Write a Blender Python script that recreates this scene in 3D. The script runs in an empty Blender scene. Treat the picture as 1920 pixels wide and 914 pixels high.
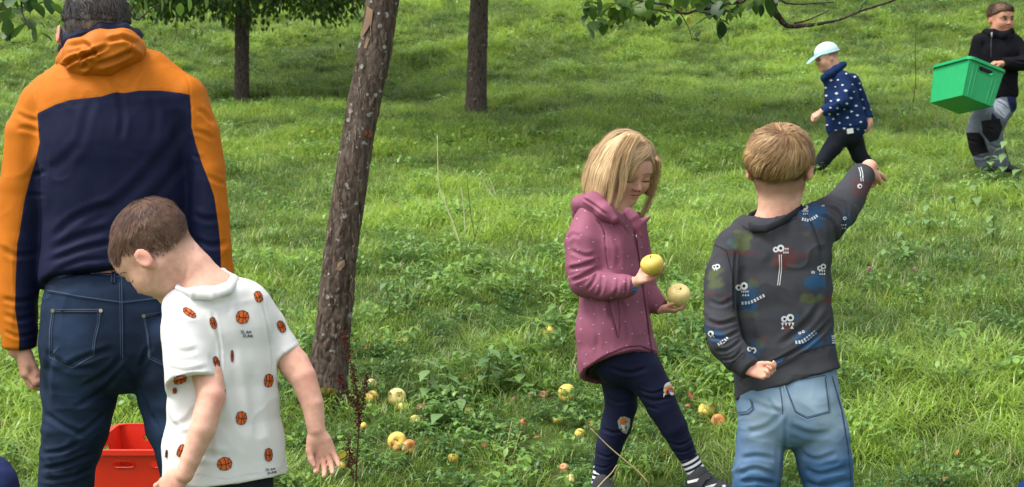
import bpy, bmesh, math, random
import numpy as np
from mathutils import Vector, Matrix
from mathutils.bvhtree import BVHTree

scene = bpy.context.scene
COL = scene.collection
rng = np.random.default_rng(11)
random.seed(5)

# ------------------------------------------------------------------ camera
FPX = 2900.0                       # focal length in pixels of the 1920 px wide photograph
CAM_H = 1.45
PITCH = math.atan((457 - 222) / FPX)
cam_d = bpy.data.cameras.new('camera')
cam = bpy.data.objects.new('camera', cam_d)
COL.objects.link(cam)
cam.location = (0, 0, CAM_H)
cam.rotation_euler = (math.pi / 2 - PITCH, 0, 0)
cam_d.sensor_width = 36.0
cam_d.lens = FPX / 1920 * 36.0
cam_d.clip_start = 0.05
cam_d.clip_end = 500
cam_d.dof.use_dof = True
cam_d.dof.focus_distance = 4.4
cam_d.dof.aperture_fstop = 11.0
scene.camera = cam

# ------------------------------------------------------------------ light: bright overcast
SUN_EL, SUN_AZ = math.radians(63), math.radians(-108)   # azimuth from +Y, clockwise
world = bpy.data.worlds.new('World')
scene.world = world
world.use_nodes = True
wn = world.node_tree
bg = wn.nodes['Background']
sky = wn.nodes.new('ShaderNodeTexSky')
sky.sky_type = 'NISHITA'
sky.sun_disc = False
sky.sun_elevation = SUN_EL
sky.sun_rotation = SUN_AZ
sky.air_density = 1.0
sky.dust_density = 4.0
sky.ozone_density = 1.0
hs = wn.nodes.new('ShaderNodeHueSaturation')
hs.inputs['Saturation'].default_value = 0.28
wn.links.new(sky.outputs[0], hs.inputs['Color'])
wn.links.new(hs.outputs[0], bg.inputs['Color'])
bg.inputs['Strength'].default_value = 0.15
sun_d = bpy.data.lights.new('sun', 'SUN')
sun_d.energy = 1.25
sun_d.angle = math.radians(22)
sun_d.color = (1.0, 0.95, 0.87)
sun = bpy.data.objects.new('sun', sun_d)
COL.objects.link(sun)
sd = Vector((math.sin(SUN_AZ) * math.cos(SUN_EL), math.cos(SUN_AZ) * math.cos(SUN_EL), math.sin(SUN_EL)))
sun.rotation_euler = sd.to_track_quat('Z', 'Y').to_euler()
sun.location = (0, 0, 30)
scene.view_settings.view_transform = 'Standard'
scene.view_settings.look = 'None'
scene.view_settings.gamma = 1
scene.view_settings.use_curve_mapping = False
scene.view_settings.exposure = 1.18
scene.cycles.max_bounces = 6
scene.cycles.transparent_max_bounces = 4

# ------------------------------------------------------------------ picture <-> world
_c, _s = math.cos(PITCH), math.sin(PITCH)
FWD = np.array([0, _c, -_s]); UPV = np.array([0, _s, _c]); CAMP = np.array([0, 0, CAM_H])

def P(px, py, D):
    """point seen at photo pixel (px, py), D metres along the view axis"""
    u, v = (px - 960) / FPX, (457 - py) / FPX
    return CAMP + D * (FWD + u * np.array([1.0, 0, 0]) + v * UPV)

def pix(X):
    d = np.asarray(X) - CAMP
    z = d @ FWD
    return np.stack([960 + FPX * d[..., 0] / z, 457 - FPX * (d @ UPV) / z], -1)

# ------------------------------------------------------------------ numpy noise
def _h(ix, iy, iz, seed):
    with np.errstate(over='ignore'):
        n = (ix.astype(np.uint32) * np.uint32(374761393) + iy.astype(np.uint32) * np.uint32(668265263)
             + iz.astype(np.uint32) * np.uint32(2246822519) + np.uint32(seed * 3266489917 & 0xffffffff))
        n = (n ^ (n >> np.uint32(13))) * np.uint32(1274126177)
        n = n ^ (n >> np.uint32(16))
    return (n & np.uint32(0xffff)).astype(np.float32) / 65535.0

def vnoise(Q, seed=0):
    """value noise, -1..1"""
    Q = np.asarray(Q, np.float32)
    i = np.floor(Q).astype(np.int64); f = (Q - i).astype(np.float32)
    f = f * f * (3 - 2 * f)
    r = 0
    for dx in (0, 1):
        wx = f[:, 0] if dx else 1 - f[:, 0]
        for dy in (0, 1):
            wy = f[:, 1] if dy else 1 - f[:, 1]
            for dz in (0, 1):
                wz = f[:, 2] if dz else 1 - f[:, 2]
                r = r + wx * wy * wz * _h(i[:, 0] + dx, i[:, 1] + dy, i[:, 2] + dz, seed)
    return r * 2 - 1

def fbm(Q, seed=0, octv=3):
    a, r, t = 1.0, 0, 0
    Q = np.asarray(Q, np.float32)
    for o in range(octv):
        r = r + a * vnoise(Q * (2.03 ** o), seed + o * 17); t += a; a *= 0.5
    return r / t

def n2(x, y, s, seed, octv=2):
    return fbm(np.stack([np.asarray(x) * s, np.asarray(y) * s, np.zeros_like(np.asarray(x, float))], -1).reshape(-1, 3), seed, octv).reshape(np.shape(x))

# ------------------------------------------------------------------ materials
def mat(name, col, rough=0.8, spec=0.3, bump=0.0, bscale=200.0, var=0.0, vscale=20.0, sheen=0.0, sss=0.0, metallic=0.0, stretch=None):
    m = bpy.data.materials.new(name); m.use_nodes = True
    nt = m.node_tree; b = nt.nodes['Principled BSDF']
    b.inputs['Base Color'].default_value = (*col, 1)
    b.inputs['Roughness'].default_value = rough
    b.inputs['Specular IOR Level'].default_value = spec * (.5 if rough >= .55 else 1)
    b.inputs['Metallic'].default_value = metallic
    if sheen:
        b.inputs['Sheen Weight'].default_value = sheen
    if sss:
        b.inputs['Subsurface Weight'].default_value = sss
        b.inputs['Subsurface Radius'].default_value = (0.012, 0.005, 0.003)
        b.inputs['Subsurface Scale'].default_value = 1.0
    tc = nt.nodes.new('ShaderNodeTexCoord')
    src = tc.outputs['Object']
    if stretch:
        mp = nt.nodes.new('ShaderNodeMapping'); mp.inputs['Scale'].default_value = stretch
        nt.links.new(src, mp.inputs[0]); src = mp.outputs[0]
    m['src'] = 0
    if var:
        n = nt.nodes.new('ShaderNodeTexNoise'); n.inputs['Scale'].default_value = vscale; n.inputs['Detail'].default_value = 4
        nt.links.new(src, n.inputs[0])
        r = nt.nodes.new('ShaderNodeMapRange'); r.inputs['To Min'].default_value = 1 - var; r.inputs['To Max'].default_value = 1 + var
        r.inputs['From Min'].default_value = 0.3; r.inputs['From Max'].default_value = 0.7
        nt.links.new(n.outputs[0], r.inputs[0])
        mx = nt.nodes.new('ShaderNodeMix'); mx.data_type = 'RGBA'; mx.blend_type = 'MULTIPLY'; mx.inputs[0].default_value = 1
        mx.inputs[6].default_value = (*col, 1)
        nt.links.new(r.outputs[0], mx.inputs[7])
        nt.links.new(mx.outputs[2], b.inputs['Base Color'])
    if bump:
        n = nt.nodes.new('ShaderNodeTexNoise'); n.inputs['Scale'].default_value = bscale; n.inputs['Detail'].default_value = 3
        nt.links.new(src, n.inputs[0])
        bp = nt.nodes.new('ShaderNodeBump'); bp.inputs['Strength'].default_value = bump; bp.inputs['Distance'].default_value = 0.004
        nt.links.new(n.outputs[0], bp.inputs['Height']); nt.links.new(bp.outputs[0], b.inputs['Normal'])
    return m

def colour_by(m, layers, fac=1.0):
    """layers: (attribute, colour, lo, hi): mix the colour in where the mesh attribute rises from lo to hi"""
    nt = m.node_tree; b = nt.nodes['Principled BSDF']
    inp = b.inputs['Base Color']
    prev = inp.links[0].from_socket if inp.links else None
    for attr, col, lo, hi in layers:
        a = nt.nodes.new('ShaderNodeAttribute'); a.attribute_name = attr
        r = nt.nodes.new('ShaderNodeMapRange'); r.inputs['From Min'].default_value = lo; r.inputs['From Max'].default_value = hi
        nt.links.new(a.outputs['Fac'], r.inputs[0])
        mx = nt.nodes.new('ShaderNodeMix'); mx.data_type = 'RGBA'
        nt.links.new(r.outputs[0], mx.inputs[0])
        if prev is None:
            mx.inputs[6].default_value = inp.default_value[:]
        else:
            nt.links.new(prev, mx.inputs[6])
        mx.inputs[7].default_value = (*col, 1)
        prev = mx.outputs[2]
    nt.links.new(prev, inp)
    return m

# ------------------------------------------------------------------ objects
def tag(o, label=None, cat=None, group=None, kind=None):
    if label: o['label'] = label
    if cat: o['category'] = cat
    if group: o['group'] = group
    if kind: o['kind'] = kind
    return o

def empty(name, loc, label, cat, group=None):
    o = bpy.data.objects.new(name, None); COL.objects.link(o)
    o.location = Vector([float(v) for v in loc]); o.empty_display_size = 0.1
    return tag(o, label, cat, group)

def mesh_obj(name, V, F, mats, parent=None, smooth=True, base=None, link=True, mi=None):
    V = np.asarray(V, np.float64)
    if parent is not None and base is None:
        b = parent
        while b.parent is not None: b = b.parent
        base = np.array(b.location)
    if base is not None: V = V - np.asarray(base)
    me = bpy.data.meshes.new(name)
    me.from_pydata(V.tolist(), [], F.tolist() if hasattr(F, 'tolist') else F)
    if not isinstance(mats, (list, tuple)): mats = [mats]
    for m in mats: me.materials.append(m)
    if mi is not None: me.polygons.foreach_set('material_index', np.asarray(mi, np.int32))
    me.polygons.foreach_set('use_smooth', [smooth] * len(me.polygons))
    me.update()
    o = bpy.data.objects.new(name, me)
    if link: COL.objects.link(o)
    if parent is not None: o.parent = parent
    elif base is not None: o.location = Vector([float(v) for v in base])
    return o

def set_attr(o, name, vals):
    a = o.data.attributes.new(name, 'FLOAT', 'POINT')
    a.data.foreach_set('value', np.ascontiguousarray(vals, np.float32))

def unit(v):
    v = np.asarray(v, float); return v / np.linalg.norm(v)

def catmull(pts, n=6):
    p = [np.asarray(q, float) for q in pts]
    p = [2 * p[0] - p[1]] + p + [2 * p[-1] - p[-2]]
    out = []
    for i in range(1, len(p) - 2):
        for k in range(n):
            t = k / n
            out.append(0.5 * (2 * p[i] + (p[i + 1] - p[i - 1]) * t + (2 * p[i - 1] - 5 * p[i] + 4 * p[i + 1] - p[i + 2]) * t * t
                              + (3 * p[i] - p[i - 1] - 3 * p[i + 1] + p[i + 2]) * t ** 3))
    out.append(p[-2])
    return np.array(out)

def tube_geo(path, radii, nseg=8, cap=True):
    path = np.asarray(path, float); radii = np.asarray(radii, float)
    n = len(path)
    T = np.gradient(path, axis=0); T /= np.linalg.norm(T, axis=1, keepdims=True) + 1e-12
    ref = np.array([0, 0, 1.0]) if abs(T[0, 2]) < 0.8 else np.array([1.0, 0, 0])
    A = np.cross(T, ref); A /= np.linalg.norm(A, axis=1, keepdims=True) + 1e-9
    B = np.cross(T, A)
    th = np.linspace(0, 2 * np.pi, nseg, endpoint=False)
    V = path[:, None] + radii[:, None, None] * (A[:, None] * np.cos(th)[None, :, None] + B[:, None] * np.sin(th)[None, :, None])
    V = V.reshape(-1, 3)
    i = np.arange(n - 1)[:, None] * nseg; j = np.arange(nseg)[None]; j2 = (j + 1) % nseg
    F = np.stack([i + j, i + j2, i + nseg + j2, i + nseg + j], -1).reshape(-1, 4).tolist()
    if cap:
        F.append(list(range(nseg))[::-1]); F.append([(n - 1) * nseg + k for k in range(nseg)])
    return V, F

class MB:
    """collects pieces into one mesh"""
    def __init__(s): s.V, s.F, s.M, s.n = [], [], [], 0
    def add(s, V, F, m=0):
        V = np.asarray(V, float)
        s.V.append(V); s.F += [[k + s.n for k in f] for f in F]; s.M += [m] * len(F); s.n += len(V)
    def tube(s, path, radii, nseg=8, m=0):
        if np.isscalar(radii): radii = [radii] * len(path)
        V, F = tube_geo(path, radii, nseg); s.add(V, F, m)
    def box(s, c, x, y, z, m=0):
        c, x, y, z = map(np.asarray, (c, x, y, z))
        V = [c + a * x + b * y + d * z for a in (-1, 1) for b in (-1, 1) for d in (-1, 1)]
        s.add(V, [[0, 1, 3, 2], [4, 6, 7, 5], [0, 4, 5, 1], [2, 3, 7, 6], [0, 2, 6, 4], [1, 5, 7, 3]], m)
    def build(s, name, mats, parent=None, smooth=True, base=None, link=True):
        return mesh_obj(name, np.concatenate(s.V), s.F, mats, parent, smooth, base, link, s.M)

# ------------------------------------------------------------------ distance-field modelling
def seg_d(Q, a, b, ra, rb, side, cap=(None, None), nexp=2.0):
    ab = b - a; L = np.linalg.norm(ab); w = ab / max(L, 1e-9)
    sv = side - w * (side @ w); sv = sv / (np.linalg.norm(sv) + 1e-9); nv = np.cross(w, sv)
    q = Q - a
    ax = q @ w
    t = np.clip(ax / max(L, 1e-9), 0, 1)
    r1 = ra[0] + (rb[0] - ra[0]) * t; r2 = ra[1] + (rb[1] - ra[1]) * t
    u = q @ sv; v = q @ nv; z = ax - t * L
    rm = np.minimum(r1, r2)
    rw = rm
    if cap[0]: rw = np.where(ax < 0, cap[0], rw)
    if cap[1]: rw = np.where(ax > L, cap[1], rw)
    if nexp == 2.0:
        k0 = np.sqrt((u / r1) ** 2 + (v / r2) ** 2 + (z / rw) ** 2)
        k1 = np.sqrt((u / r1 ** 2) ** 2 + (v / r2 ** 2) ** 2 + (z / rw ** 2) ** 2)
        return np.where(k1 > 1e-6, k0 * (k0 - 1) / np.maximum(k1, 1e-6), -rm)
    k0 = (np.abs(u / r1) ** nexp + np.abs(v / r2) ** nexp + np.abs(z / rw) ** nexp) ** (1 / nexp)
    return (k0 - 1) * rm

def smin(a, b, k):
    if k <= 0: return np.minimum(a, b)
    h = np.maximum(k - np.abs(a - b), 0) / k
    return np.minimum(a, b) - h * h * k * 0.25

class Shape:
    def __init__(s): s.ops = []
    # every op: (mode, k, centre, bound radius, function)
    def chain(s, pts, rad, side=None, k=0.01, ki=None, cap=(None, None), mode='add', nexp=2.0):
        pts = [np.asarray(p, float) for p in pts]
        rad = [(r, r) if np.isscalar(r) else r for r in rad]
        segs = []
        for i in range(len(pts) - 1):
            sd_ = side
            if sd_ is None:
                w = pts[i + 1] - pts[i]; sd_ = np.cross(w, (pts[i] - CAMP))
                if np.linalg.norm(sd_) < 1e-4 * np.linalg.norm(w): sd_ = np.array([1.0, 0, 0])
            elif isinstance(sd_, list): sd_ = sd_[i]
            segs.append((pts[i], pts[i + 1], rad[i], rad[i + 1], np.asarray(sd_, float),
                         (cap[0] if i == 0 else None, cap[1] if i == len(pts) - 2 else None)))
        A = np.array(pts); c = (A.min(0) + A.max(0)) / 2
        R = max(np.linalg.norm(p - c) + max(r) for p, r in zip(pts, rad))
        kk = ki if ki is not None else 0.10 * np.mean([min(r) for r in rad])
        def f(Q):
            d = None
            for (a, b, ra, rb, sv, cp) in segs:
                e = seg_d(Q, a, b, ra, rb, sv, cp, nexp)
                d = e if d is None else smin(d, e, kk)
            return d
        s.ops.append((mode, k, c, R, f)); return s
    def ell(s, c, r, axes=None, k=0.01, mode='add'):
        c = np.asarray(c, float); r = np.array([r] * 3 if np.isscalar(r) else r, float)
        A = np.eye(3) if axes is None else np.array(axes, float)
        def f(Q):
            q = (Q - c) @ A.T
            k0 = np.sqrt(((q / r) ** 2).sum(1)); k1 = np.sqrt(((q / r ** 2) ** 2).sum(1))
            return np.where(k1 > 1e-6, k0 * (k0 - 1) / np.maximum(k1, 1e-6), -r.min())
        s.ops.append((mode, k, c, r.max(), f)); return s
    def cut(s, o, n, k=0.004, near=None):
        """remove what lies on the n side of the plane (near: only within a ball)"""
        o = np.asarray(o, float); n = unit(n)
        def f(Q):
            d = (Q - o) @ n
            if near is not None:
                d = np.minimum(d, near[1] - np.linalg.norm(Q - np.asarray(near[0]), axis=1))
            return -d
        s.ops.append(('sub', k, o, 1e6, f)); return s
    def __call__(s, Q):
        Q = np.asarray(Q, float)
        d = np.full(len(Q), 10.0)
        for mode, k, c, R, f in s.ops:
            if R > 1e5:
                e = f(Q)
            else:
                dist = np.linalg.norm(Q - c, axis=1)
                m = dist < R + 0.05
                e = np.maximum(dist - R, 0.045)
                if m.any(): e[m] = f(Q[m])
            if mode == 'add': d = smin(d, e, k)
            else: d = -smin(-d, e, k)
        return d
    def bounds(s):
        lo = np.min([c - R for m, k, c, R, f in s.ops if m == 'add'], 0); hi = np.max([c + R for m, k, c, R, f in s.ops if m == 'add'], 0)
        return lo, hi
    def grad(s, Q, e=0.002):
        g = np.stack([s(Q + np.eye(3)[i] * e) - s(Q - np.eye(3)[i] * e) for i in range(3)], -1)
        return g / (np.linalg.norm(g, axis=1, keepdims=True) + 1e-9)

def surface_nets(fn, lo, hi, h, B=4):
    lo = np.asarray(lo) - 2 * h
    nb = np.ceil((np.asarray(hi) + 2 * h - lo) / (h * B)).astype(int) + 1
    # coarse pass
    ii = np.stack(np.meshgrid(*[np.arange(n) for n in nb], indexing='ij'), -1).reshape(-1, 3)
    ctr = lo + (ii + 0.5) * h * B - h * 0.5
    dc = fn(ctr)
    act = np.abs(dc) < h * B * 1.9
    D = np.repeat(np.repeat(np.repeat(np.where(dc < 0, -1.0, 1.0).reshape(nb).astype(np.float32), B, 0), B, 1), B, 2)
    loc = np.stack(np.meshgrid(*[np.arange(B)] * 3, indexing='ij'), -1).reshape(-1, 3)
    ai = ii[act]
    gi = (ai[:, None] * B + loc[None]).reshape(-1, 3)
    vals = np.empty(len(gi), np.float32)
    for c0 in range(0, len(gi), 400000):
        vals[c0:c0 + 400000] = fn(lo + gi[c0:c0 + 400000] * h)
    D[gi[:, 0], gi[:, 1], gi[:, 2]] = vals
    S = D < 0
    cnt = np.zeros([n - 1 for n in S.shape], np.int8)
    sl = lambda o, n: slice(o, n - 1 + o)
    for a in (0, 1):
        for b in (0, 1):
            for c in (0, 1):
                cnt += S[sl(a, S.shape[0]), sl(b, S.shape[1]), sl(c, S.shape[2])]
    cells = np.argwhere((cnt > 0) & (cnt < 8))
    idx = np.full(cnt.shape, -1, np.int32)
    idx[cells[:, 0], cells[:, 1], cells[:, 2]] = np.arange(len(cells))
    corners = [(a, b, c) for a in (0, 1) for b in (0, 1) for c in (0, 1)]
    cv = {o: D[cells[:, 0] + o[0], cells[:, 1] + o[1], cells[:, 2] + o[2]] for o in corners}
    acc = np.zeros((len(cells), 3)); num = np.zeros(len(cells))
    for o in corners:
        for ax in range(3):
            if o[ax] == 0:
                o2 = list(o); o2[ax] = 1; o2 = tuple(o2)
                a, b = cv[o], cv[o2]
                m = (a < 0) != (b < 0)
                t = np.where(m, a / np.where(m, a - b, 1), 0)
                pt = np.array(o, float)[None] + t[:, None] * np.eye(3)[ax][None]
                acc += pt * m[:, None]; num += m
    V = lo + (cells + acc / np.maximum(num, 1)[:, None]) * h
    F = []
    for ax in range(3):
        s0 = [slice(None)] * 3; s1 = [slice(None)] * 3
        s0[ax] = slice(0, -1); s1[ax] = slice(1, None)
        A, Bb = S[tuple(s0)], S[tuple(s1)]
        e = np.argwhere(A != Bb)
        o1, o2 = [k for k in range(3) if k != ax]
        e = e[(e[:, o1] > 0) & (e[:, o2] > 0) & (e[:, o1] < S.shape[o1] - 1) & (e[:, o2] < S.shape[o2] - 1)]
        def cid(d1, d2):
            q = e.copy(); q[:, o1] -= d1; q[:, o2] -= d2
            return idx[q[:, 0], q[:, 1], q[:, 2]]
        q = np.stack([cid(1, 1), cid(0, 1), cid(0, 0), cid(1, 0)], 1)
        flip = A[e[:, 0], e[:, 1], e[:, 2]]
        if ax == 1: flip = ~flip
        q[~flip] = q[~flip][:, ::-1]
        F.append(q)
    F = np.concatenate(F); F = F[(F >= 0).all(1)]
    return V, F

def lap(V, F, it=2, lam=0.5):
    E = np.concatenate([F[:, [0, 1]], F[:, [1, 2]], F[:, [2, 3]], F[:, [3, 0]]])
    n = np.bincount(E.ravel(), minlength=len(V)).astype(float)
    for k in range(it):
        for lm in (lam, -lam * 1.04):
            s = np.zeros_like(V)
            for c in range(3):
                s[:, c] = np.bincount(E[:, 0], V[E[:, 1], c], len(V)) + np.bincount(E[:, 1], V[E[:, 0], c], len(V))
            V = V + lm * (s / np.maximum(n, 1)[:, None] - V)
    return V

def normals(V, F):
    fn = np.cross(V[F[:, 2]] - V[F[:, 0]], V[F[:, 3]] - V[F[:, 1]])
    N = np.zeros_like(V)
    for k in range(4):
        for c in range(3): N[:, c] += np.bincount(F[:, k], fn[:, c], len(V))
    return N / (np.linalg.norm(N, axis=1, keepdims=True) + 1e-12)

def poly_dist(q, poly):
    """distance of pixel points to a polyline, and the side sign"""
    poly = np.asarray(poly, float); best = np.full(len(q), 1e9); sg = np.ones(len(q)); tt = np.zeros(len(q))
    n = len(poly) - 1
    for i in range(n):
        a, b = poly[i], poly[i + 1]; ab = b - a
        t = np.clip(((q - a) @ ab) / (ab @ ab + 1e-9), 0, 1)
        d = q - (a + t[:, None] * ab)
        dd = np.hypot(d[:, 0], d[:, 1]); m = dd < best
        best[m] = dd[m]; sg[m] = np.sign(ab[0] * d[:, 1] - ab[1] * d[:, 0])[m]; tt[m] = ((i + t) / n)[m]
    return best, sg, tt

def poly_in(q, poly):
    """signed distance in pixels to a polygon, positive inside"""
    poly = np.asarray(poly, float)
    d, _, _ = poly_dist(q, np.vstack([poly, poly[:1]]))
    ins = np.zeros(len(q), bool); n = len(poly)
    for i in range(n):
        x1, y1 = poly[i]; x2, y2 = poly[(i + 1) % n]
        c = ((y1 > q[:, 1]) != (y2 > q[:, 1])) & (q[:, 0] < (x2 - x1) * (q[:, 1] - y1) / (y2 - y1 + 1e-12) + x1)
        ins ^= c
    return np.where(ins, d, -d)

def build(name, sh, h, m, parent, smooth=2, folds=(), noise=(), attrs=None, skin=None, D=4.4, crease=()):
    """mesh a Shape; folds: (pixel polyline, width px, depth px); noise: (scale xyz, amplitude m, seed)"""
    lo, hi = sh.bounds()
    V, F = surface_nets(sh, lo, hi, h)
    V = lap(V, F, smooth)
    if len(folds) or len(noise) or len(crease):
        N = normals(V, F)
        dsp = np.zeros(len(V))
        for sc, amp, seed in noise:
            dsp += amp * fbm(V * np.asarray(sc), seed, 2)
        for sc, amp, seed in crease:                     # thin sharp creases between broad soft swells
            w_ = V + .02 * np.stack([vnoise(V * 9, seed + 1), vnoise(V * 9, seed + 2), vnoise(V * 9, seed + 3)], -1)
            a_ = 1 - np.abs(vnoise(w_ * np.asarray(sc), seed)); g_ = np.clip(vnoise(V * 7, seed + 9) + .45, 0, 1)
            dsp += 1.35 * amp * g_ * (a_ ** 5 - .25)
        if len(folds):
            q = pix(V); face = np.clip(-(N * unit(V.mean(0) - CAMP)).sum(1) * 2.5, 0, 1)
            for poly, w, amp in folds:
                c = catmull([np.array([*p, 0.0]) for p in poly], 5)[:, :2] if len(poly) > 2 else np.asarray(poly, float)
                lo_, hi_ = c.min(0) - 4 * w, c.max(0) + 4 * w
                k = np.nonzero((q[:, 0] > lo_[0]) & (q[:, 0] < hi_[0]) & (q[:, 1] > lo_[1]) & (q[:, 1] < hi_[1]) & (face > 0))[0]
                if not len(k): continue
                d, sg, t = poly_dist(q[k], c)
                x = d / (w * .8)
                tap = np.minimum(1, np.minimum(t, 1 - t) * 6 + 0.12)
                prof = -np.exp(-x * x) + 0.55 * np.exp(-((x - 1.7) / 0.9) ** 2)
                dsp[k] += amp * D / FPX * prof * tap * face[k]
        V = V + N * dsp[:, None]
    o = mesh_obj(name, V, F, m, parent)
    if attrs:
        q = pix(V)
        for an, fn_ in attrs.items(): set_attr(o, an, fn_(V, q))
    base = np.array(o.parent.location) if o.parent is not None else np.zeros(3)
    r = o
    while r.parent is not None: r = r.parent
    o_b = np.array(r.location)
    T = BVHTree.FromPolygons([tuple(v) for v in V.tolist()], F.tolist())
    o_info[o.name] = T
    return o
o_info = {}

def cast(T, px, py, off=0.0014):
    o = Vector(CAMP); d = Vector(P(px, py, 1.0) - CAMP).normalized()
    l, n, i, _ = T.ray_cast(o, d)
    if l is None: return None
    if n.dot(d) > 0: n = -n
    return np.array(l + n * off)

class Decal:
    """thin print, seam or stitch laid on a garment's visible side"""
    def __init__(s, T): s.T = T; s.mb = MB()
    def grid(s, pts, faces, m, off):
        pos = [cast(s.T, x, y, off) for x, y in pts]
        ok = [p is not None for p in pos]
        if sum(ok) < 3: return
        ctr = np.median([p for p in pos if p is not None], 0)
        for i, p in enumerate(pos):
            if p is not None and np.linalg.norm(p - ctr) > 0.35: ok[i] = False
        mp = {}; V = []
        for i, p in enumerate(pos):
            if ok[i]: mp[i] = len(V); V.append(p)
        F = []
        for f in faces:
            if all(ok[k] for k in f):
                e = [np.linalg.norm(pos[f[k]] - pos[f[k - 1]]) for k in range(len(f))]
                if max(e) < 0.05: F.append([mp[k] for k in f])
        if F: s.mb.add(V, F, m)
    def disc(s, cx, cy, rx, ry=None, rot=0, m=0, off=0.0014, n=14, rings=3, squash=None):
        ry = ry or rx
        pts = [(cx, cy)]; F = []
        ca, sa = math.cos(rot), math.sin(rot)
        for r in range(1, rings + 1):
            for k in range(n):
                a = 2 * math.pi * k / n; x, y = rx * r / rings * math.cos(a), ry * r / rings * math.sin(a)
                pts.append((cx + x * ca - y * sa, cy + x * sa + y * ca))
        for k in range(n):
            F.append([0, 1 + (k + 1) % n, 1 + k])
            for r in range(rings - 1):
                a, b = 1 + r * n + k, 1 + r * n + (k + 1) % n
                F.append([a, b, b + n, a + n])
        s.grid(pts, F, m, off)
    def stroke(s, poly, w, m=0, off=0.0018, step=2.5):
        p = np.asarray(poly, float)
        L = np.r_[0, np.cumsum(np.hypot(*np.diff(p, axis=0).T))]
        n = max(2, int(L[-1] / step) + 1); t = np.linspace(0, L[-1], n)
        x = np.interp(t, L, p[:, 0]); y = np.interp(t, L, p[:, 1])
        tx, ty = np.gradient(x), np.gradient(y); q = np.hypot(tx, ty) + 1e-9
        nx, ny = -ty / q * w / 2, tx / q * w / 2
        pts = [(x[i] + nx[i], y[i] + ny[i]) for i in range(n)] + [(x[i] - nx[i], y[i] - ny[i]) for i in range(n)]
        s.grid(pts, [[i, i + 1, n + i + 1, n + i] for i in range(n - 1)], m, off)
    def poly(s, pts, m=0, off=0.0016):
        c = np.mean(pts, 0); n = len(pts); rings = 3
        P_ = [tuple(c)]
        for r in range(1, rings + 1):
            P_ += [tuple(c + (np.asarray(q) - c) * r / rings) for q in pts]
        F = []
        for k in range(n):
            F.append([0, 1 + k, 1 + (k + 1) % n])
            for r in range(rings - 1):
                a, b = 1 + r * n + k, 1 + r * n + (k + 1) % n
                F.append([a, a + n, b + n, b])
        s.grid(P_, F, m, off)
    def done(s, name, mats, parent):
        if not s.mb.V: return None
        o = s.mb.build(name, mats, parent)
        if name not in ('basketball_print', 'belt_loop', 'rainbow_patch', 'bird_patch'): o['kind'] = 'stuff'
        return o
# ------------------------------------------------------------------ ground: meadow rising to a steep bank
_prof = [(-40, -1.55), (0, -1.52), (3.0, -1.45), (4.2, -1.33), (4.9, -1.21), (5.4, -1.14), (5.8, -1.06), (8, -0.80), (11.5, -0.53), (16, 0.06), (18.6, 0.30),
         (20.5, 0.62), (26, 2.15), (40, 6.4), (70, 14.0), (120, 20.0)]
_py = np.array([p[0] for p in _prof], float); _pz = np.array([p[1] for p in _prof], float) + CAM_H
_yy = np.linspace(-40, 120, 3201); _zz = np.interp(_yy, _py, _pz)
_kk = np.exp(-(np.arange(-12, 13) / 6.0) ** 2); _kk /= _kk.sum()
_zz = np.convolve(np.pad(_zz, 12, mode='edge'), _kk, mode='valid')

def gz(x, y, bumps=True):
    x = np.asarray(x, float); y = np.asarray(y, float)
    z = np.interp(y, _yy, _zz) + 0.03 * np.clip(x, -8, 8)
    if bumps:
        far = np.clip((y - 7) / 14, 0, 1)
        z = z + n2(x, y, 1.7, 3) * (0.025 + 0.06 * far) + n2(x, y, 0.5, 9) * 0.05 * far
    return z

def gz1(x, y): return float(gz(np.array([x]), np.array([y]))[0])

def on_ground(px, py):
    """where the view ray of a photo pixel meets the ground"""
    lo, hi = 2.0, 40.0
    for D in np.arange(3.0, 45, 0.05):
        q = P(px, py, D)
        if q[2] < gz1(q[0], q[1]): return np.array([q[0], q[1], gz1(q[0], q[1])]), D
    return q, D

def make_ground():
    u = np.linspace(-1, 1, 221); ys = np.concatenate([np.linspace(-38, 2.8, 24), np.linspace(3, 12, 130), np.linspace(12.15, 32, 130), np.geomspace(33, 118, 40)])
    xs = 2.2 * np.sinh(u * 4.4) / np.sinh(4.4) * 30
    X, Y = np.meshgrid(xs, ys)
    Z = gz(X, Y)
    V = np.stack([X, Y, Z], -1).reshape(-1, 3); nx = len(xs)
    i = np.arange(len(ys) - 1)[:, None] * nx + np.arange(nx - 1)[None]
    F = np.stack([i, i + 1, i + nx + 1, i + nx], -1).reshape(-1, 4)
    m = mat('earth_and_thatch', (0.045, 0.062, 0.018), 0.95, 0.1, bump=0.6, bscale=40)
    nt = m.node_tree; b = nt.nodes['Principled BSDF']
    n1 = nt.nodes.new('ShaderNodeTexNoise'); n1.inputs['Scale'].default_value = 9; n1.inputs['Detail'].default_value = 6
    tc = nt.nodes.new('ShaderNodeTexCoord'); nt.links.new(tc.outputs['Object'], n1.inputs[0])
    cr = nt.nodes.new('ShaderNodeValToRGB'); e = cr.color_ramp.elements
    e[0].position = 0.35; e[0].color = (0.03, 0.045, 0.012, 1); e[1].position = 0.62; e[1].color = (0.065, 0.105, 0.022, 1)
    x = cr.color_ramp.elements.new(0.75); x.color = (0.10, 0.085, 0.04, 1)
    nt.links.new(n1.outputs[0], cr.inputs[0]); nt.links.new(cr.outputs[0], b.inputs['Base Color'])
    o = mesh_obj('meadow_ground', V, F, m)
    tag(o, 'grassy meadow floor rising to a steep bank behind the children', 'ground', kind='structure')
    return o
make_ground()

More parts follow.
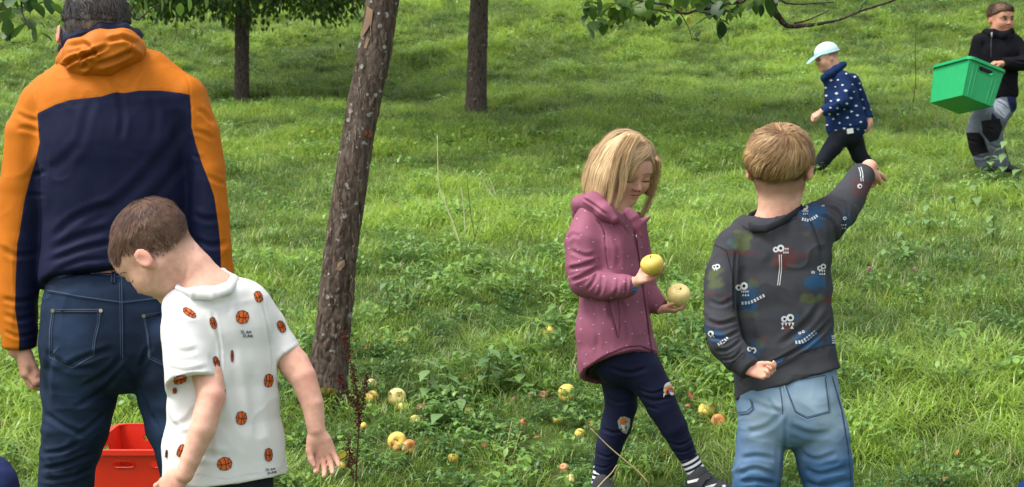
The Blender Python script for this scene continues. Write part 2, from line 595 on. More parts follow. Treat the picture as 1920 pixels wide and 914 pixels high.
# ------------------------------------------------------------------ leaf-like materials
def leaf_mat(name, c0, c1, c2=None, rough=0.45, trans=0.35, inst=True, spec=0.35):
    """colour by the 'tone' attribute (0..1) through c0 -> c1, and by 'dry' towards c2"""
    m = bpy.data.materials.new(name); m.use_nodes = True
    nt = m.node_tree; b = nt.nodes['Principled BSDF']; out = nt.nodes['Material Output']
    a = nt.nodes.new('ShaderNodeAttribute'); a.attribute_name = 'tone'; a.attribute_type = 'INSTANCER' if inst else 'GEOMETRY'
    mx = nt.nodes.new('ShaderNodeMix'); mx.data_type = 'RGBA'
    mx.inputs[6].default_value = (*c0, 1); mx.inputs[7].default_value = (*c1, 1)
    if inst:
        av = nt.nodes.new('ShaderNodeAttribute'); av.attribute_name = 'var'
        ma = nt.nodes.new('ShaderNodeMath'); ma.operation = 'ADD'; ma.use_clamp = True
        nt.links.new(a.outputs['Fac'], ma.inputs[0]); nt.links.new(av.outputs['Fac'], ma.inputs[1]); nt.links.new(ma.outputs[0], mx.inputs[0])
    else:
        nt.links.new(a.outputs['Fac'], mx.inputs[0])
    col = mx.outputs[2]
    if c2:
        a2 = nt.nodes.new('ShaderNodeAttribute'); a2.attribute_name = 'dry'
        m2 = nt.nodes.new('ShaderNodeMix'); m2.data_type = 'RGBA'; m2.inputs[7].default_value = (*c2, 1)
        nt.links.new(a2.outputs['Fac'], m2.inputs[0]); nt.links.new(col, m2.inputs[6]); col = m2.outputs[2]
    nt.links.new(col, b.inputs['Base Color'])
    b.inputs['Roughness'].default_value = rough; b.inputs['Specular IOR Level'].default_value = spec
    t = nt.nodes.new('ShaderNodeBsdfTranslucent')
    hv = nt.nodes.new('ShaderNodeHueSaturation'); hv.inputs['Value'].default_value = 1.5; hv.inputs['Hue'].default_value = 0.485
    nt.links.new(col, hv.inputs['Color']); nt.links.new(hv.outputs[0], t.inputs['Color'])
    s = nt.nodes.new('ShaderNodeMixShader'); s.inputs[0].default_value = trans
    nt.links.new(b.outputs[0], s.inputs[1]); nt.links.new(t.outputs[0], s.inputs[2]); nt.links.new(s.outputs[0], out.inputs['Surface'])
    return m

M_grass = leaf_mat('grass_blade', (0.046, 0.118, 0.020), (0.275, 0.430, 0.058), (0.50, 0.46, 0.24), rough=0.36, spec=0.5)
M_weed = leaf_mat('weed_leaf', (0.050, 0.135, 0.030), (0.22, 0.38, 0.075), rough=0.42, spec=.45)

def blade(mb, base, az, L, w, lean, droop, nseg=4):
    """one grass blade as a bent tapering strip; returns nothing"""
    d = np.array([math.cos(az), math.sin(az), 0]); s = np.array([-d[1], d[0], 0])
    p = np.array(base, float); ang = lean; V = []
    for k in range(nseg + 1):
        t = k / nseg
        ww = w * (1 - t ** 1.6) * (0.7 + 0.3 * min(1, t * 4))
        if k == nseg: V.append(p.copy())
        else: V += [p - s * ww / 2, p + s * ww / 2]
        st = L / nseg
        p = p + st * (d * math.sin(ang) + np.array([0, 0, 1]) * math.cos(ang))
        ang += droop / nseg
    F = [[2 * k, 2 * k + 1, 2 * k + 3, 2 * k + 2] for k in range(nseg - 1)] + [[2 * nseg - 2, 2 * nseg - 1, 2 * nseg]]
    mb.add(V, F)
    return len(V)

tufts = bpy.data.collections.new('grass_tufts')     # sources only, never linked to the scene
def tuft(name, n, r, L0, L1, w, lean, droop, dryp=0.06, seed=0):
    R = random.Random(seed); mb = MB(); dry = []; var = []
    az0 = R.uniform(0, 6.28)
    for k in range(n):
        a = R.uniform(0, 6.283); rr = r * math.sqrt(R.random())
        az = a + R.gauss(0, 0.9) if R.random() < 0.55 else az0 + R.gauss(0, 0.7)
        c = blade(mb, (rr * math.cos(a), rr * math.sin(a), -0.02), az, R.uniform(L0, L1), w * R.uniform(0.7, 1.3), abs(R.gauss(lean, lean * 0.5)), R.gauss(droop, 0.35))
        dv = (R.uniform(0.5, 1) if R.random() < dryp else max(0, R.gauss(0.0, 0.1)))
        dry += [dv] * c; var += [R.gauss(0, .22)] * c
    o = mb.build(name, M_grass, link=False)
    tufts.objects.link(o); set_attr(o, 'dry', dry); set_attr(o, 'var', var)
    return o
def leaf_geo(mb, base, az, el, L, W, fold=0.25, curl=0.5, n=4, prof=None):
    """a folded oval leaf"""
    d = np.array([math.cos(az) * math.cos(el), math.sin(az) * math.cos(el), math.sin(el)]); s = np.array([-math.sin(az), math.cos(az), 0]); u = np.cross(d, s) * -1
    if u[2] < 0: u = -u
    p = np.array(base, float); V = []; 
    for k in range(n + 1):
        t = k / n; w = W / 2 * (math.sin(math.pi * min(1, (t * 0.93 + 0.05))) ** 0.8 if prof is None else prof[k])
        q = p + d * L * t - u * curl * L * t * t * 0.5
        V += [q - s * w + u * fold * w, q, q + s * w + u * fold * w]
    F = []
    for k in range(n):
        a = 3 * k
        F += [[a, a + 1, a + 4, a + 3], [a + 1, a + 2, a + 5, a + 4]]
    mb.add(V, F); return len(V)
def weed(name, n, r, L0, L1, seed, low=True):
    R = random.Random(seed); mb = MB(); var = []
    for k in range(n):
        v_ = R.gauss(0, .25); n0_ = mb.n
        a = R.uniform(0, 6.283); rr = r * math.sqrt(R.random()); hgt = R.uniform(0.02, 0.12)
        x, y = rr * math.cos(a), rr * math.sin(a)
        for j in range(3):
            leaf_geo(mb, (x, y, hgt), a + j * 2.1 + R.uniform(-.3, .3), R.uniform(-0.7, 0.4), R.uniform(L0, L1), R.uniform(L0, L1) * 0.66, 0.2, 0.4, 3)
        mb.tube([(x * 0.7, y * 0.7, -0.01), (x, y, hgt)], [0.0012, 0.0008], 3); var += [v_] * (mb.n - n0_)
    o = mb.build(name, M_weed, link=False); tufts.objects.link(o); set_attr(o, 'dry', [0.0] * len(o.data.vertices)); set_attr(o, 'var', var); return o
# order matters: Collection Info sorts by name
tuft('tuft_a', 44, 0.10, 0.06, 0.14, 0.0052, 0.45, 0.9, 0.11, 1)      # short lawn-like
tuft('tuft_b', 34, 0.09, 0.10, 0.21, 0.0058, 0.6, 1.7, 0.12, 2)      # medium, drooping
tuft('tuft_c', 34, 0.07, 0.15, 0.27, 0.0062, 0.6, 2.1, 0.06, 3)      # long arching
tuft('tuft_d', 28, 0.10, 0.09, 0.18, 0.0040, 0.9, 0.9, 0.40, 4)       # half dry, lying
weed('tuft_e', 22, 0.12, 0.016, 0.032, 5)                              # clover
weed('tuft_f', 10, 0.11, 0.032, 0.055, 6)                                # broader weeds
tuft('tuft_g', 52, 0.12, 0.05, 0.11, 0.0048, 0.75, 0.9, 0.03, 7)       # dense short
tuft('tuft_h', 9, 0.05, 0.22, 0.38, 0.0036, 0.25, 0.9, 0.12, 8)      # upright stalks

def grass_points():
    Xs, Ys = [], []
    for y0, y1, dens in ((2.5, 6.0, 270), (6.0, 9.5, 250), (9.5, 15, 200), (15, 22, 150), (22, 31, 110)):
        for _ in range(1):
            hw = 0.37 * y1 + 1.3
            n = int(dens * 2 * hw * (y1 - y0))
            x = rng.uniform(-hw, hw, n); y = rng.uniform(y0, y1, n)
            k = np.abs(x) < 0.37 * y + 1.3
            Xs.append(x[k]); Ys.append(y[k])
    return np.concatenate(Xs), np.concatenate(Ys)

def scatter(name, x, y, z, scl, tone, kind, rot, label, cat):
    me = bpy.data.meshes.new(name); n = len(x)
    me.vertices.add(n); me.vertices.foreach_set('co', np.stack([x, y, z], -1).astype(np.float32).ravel())
    for an, v in (('scl', scl), ('tone', tone)):
        a = me.attributes.new(an, 'FLOAT', 'POINT'); a.data.foreach_set('value', v.astype(np.float32))
    a = me.attributes.new('kindex', 'INT', 'POINT'); a.data.foreach_set('value', kind.astype(np.int32))
    a = me.attributes.new('rot', 'FLOAT_VECTOR', 'POINT'); a.data.foreach_set('vector', rot.astype(np.float32).ravel())
    o = bpy.data.objects.new(name, me); COL.objects.link(o)
    ng = bpy.data.node_groups.new(name, 'GeometryNodeTree')
    ng.interface.new_socket('Geometry', in_out='INPUT', socket_type='NodeSocketGeometry')
    ng.interface.new_socket('Geometry', in_out='OUTPUT', socket_type='NodeSocketGeometry')
    N = ng.nodes; L = ng.links
    gi, go = N.new('NodeGroupInput'), N.new('NodeGroupOutput')
    ci = N.new('GeometryNodeCollectionInfo'); ci.inputs['Collection'].default_value = tufts
    ci.inputs['Separate Children'].default_value = True; ci.inputs['Reset Children'].default_value = True
    iop = N.new('GeometryNodeInstanceOnPoints'); iop.inputs['Pick Instance'].default_value = True
    def named(nm, ty):
        q = N.new('GeometryNodeInputNamedAttribute'); q.data_type = ty; q.inputs['Name'].default_value = nm
        return next(s_ for s_ in q.outputs if s_.enabled and s_.name == 'Attribute')
    L.new(gi.outputs[0], iop.inputs['Points']); L.new(ci.outputs[0], iop.inputs['Instance'])
    L.new(named('kindex', 'INT'), iop.inputs['Instance Index'])
    L.new(named('rot', 'FLOAT_VECTOR'), iop.inputs['Rotation']); L.new(named('scl', 'FLOAT'), iop.inputs['Scale'])
    L.new(iop.outputs[0], go.inputs[0])
    md = o.modifiers.new('scatter', 'NODES'); md.node_group = ng
    return tag(o, label, cat, kind='stuff')

def make_grass():
    x, y = grass_points(); n = len(x)
    patch = n2(x, y, 1.1, 21); fine = n2(x, y, 3.3, 33); big = n2(x, y, 0.35, 44)
    u = rng.random(n)
    kind = np.zeros(n, int)
    kind[u < 0.30] = 6; kind[(u >= 0.30) & (u < 0.50)] = 1
    lush = (patch + 0.5 * fine) > 0.15
    kind[lush & (u > 0.5)] = 2
    kind[lush & (u > 0.78)] = 1
    kind[(~lush) & (u > 0.90)] = 3
    sw = rng.random(n) < .05 + .14 * np.exp(-((y - 5.7) / 1.6) ** 2 - ((x + .1) / 1.1) ** 2)
    kind[sw] = np.where(rng.random(sw.sum()) < .72, 4, 5)
    weedy = (n2(x, y, 0.8, 77) > 0.12) & (y < 9.5)
    kind[weedy & (x < 1.0) & (u > 0.84)] = np.where(rng.random((weedy & (x < 1.0) & (u > 0.84)).sum()) < 0.6, 4, 5)
    kind[(u > 0.996)] = 7
    scl = 0.62 + 0.30 * rng.random(n) + 0.22 * (fine + patch)
    far = np.clip((y - 9) / 14, 0, 1)
    scl *= 1 + 0.25 * far
    # shorter by the windfalls and near the walkers' feet
    near = np.exp(-(((x + 0.15) / 1.3) ** 2 + ((y - 5.35) / 0.8) ** 2))
    scl *= 1 - 0.22 * near
    tone = np.clip(0.54 + 0.44 * patch + 0.45 * fine + 0.3 * big + rng.normal(0, 0.16, n), 0, 1)
    rot = np.stack([rng.normal(0, 0.12, n), rng.normal(0, 0.12, n), rng.uniform(0, 6.283, n)], -1)
    scatter('grass', x, y, gz(x, y), np.clip(scl, 0.3, 2), tone, kind, rot, 'thick uneven green meadow grass with clover covering the slope', 'grass')
make_grass()
# ------------------------------------------------------------------ people: shared builders
def ch(sh, D, lst, **kw):
    """chain from photo-plane nodes (x, y, half width px, half depth px, depth offset m)"""
    pts, rad = [], []
    for n in lst:
        x, y, r1 = n[:3]; r2 = n[3] if len(n) > 3 else r1; dd = n[4] if len(n) > 4 else 0.0
        pts.append(P(x, y, D + dd)); f = (D + dd) / FPX; rad.append((r1 * f, r2 * f))
    if 'k' not in kw: kw['k'] = 0.012
    return sh.chain(pts, rad, **kw)

def frame(F, U):
    F = unit(F); U = np.asarray(U, float); U = unit(U - F * (U @ F)); R = np.cross(F, U)
    return R, F, U

class Head:
    def __init__(s, o, size, F, U):
        s.o = np.asarray(o, float); s.s = size; s.R, s.F, s.U = frame(F, U); s.A = np.array([s.R, s.F, s.U])
    def L(s, x, y, z): return s.o + s.s * (x * s.R + y * s.F + z * s.U)
    def loc(s, V): return (np.asarray(V) - s.o) @ s.A.T / s.s
    def add(s, sh, closed=True, child=True):
        L, z, A = s.L, s.s, s.A
        E = lambda c, r, k=0.03, mode='add': sh.ell(L(*c), np.asarray(r) * z, A, k * z, mode)
        C = lambda ps, rs, k=0.05, mode='add': sh.chain([L(*p) for p in ps], [r * z for r in rs], side=s.R, k=k * z, mode=mode)
        E((0, -.07, .13), (.355, .43, .365), .02)
        E((0, .12, -.10), (.285, .265, .34), .14)
        for q in (-1, 1):
            C([(q * .23, -.02, -.18), (q * .17, .12, -.34), (0, .25, -.405)], [.10, .085, .085], .12)
            E((q * .17, .20, -.17), (.125, .14, .13), .12)
        E((0, .27, -.41), (.075, .075, .06), .08)
        E((0, .27, .14), (.24, .10, .16), .12)
        for q in (-1, 1):
            E((q * .15, .40, -.02), (.085, .07, .055), .07, 'sub')
        C([(-.22, .27, .065), (-.12, .335, .085), (0, .335, .07)], [.03, .035, .03], .07)
        C([(.22, .27, .065), (.12, .335, .085), (0, .335, .07)], [.03, .035, .03], .07)
        C([(0, .35, .03), (0, .40, -.07), (0, .435, -.135)], [.028, .034, .045], .05)
        for q in (-1, 1): E((q * .045, .395, -.15), (.032, .036, .028), .03)
        if closed:
            for q in (-1, 1): E((q * .145, .312, -.015), (.082, .058, .055), .02)
        # mouth
        C([(-.095, .335, -.262), (0, .372, -.248), (.095, .335, -.262)], [.018, .027, .018], .03)
        C([(-.08, .335, -.298), (0, .368, -.302), (.08, .335, -.298)], [.02, .03, .02], .03)
        C([(-.11, .36, -.277), (0, .402, -.275), (.11, .36, -.277)], [.010, .010, .010], .015, 'sub')
        # ears
        for q in (-1, 1):
            ax = np.array([unit(s.R * q * .9 - s.F * .45), unit(s.F * .9 + s.R * q * .45), s.U])
            sh.ell(L(q * .36, -.05, -.08), np.array([.045, .065, .105]) * z, ax, .02 * z)
            sh.ell(L(q * .405, -.075, -.06), np.array([.020, .078, .112]) * z, ax, .015 * z)
            sh.ell(L(q * .44, -.065, -.06), np.array([.024, .044, .066]) * z, ax, .015 * z, 'sub')
            E((q * .385, -.01, -.10), (.03, .03, .035), .02)
        return s
    def skin_attrs(s, hair=None, spots=()):
        """flush: lips, cheeks, ear rims, nose tip; hair: signed closeness to the hairline"""
        def flush(V, q):
            l = s.loc(V)
            lips = np.exp(-((l[:, 0] / .085) ** 2 + ((l[:, 2] + .277) / .036) ** 2)) * (l[:, 1] > .26)
            ck = np.exp(-(((np.abs(l[:, 0]) - .2) / .11) ** 2 + ((l[:, 2] + .17) / .11) ** 2)) * (l[:, 1] > 0) * .45
            ear = ((np.abs(l[:, 0]) > .36) & (np.abs(l[:, 2] + .07) < .2) & (np.abs(l[:, 1] + .05) < .2)) * .55
            nose = np.exp(-((l[:, 0] / .06) ** 2 + ((l[:, 1] - .43) / .06) ** 2 + ((l[:, 2] + .14) / .06) ** 2)) * .4
            r = lips + ck + ear + nose + .22 * fbm(V * 16, 301, 3)
            for x_, y_, rx_, ry_, a_ in spots: r = r + a_ * np.exp(-((q[:, 0] - x_) / rx_) ** 2 - ((q[:, 1] - y_) / ry_) ** 2)
            return np.clip(r, -.3, 1)
        d = {'flush': flush}
        if hair: d['hair'] = lambda V, q: hair(s.loc(V))
        return d

def hand(sh, wrist, e, n, L, curls=(.5, .5, .5, .5), side=1, thumb=(0.6, 0.4), spread=.12, rw=None, cup=0.0, thumb_n=0.35):
    """wrist point, finger direction e, palm normal n, hand length L; side +1/-1: which way the thumb lies along e x n.
    curls: bend per finger (index first), radians per joint; thumb: (angle away from the fingers, bend)"""
    e = unit(e); n = unit(np.asarray(n, float) - e * (np.asarray(n, float) @ e)); t = np.cross(e, n) * side
    w = np.asarray(wrist, float)
    kn = [w + e * L * (.50 - .015 * abs(i - 1)) + t * L * (.155 - .103 * i) + n * L * cup * abs(i - 1.5) * .1 for i in range(4)]
    rr = .16 * L if rw is None else rw
    sh.chain([w - e * L * .10, w, w + e * L * .22, w + e * L * .46], [(rr, rr * .78), (rr, rr * .75), (.215 * L, .105 * L), (.225 * L, .085 * L)], side=t, k=.02 * L)
    sh.ell(w + e * L * .2 + t * L * .14 + n * L * .04, np.array([.17, .09, .10]) * L, np.array([unit(e + t * .3), np.cross(n, unit(e + t * .3)), n]), .06 * L)
    lens = (.40, .45, .42, .33)
    for i in range(4):
        a = curls[i] * .8; d0 = unit(e + t * spread * (1.5 - i) * .8)
        p = kn[i]; pts = [p - d0 * L * .05]; rad = [.058 * L]
        for j, fr in enumerate((.46, .30, .24)):
            d = d0 * math.cos(a) + n * math.sin(a)
            p = p + d * lens[i] * L * fr; pts.append(p); rad.append((.053 - .006 * j - (.006 if i == 3 else 0)) * L)
            a += curls[i] * (1.1 if j == 0 else .8)
        sh.chain(pts, rad, side=t, k=.012 * L, ki=.03 * L)
    d0 = unit(e * math.cos(thumb[0]) + t * math.sin(thumb[0]) + n * thumb_n)
    p0 = w + e * L * .12 + t * L * .13 + n * L * .03
    p1 = p0 + d0 * L * .22; d1 = unit(d0 + (e * .8 - t * .6 + n * .3) * thumb[1]); p2 = p1 + d1 * L * .17
    d2 = unit(d1 + (e * .6 - t * .6 + n * .2) * thumb[1]); p3 = p2 + d2 * L * .12
    sh.chain([p0, p1, p2, p3], [.085 * L, .066 * L, .058 * L, .045 * L], side=t, k=.04 * L, ki=.03 * L)

def strands(name, sh, roots, dirfn, length, m, parent, S=8, w=0.0012, lift=(0.001, 0.004), jit=0.25, seed=1, tipw=0.3, proj=None, clump=55):
    """locks of hair: ribbons that follow the surface of a Shape; dirfn(p) gives the combing direction"""
    R = np.random.default_rng(seed); n = len(roots)
    ln = length(roots) if callable(length) else np.full(n, length)
    ln = ln * R.uniform(.75, 1.15, n)
    lv = lift[0] + (lift[1] - lift[0]) * np.clip(R.uniform(0, 1, n) * .6 + .5 * vnoise(roots * clump, seed + 4), 0, 1)
    p = roots.copy(); J = R.normal(0, jit * .6, (n, 3)) + jit * 1.6 * np.stack([vnoise(roots * clump, seed + a_) for a_ in (1, 2, 3)], -1)
    g = sh.grad(p); p = p - g * sh(p)[:, None]; pts = [p]
    for k in range(S):
        d = dirfn(p) + J * (0.6 + 0.4 * math.sin(k))
        d = d - g * (d * g).sum(1, keepdims=True)
        d /= np.linalg.norm(d, axis=1, keepdims=True) + 1e-9
        p = p + d * (ln / S)[:, None]
        g = sh.grad(p); lev = lv * min(1, (k + 1) / 3)
        dist = sh(p)
        if proj is None: p = p - g * (dist - lev)[:, None]
        else:
            f = proj(p)[:, None]; p = p - f * g * (dist - lev)[:, None]
        pts.append(p)
    pts = np.stack(pts, 1)                              # n,S+1,3
    T = np.gradient(pts, axis=1); T /= np.linalg.norm(T, axis=2, keepdims=True) + 1e-9
    G = sh.grad(pts.reshape(-1, 3)).reshape(pts.shape)
    sd_ = np.cross(G, T); sd_ /= np.linalg.norm(sd_, axis=2, keepdims=True) + 1e-9
    tt = np.linspace(0, 1, S + 1)
    ww = w * R.uniform(.6, 1.4, n)[:, None] * (1 - (1 - tipw) * tt[None] ** 2)
    A = pts - sd_ * ww[..., None] / 2; B = pts + sd_ * ww[..., None] / 2
    V = np.stack([A, B], 2).reshape(-1, 3)
    b = (np.arange(n)[:, None] * (S + 1) + np.arange(S)[None]) * 2
    F = np.stack([b, b + 1, b + 3, b + 2], -1).reshape(-1, 4)
    o = mesh_obj(name, V, F, m, parent)
    set_attr(o, 'tone', np.repeat(np.clip(R.normal(.45, .2, n) + .45 * vnoise(roots * clump * 1.3, seed + 7), 0, 1), 2 * (S + 1)))
    return o

def hair_mat(name, c0, c1, rough=0.5, spec=0.3):
    m = bpy.data.materials.new(name); m.use_nodes = True
    nt = m.node_tree; b = nt.nodes['Principled BSDF']
    a = nt.nodes.new('ShaderNodeAttribute'); a.attribute_name = 'tone'
    mx = nt.nodes.new('ShaderNodeMix'); mx.data_type = 'RGBA'
    mx.inputs[6].default_value = (*c0, 1); mx.inputs[7].default_value = (*c1, 1)
    nt.links.new(a.outputs['Fac'], mx.inputs[0]); nt.links.new(mx.outputs[2], b.inputs['Base Color'])
    b.inputs['Roughness'].default_value = rough; b.inputs['Specular IOR Level'].default_value = spec
    b.inputs['Anisotropic'].default_value = 0.4
    return m

def skin_mat(name, col, hair=None, flush=(0.62, 0.22, 0.17)):
    m = mat(name, col, 0.6, 0.4, bump=0.16, bscale=170, var=0.13, vscale=55, sss=0.06)
    colour_by(m, [('flush', flush, -.15, 1.3)] + ([('hair', hair, 0.0, 1.0)] if hair else []))
    return m

def seeds_on(o, n, keep=None, seed=3):
    """random points on a mesh object's surface, in world space"""
    me = o.data; nv = len(me.vertices)
    V = np.empty(nv * 3, np.float32); me.vertices.foreach_get('co', V); V = V.reshape(-1, 3).astype(float)
    r = o
    while r.parent is not None: r = r.parent
    V = V + np.array(r.location)
    if keep is not None: V = V[keep(V)]
    R = np.random.default_rng(seed)
    return V[R.integers(0, len(V), n)] + R.normal(0, 0.0015, (n, 3))

def shoe(parent, name, heel, fwd, L, m_up, m_sole, up=(0, 0, 1), extra=None):
    R, F, U = frame(fwd, up); h = np.asarray(heel, float)
    sh = Shape(); p = lambda a, c, b=0: h + F * a * L + U * c * L + R * b * L
    sh.chain([p(.12, .14), p(.35, .16), p(.62, .13), p(.88, .09)], [(.145 * L, .13 * L), (.15 * L, .14 * L), (.175 * L, .10 * L), (.13 * L, .07 * L)], side=R, k=.02)
    sh.chain([p(.17, .2), p(.17, .34)], [.14 * L, .13 * L], side=R, k=.04)
    sh.cut(p(0, .055), -U)
    o = build(name, sh, .004, m_up, parent)
    so = Shape(); so.chain([p(.12, .03), p(.4, .03), p(.65, .03), p(.88, .035)], [(.155 * L, .05 * L), (.15 * L, .05 * L), (.185 * L, .05 * L), (.14 * L, .045 * L)], side=R, k=.01)
    so.cut(p(0, .06), U); so.cut(p(0, -.005), -U)
    build('sole', so, .004, m_sole, o)
    return o

GLYPH = {'S': [[(1, .1), (.4, 0), (0, .2), (.5, .5), (1, .75), (.5, 1), (0, .9)]], 'L': [[(.1, 0), (.05, 1), (.9, .95)]],
         'A': [[(0, 1), (.5, 0), (1, 1)], [(.25, .6), (.8, .6)]], 'M': [[(0, 1), (.1, 0), (.5, .6), (.9, 0), (1, 1)]],
         'D': [[(.1, 0), (.1, 1), (.7, .9), (1, .5), (.7, .1), (.1, 0)]], 'U': [[(0, 0), (.05, .8), (.5, 1), (.95, .8), (1, 0)]],
         'N': [[(0, 1), (.05, 0), (.95, 1), (1, 0)]], 'K': [[(.05, 0), (.05, 1)], [(.9, 0), (.1, .5), (1, 1)]]}
def write(dc, text, x, y, w, h, gap, lw, m, tilt=0.0):
    for i, c in enumerate(text):
        for st in GLYPH[c]:
            dc.stroke([(x + i * (w + gap) + a * w, y + b * h + (i * (w + gap) + a * w) * tilt) for a, b in st], lw, m, 0.0022, 1.0)

M_sole_white = mat('white_rubber', (.65, .65, .62), .6)
M_shoe_dark = mat('dark_shoe', (.025, .027, .032), .7, bump=.2, bscale=300)
M_trim_dark = mat('black_plastic', (.012, .012, .014), .45)
# ------------------------------------------------------------------ the man in the orange and navy jacket
D = 4.0; f = D / FPX
gx = P(225, 1240, D)
man = empty('person', (gx[0], gx[1], gz1(gx[0], gx[1])), 'man seen from behind in an orange and navy hooded jacket and dark jeans', 'person')
hd = Head(P(182, 62, D - .0), 168 * f, (-.12, .93, -.36), (-.02, .36, .93))
M_skin_man = skin_mat('skin_man', (.52, .28, .20), (.095, .088, .088))
def man_hair(l):
    return np.clip((l[:, 2] + .16 + .24 * (l[:, 1] < -.12) - .55 * np.clip(l[:, 1], 0, 1)) / .16, 0, 1) * (np.abs(l[:, 0]) < .385) * .97
b = Shape(); hd.add(b)
ch(b, D, [(190, 120, 50, 55), (196, 165, 55, 60)], k=.02)
ch(b, D, [(205, 180, 110, 60), (218, 330, 110, 80), (224, 560, 110, 75), (226, 640, 105, 70)], k=.02)
ch(b, D, [(90, 200, 32), (45, 360, 27), (38, 540, 25), (38, 640, 21), (36, 660, 20, 14)])
ch(b, D, [(345, 200, 32), (385, 380, 27), (403, 540, 25), (404, 640, 21), (404, 660, 20, 14)])
ch(b, D, [(160, 660, 60), (150, 780, 50), (125, 900, 38), (119, 1050, 34), (117, 1200, 26)])
ch(b, D, [(300, 660, 60), (335, 780, 50), (358, 900, 38), (370, 1050, 34), (374, 1200, 26)])
hand(b, P(42, 650, D), (.12, -.12, -1), (.85, .45, .1), .155, (.85, .62, .55, .5), 1, (.25, .35), rw=.022, spread=.25)
hand(b, P(404, 648, D), (-.05, -.1, -1), (-.9, .3, 0), .165, (.4, .45, .5, .5), -1, (.3, .3), rw=.022)
build('body', b, .0042, M_skin_man, man, attrs=hd.skin_attrs(man_hair))
# short dark hair, grey at the sides
hc = Shape(); hc.ell(hd.L(0, -.08, .16), np.array([.362, .437, .372]) * hd.s, hd.A)
hc.cut(hd.L(0, .20, .16), hd.F * .8 - hd.U * .35); hc.cut(hd.L(0, -.1, .10), -hd.U * .9 + hd.F * .35)
M_hair_man = hair_mat('hair_man', (.018, .016, .016), (.13, .115, .105))
M_hair_grey = hair_mat('hair_man_sides', (.07, .062, .06), (.27, .25, .24))
hcap = build('hair', hc, .004, mat('hair_man_under', (.025, .022, .022), .7), man)
crown = hd.L(0, -.2, .5)
dirf = lambda p: unit_rows(p - crown) * 0.8 - hd.U * .35 + hd.R * .2
def unit_rows(v): return v / (np.linalg.norm(v, axis=1, keepdims=True) + 1e-9)
strands('hair_strands', hc, seeds_on(hcap, 4200), dirf, .024, M_hair_man, hcap, S=4, w=.0018, lift=(.001, .008), jit=.6)
hsh = Shape(); hd.add(hsh)
side_roots = seeds_on(next(c for c in man.children if c.name.startswith('body')), 4200, keep=lambda V: ((lambda l: (l[:, 2] > np.where(l[:, 1] < -.12, -.42, -.15)) & (l[:, 2] < .27) & (l[:, 1] < .12) & (np.abs(l[:, 0]) < .372) & (np.linalg.norm(l, axis=1) < .7))(hd.loc(V))))
strands('hair_strands', hsh, side_roots, lambda p: unit_rows(p - crown) * .3 - hd.U, .013, M_hair_grey, hcap, S=3, w=.0021, lift=(.001, .003), jit=.4, seed=8)
# spectacles: the arm shows at the left ear
sp = MB()
for q in (-1, 1):
    sp.tube([hd.L(q * .38, -.02, .04), hd.L(q * .39, .2, .03), hd.L(q * .33, .40, .0)], .0022, 6)
    th = np.linspace(0, 6.283, 18)
    sp.tube([hd.L(q * .16 + .115 * math.cos(a), .40, -.02 + .085 * math.sin(a)) for a in th], .0016, 5)
sp.tube([hd.L(-.05, .41, .0), hd.L(.05, .41, .0)], .0016, 5)
sp.build('spectacles', M_trim_dark, man)

navy_poly = [(70, 213), (88, 204), (105, 196), (130, 188), (165, 184), (192, 181), (206, 176), (218, 173), (232, 175), (262, 170), (300, 170), (335, 174), (356, 178), (359, 220), (359, 238), (367, 270), (380, 310),
             (392, 340), (402, 370), (410, 425), (413, 457), (415, 515), (412, 665), (35, 665), (36, 632), (28, 580), (29, 530), (32, 457), (36, 440), (42, 400), (47, 370), (55, 340), (67, 300), (74, 268)]
M_jacket = mat('jacket_shell', (.46, .132, .008), .62, .22, bump=.10, bscale=180, var=.05, vscale=12)
colour_by(M_jacket, [('navy', (.0075, .010, .034), -.7, .7)])
j = Shape()
ch(j, D, [(200, 140, 82, 58), (208, 165, 120, 74), (214, 205, 142, 92), (216, 270, 140, 102), (219, 350, 133, 98), (219, 450, 131, 92), (222, 510, 138, 95), (224, 555, 141, 97)], cap=(.03, .03), k=.02, nexp=2.4)
nA, nB, nC = P(85, 546, D), P(200, 505, D - .12), P(370, 520, D)
nn = np.cross(nB - nA, nC - nA); nn = nn if nn[2] < 0 else -nn
j.cut(nA + np.array([0, 0, 0]), nn)
ch(j, D, [(120, 158, 36, 40), (78, 196, 42, 50), (52, 250, 41, 48), (44, 350, 43, 46), (38, 450, 40, 43), (33, 550, 35, 40), (37, 650, 33, 36)], k=.03, cap=(None, .012))
ch(j, D, [(290, 150, 36, 40), (345, 186, 42, 50), (376, 250, 36, 46), (389, 320, 35, 44), (394, 400, 36, 44), (401, 470, 34, 42), (405, 560, 34, 40), (405, 650, 31, 36)], k=.03, cap=(None, .012))
j.ell(hd.L(0, -.05, -.35), np.array([.3, .3, .34]) * hd.s, hd.A, .01, 'sub')
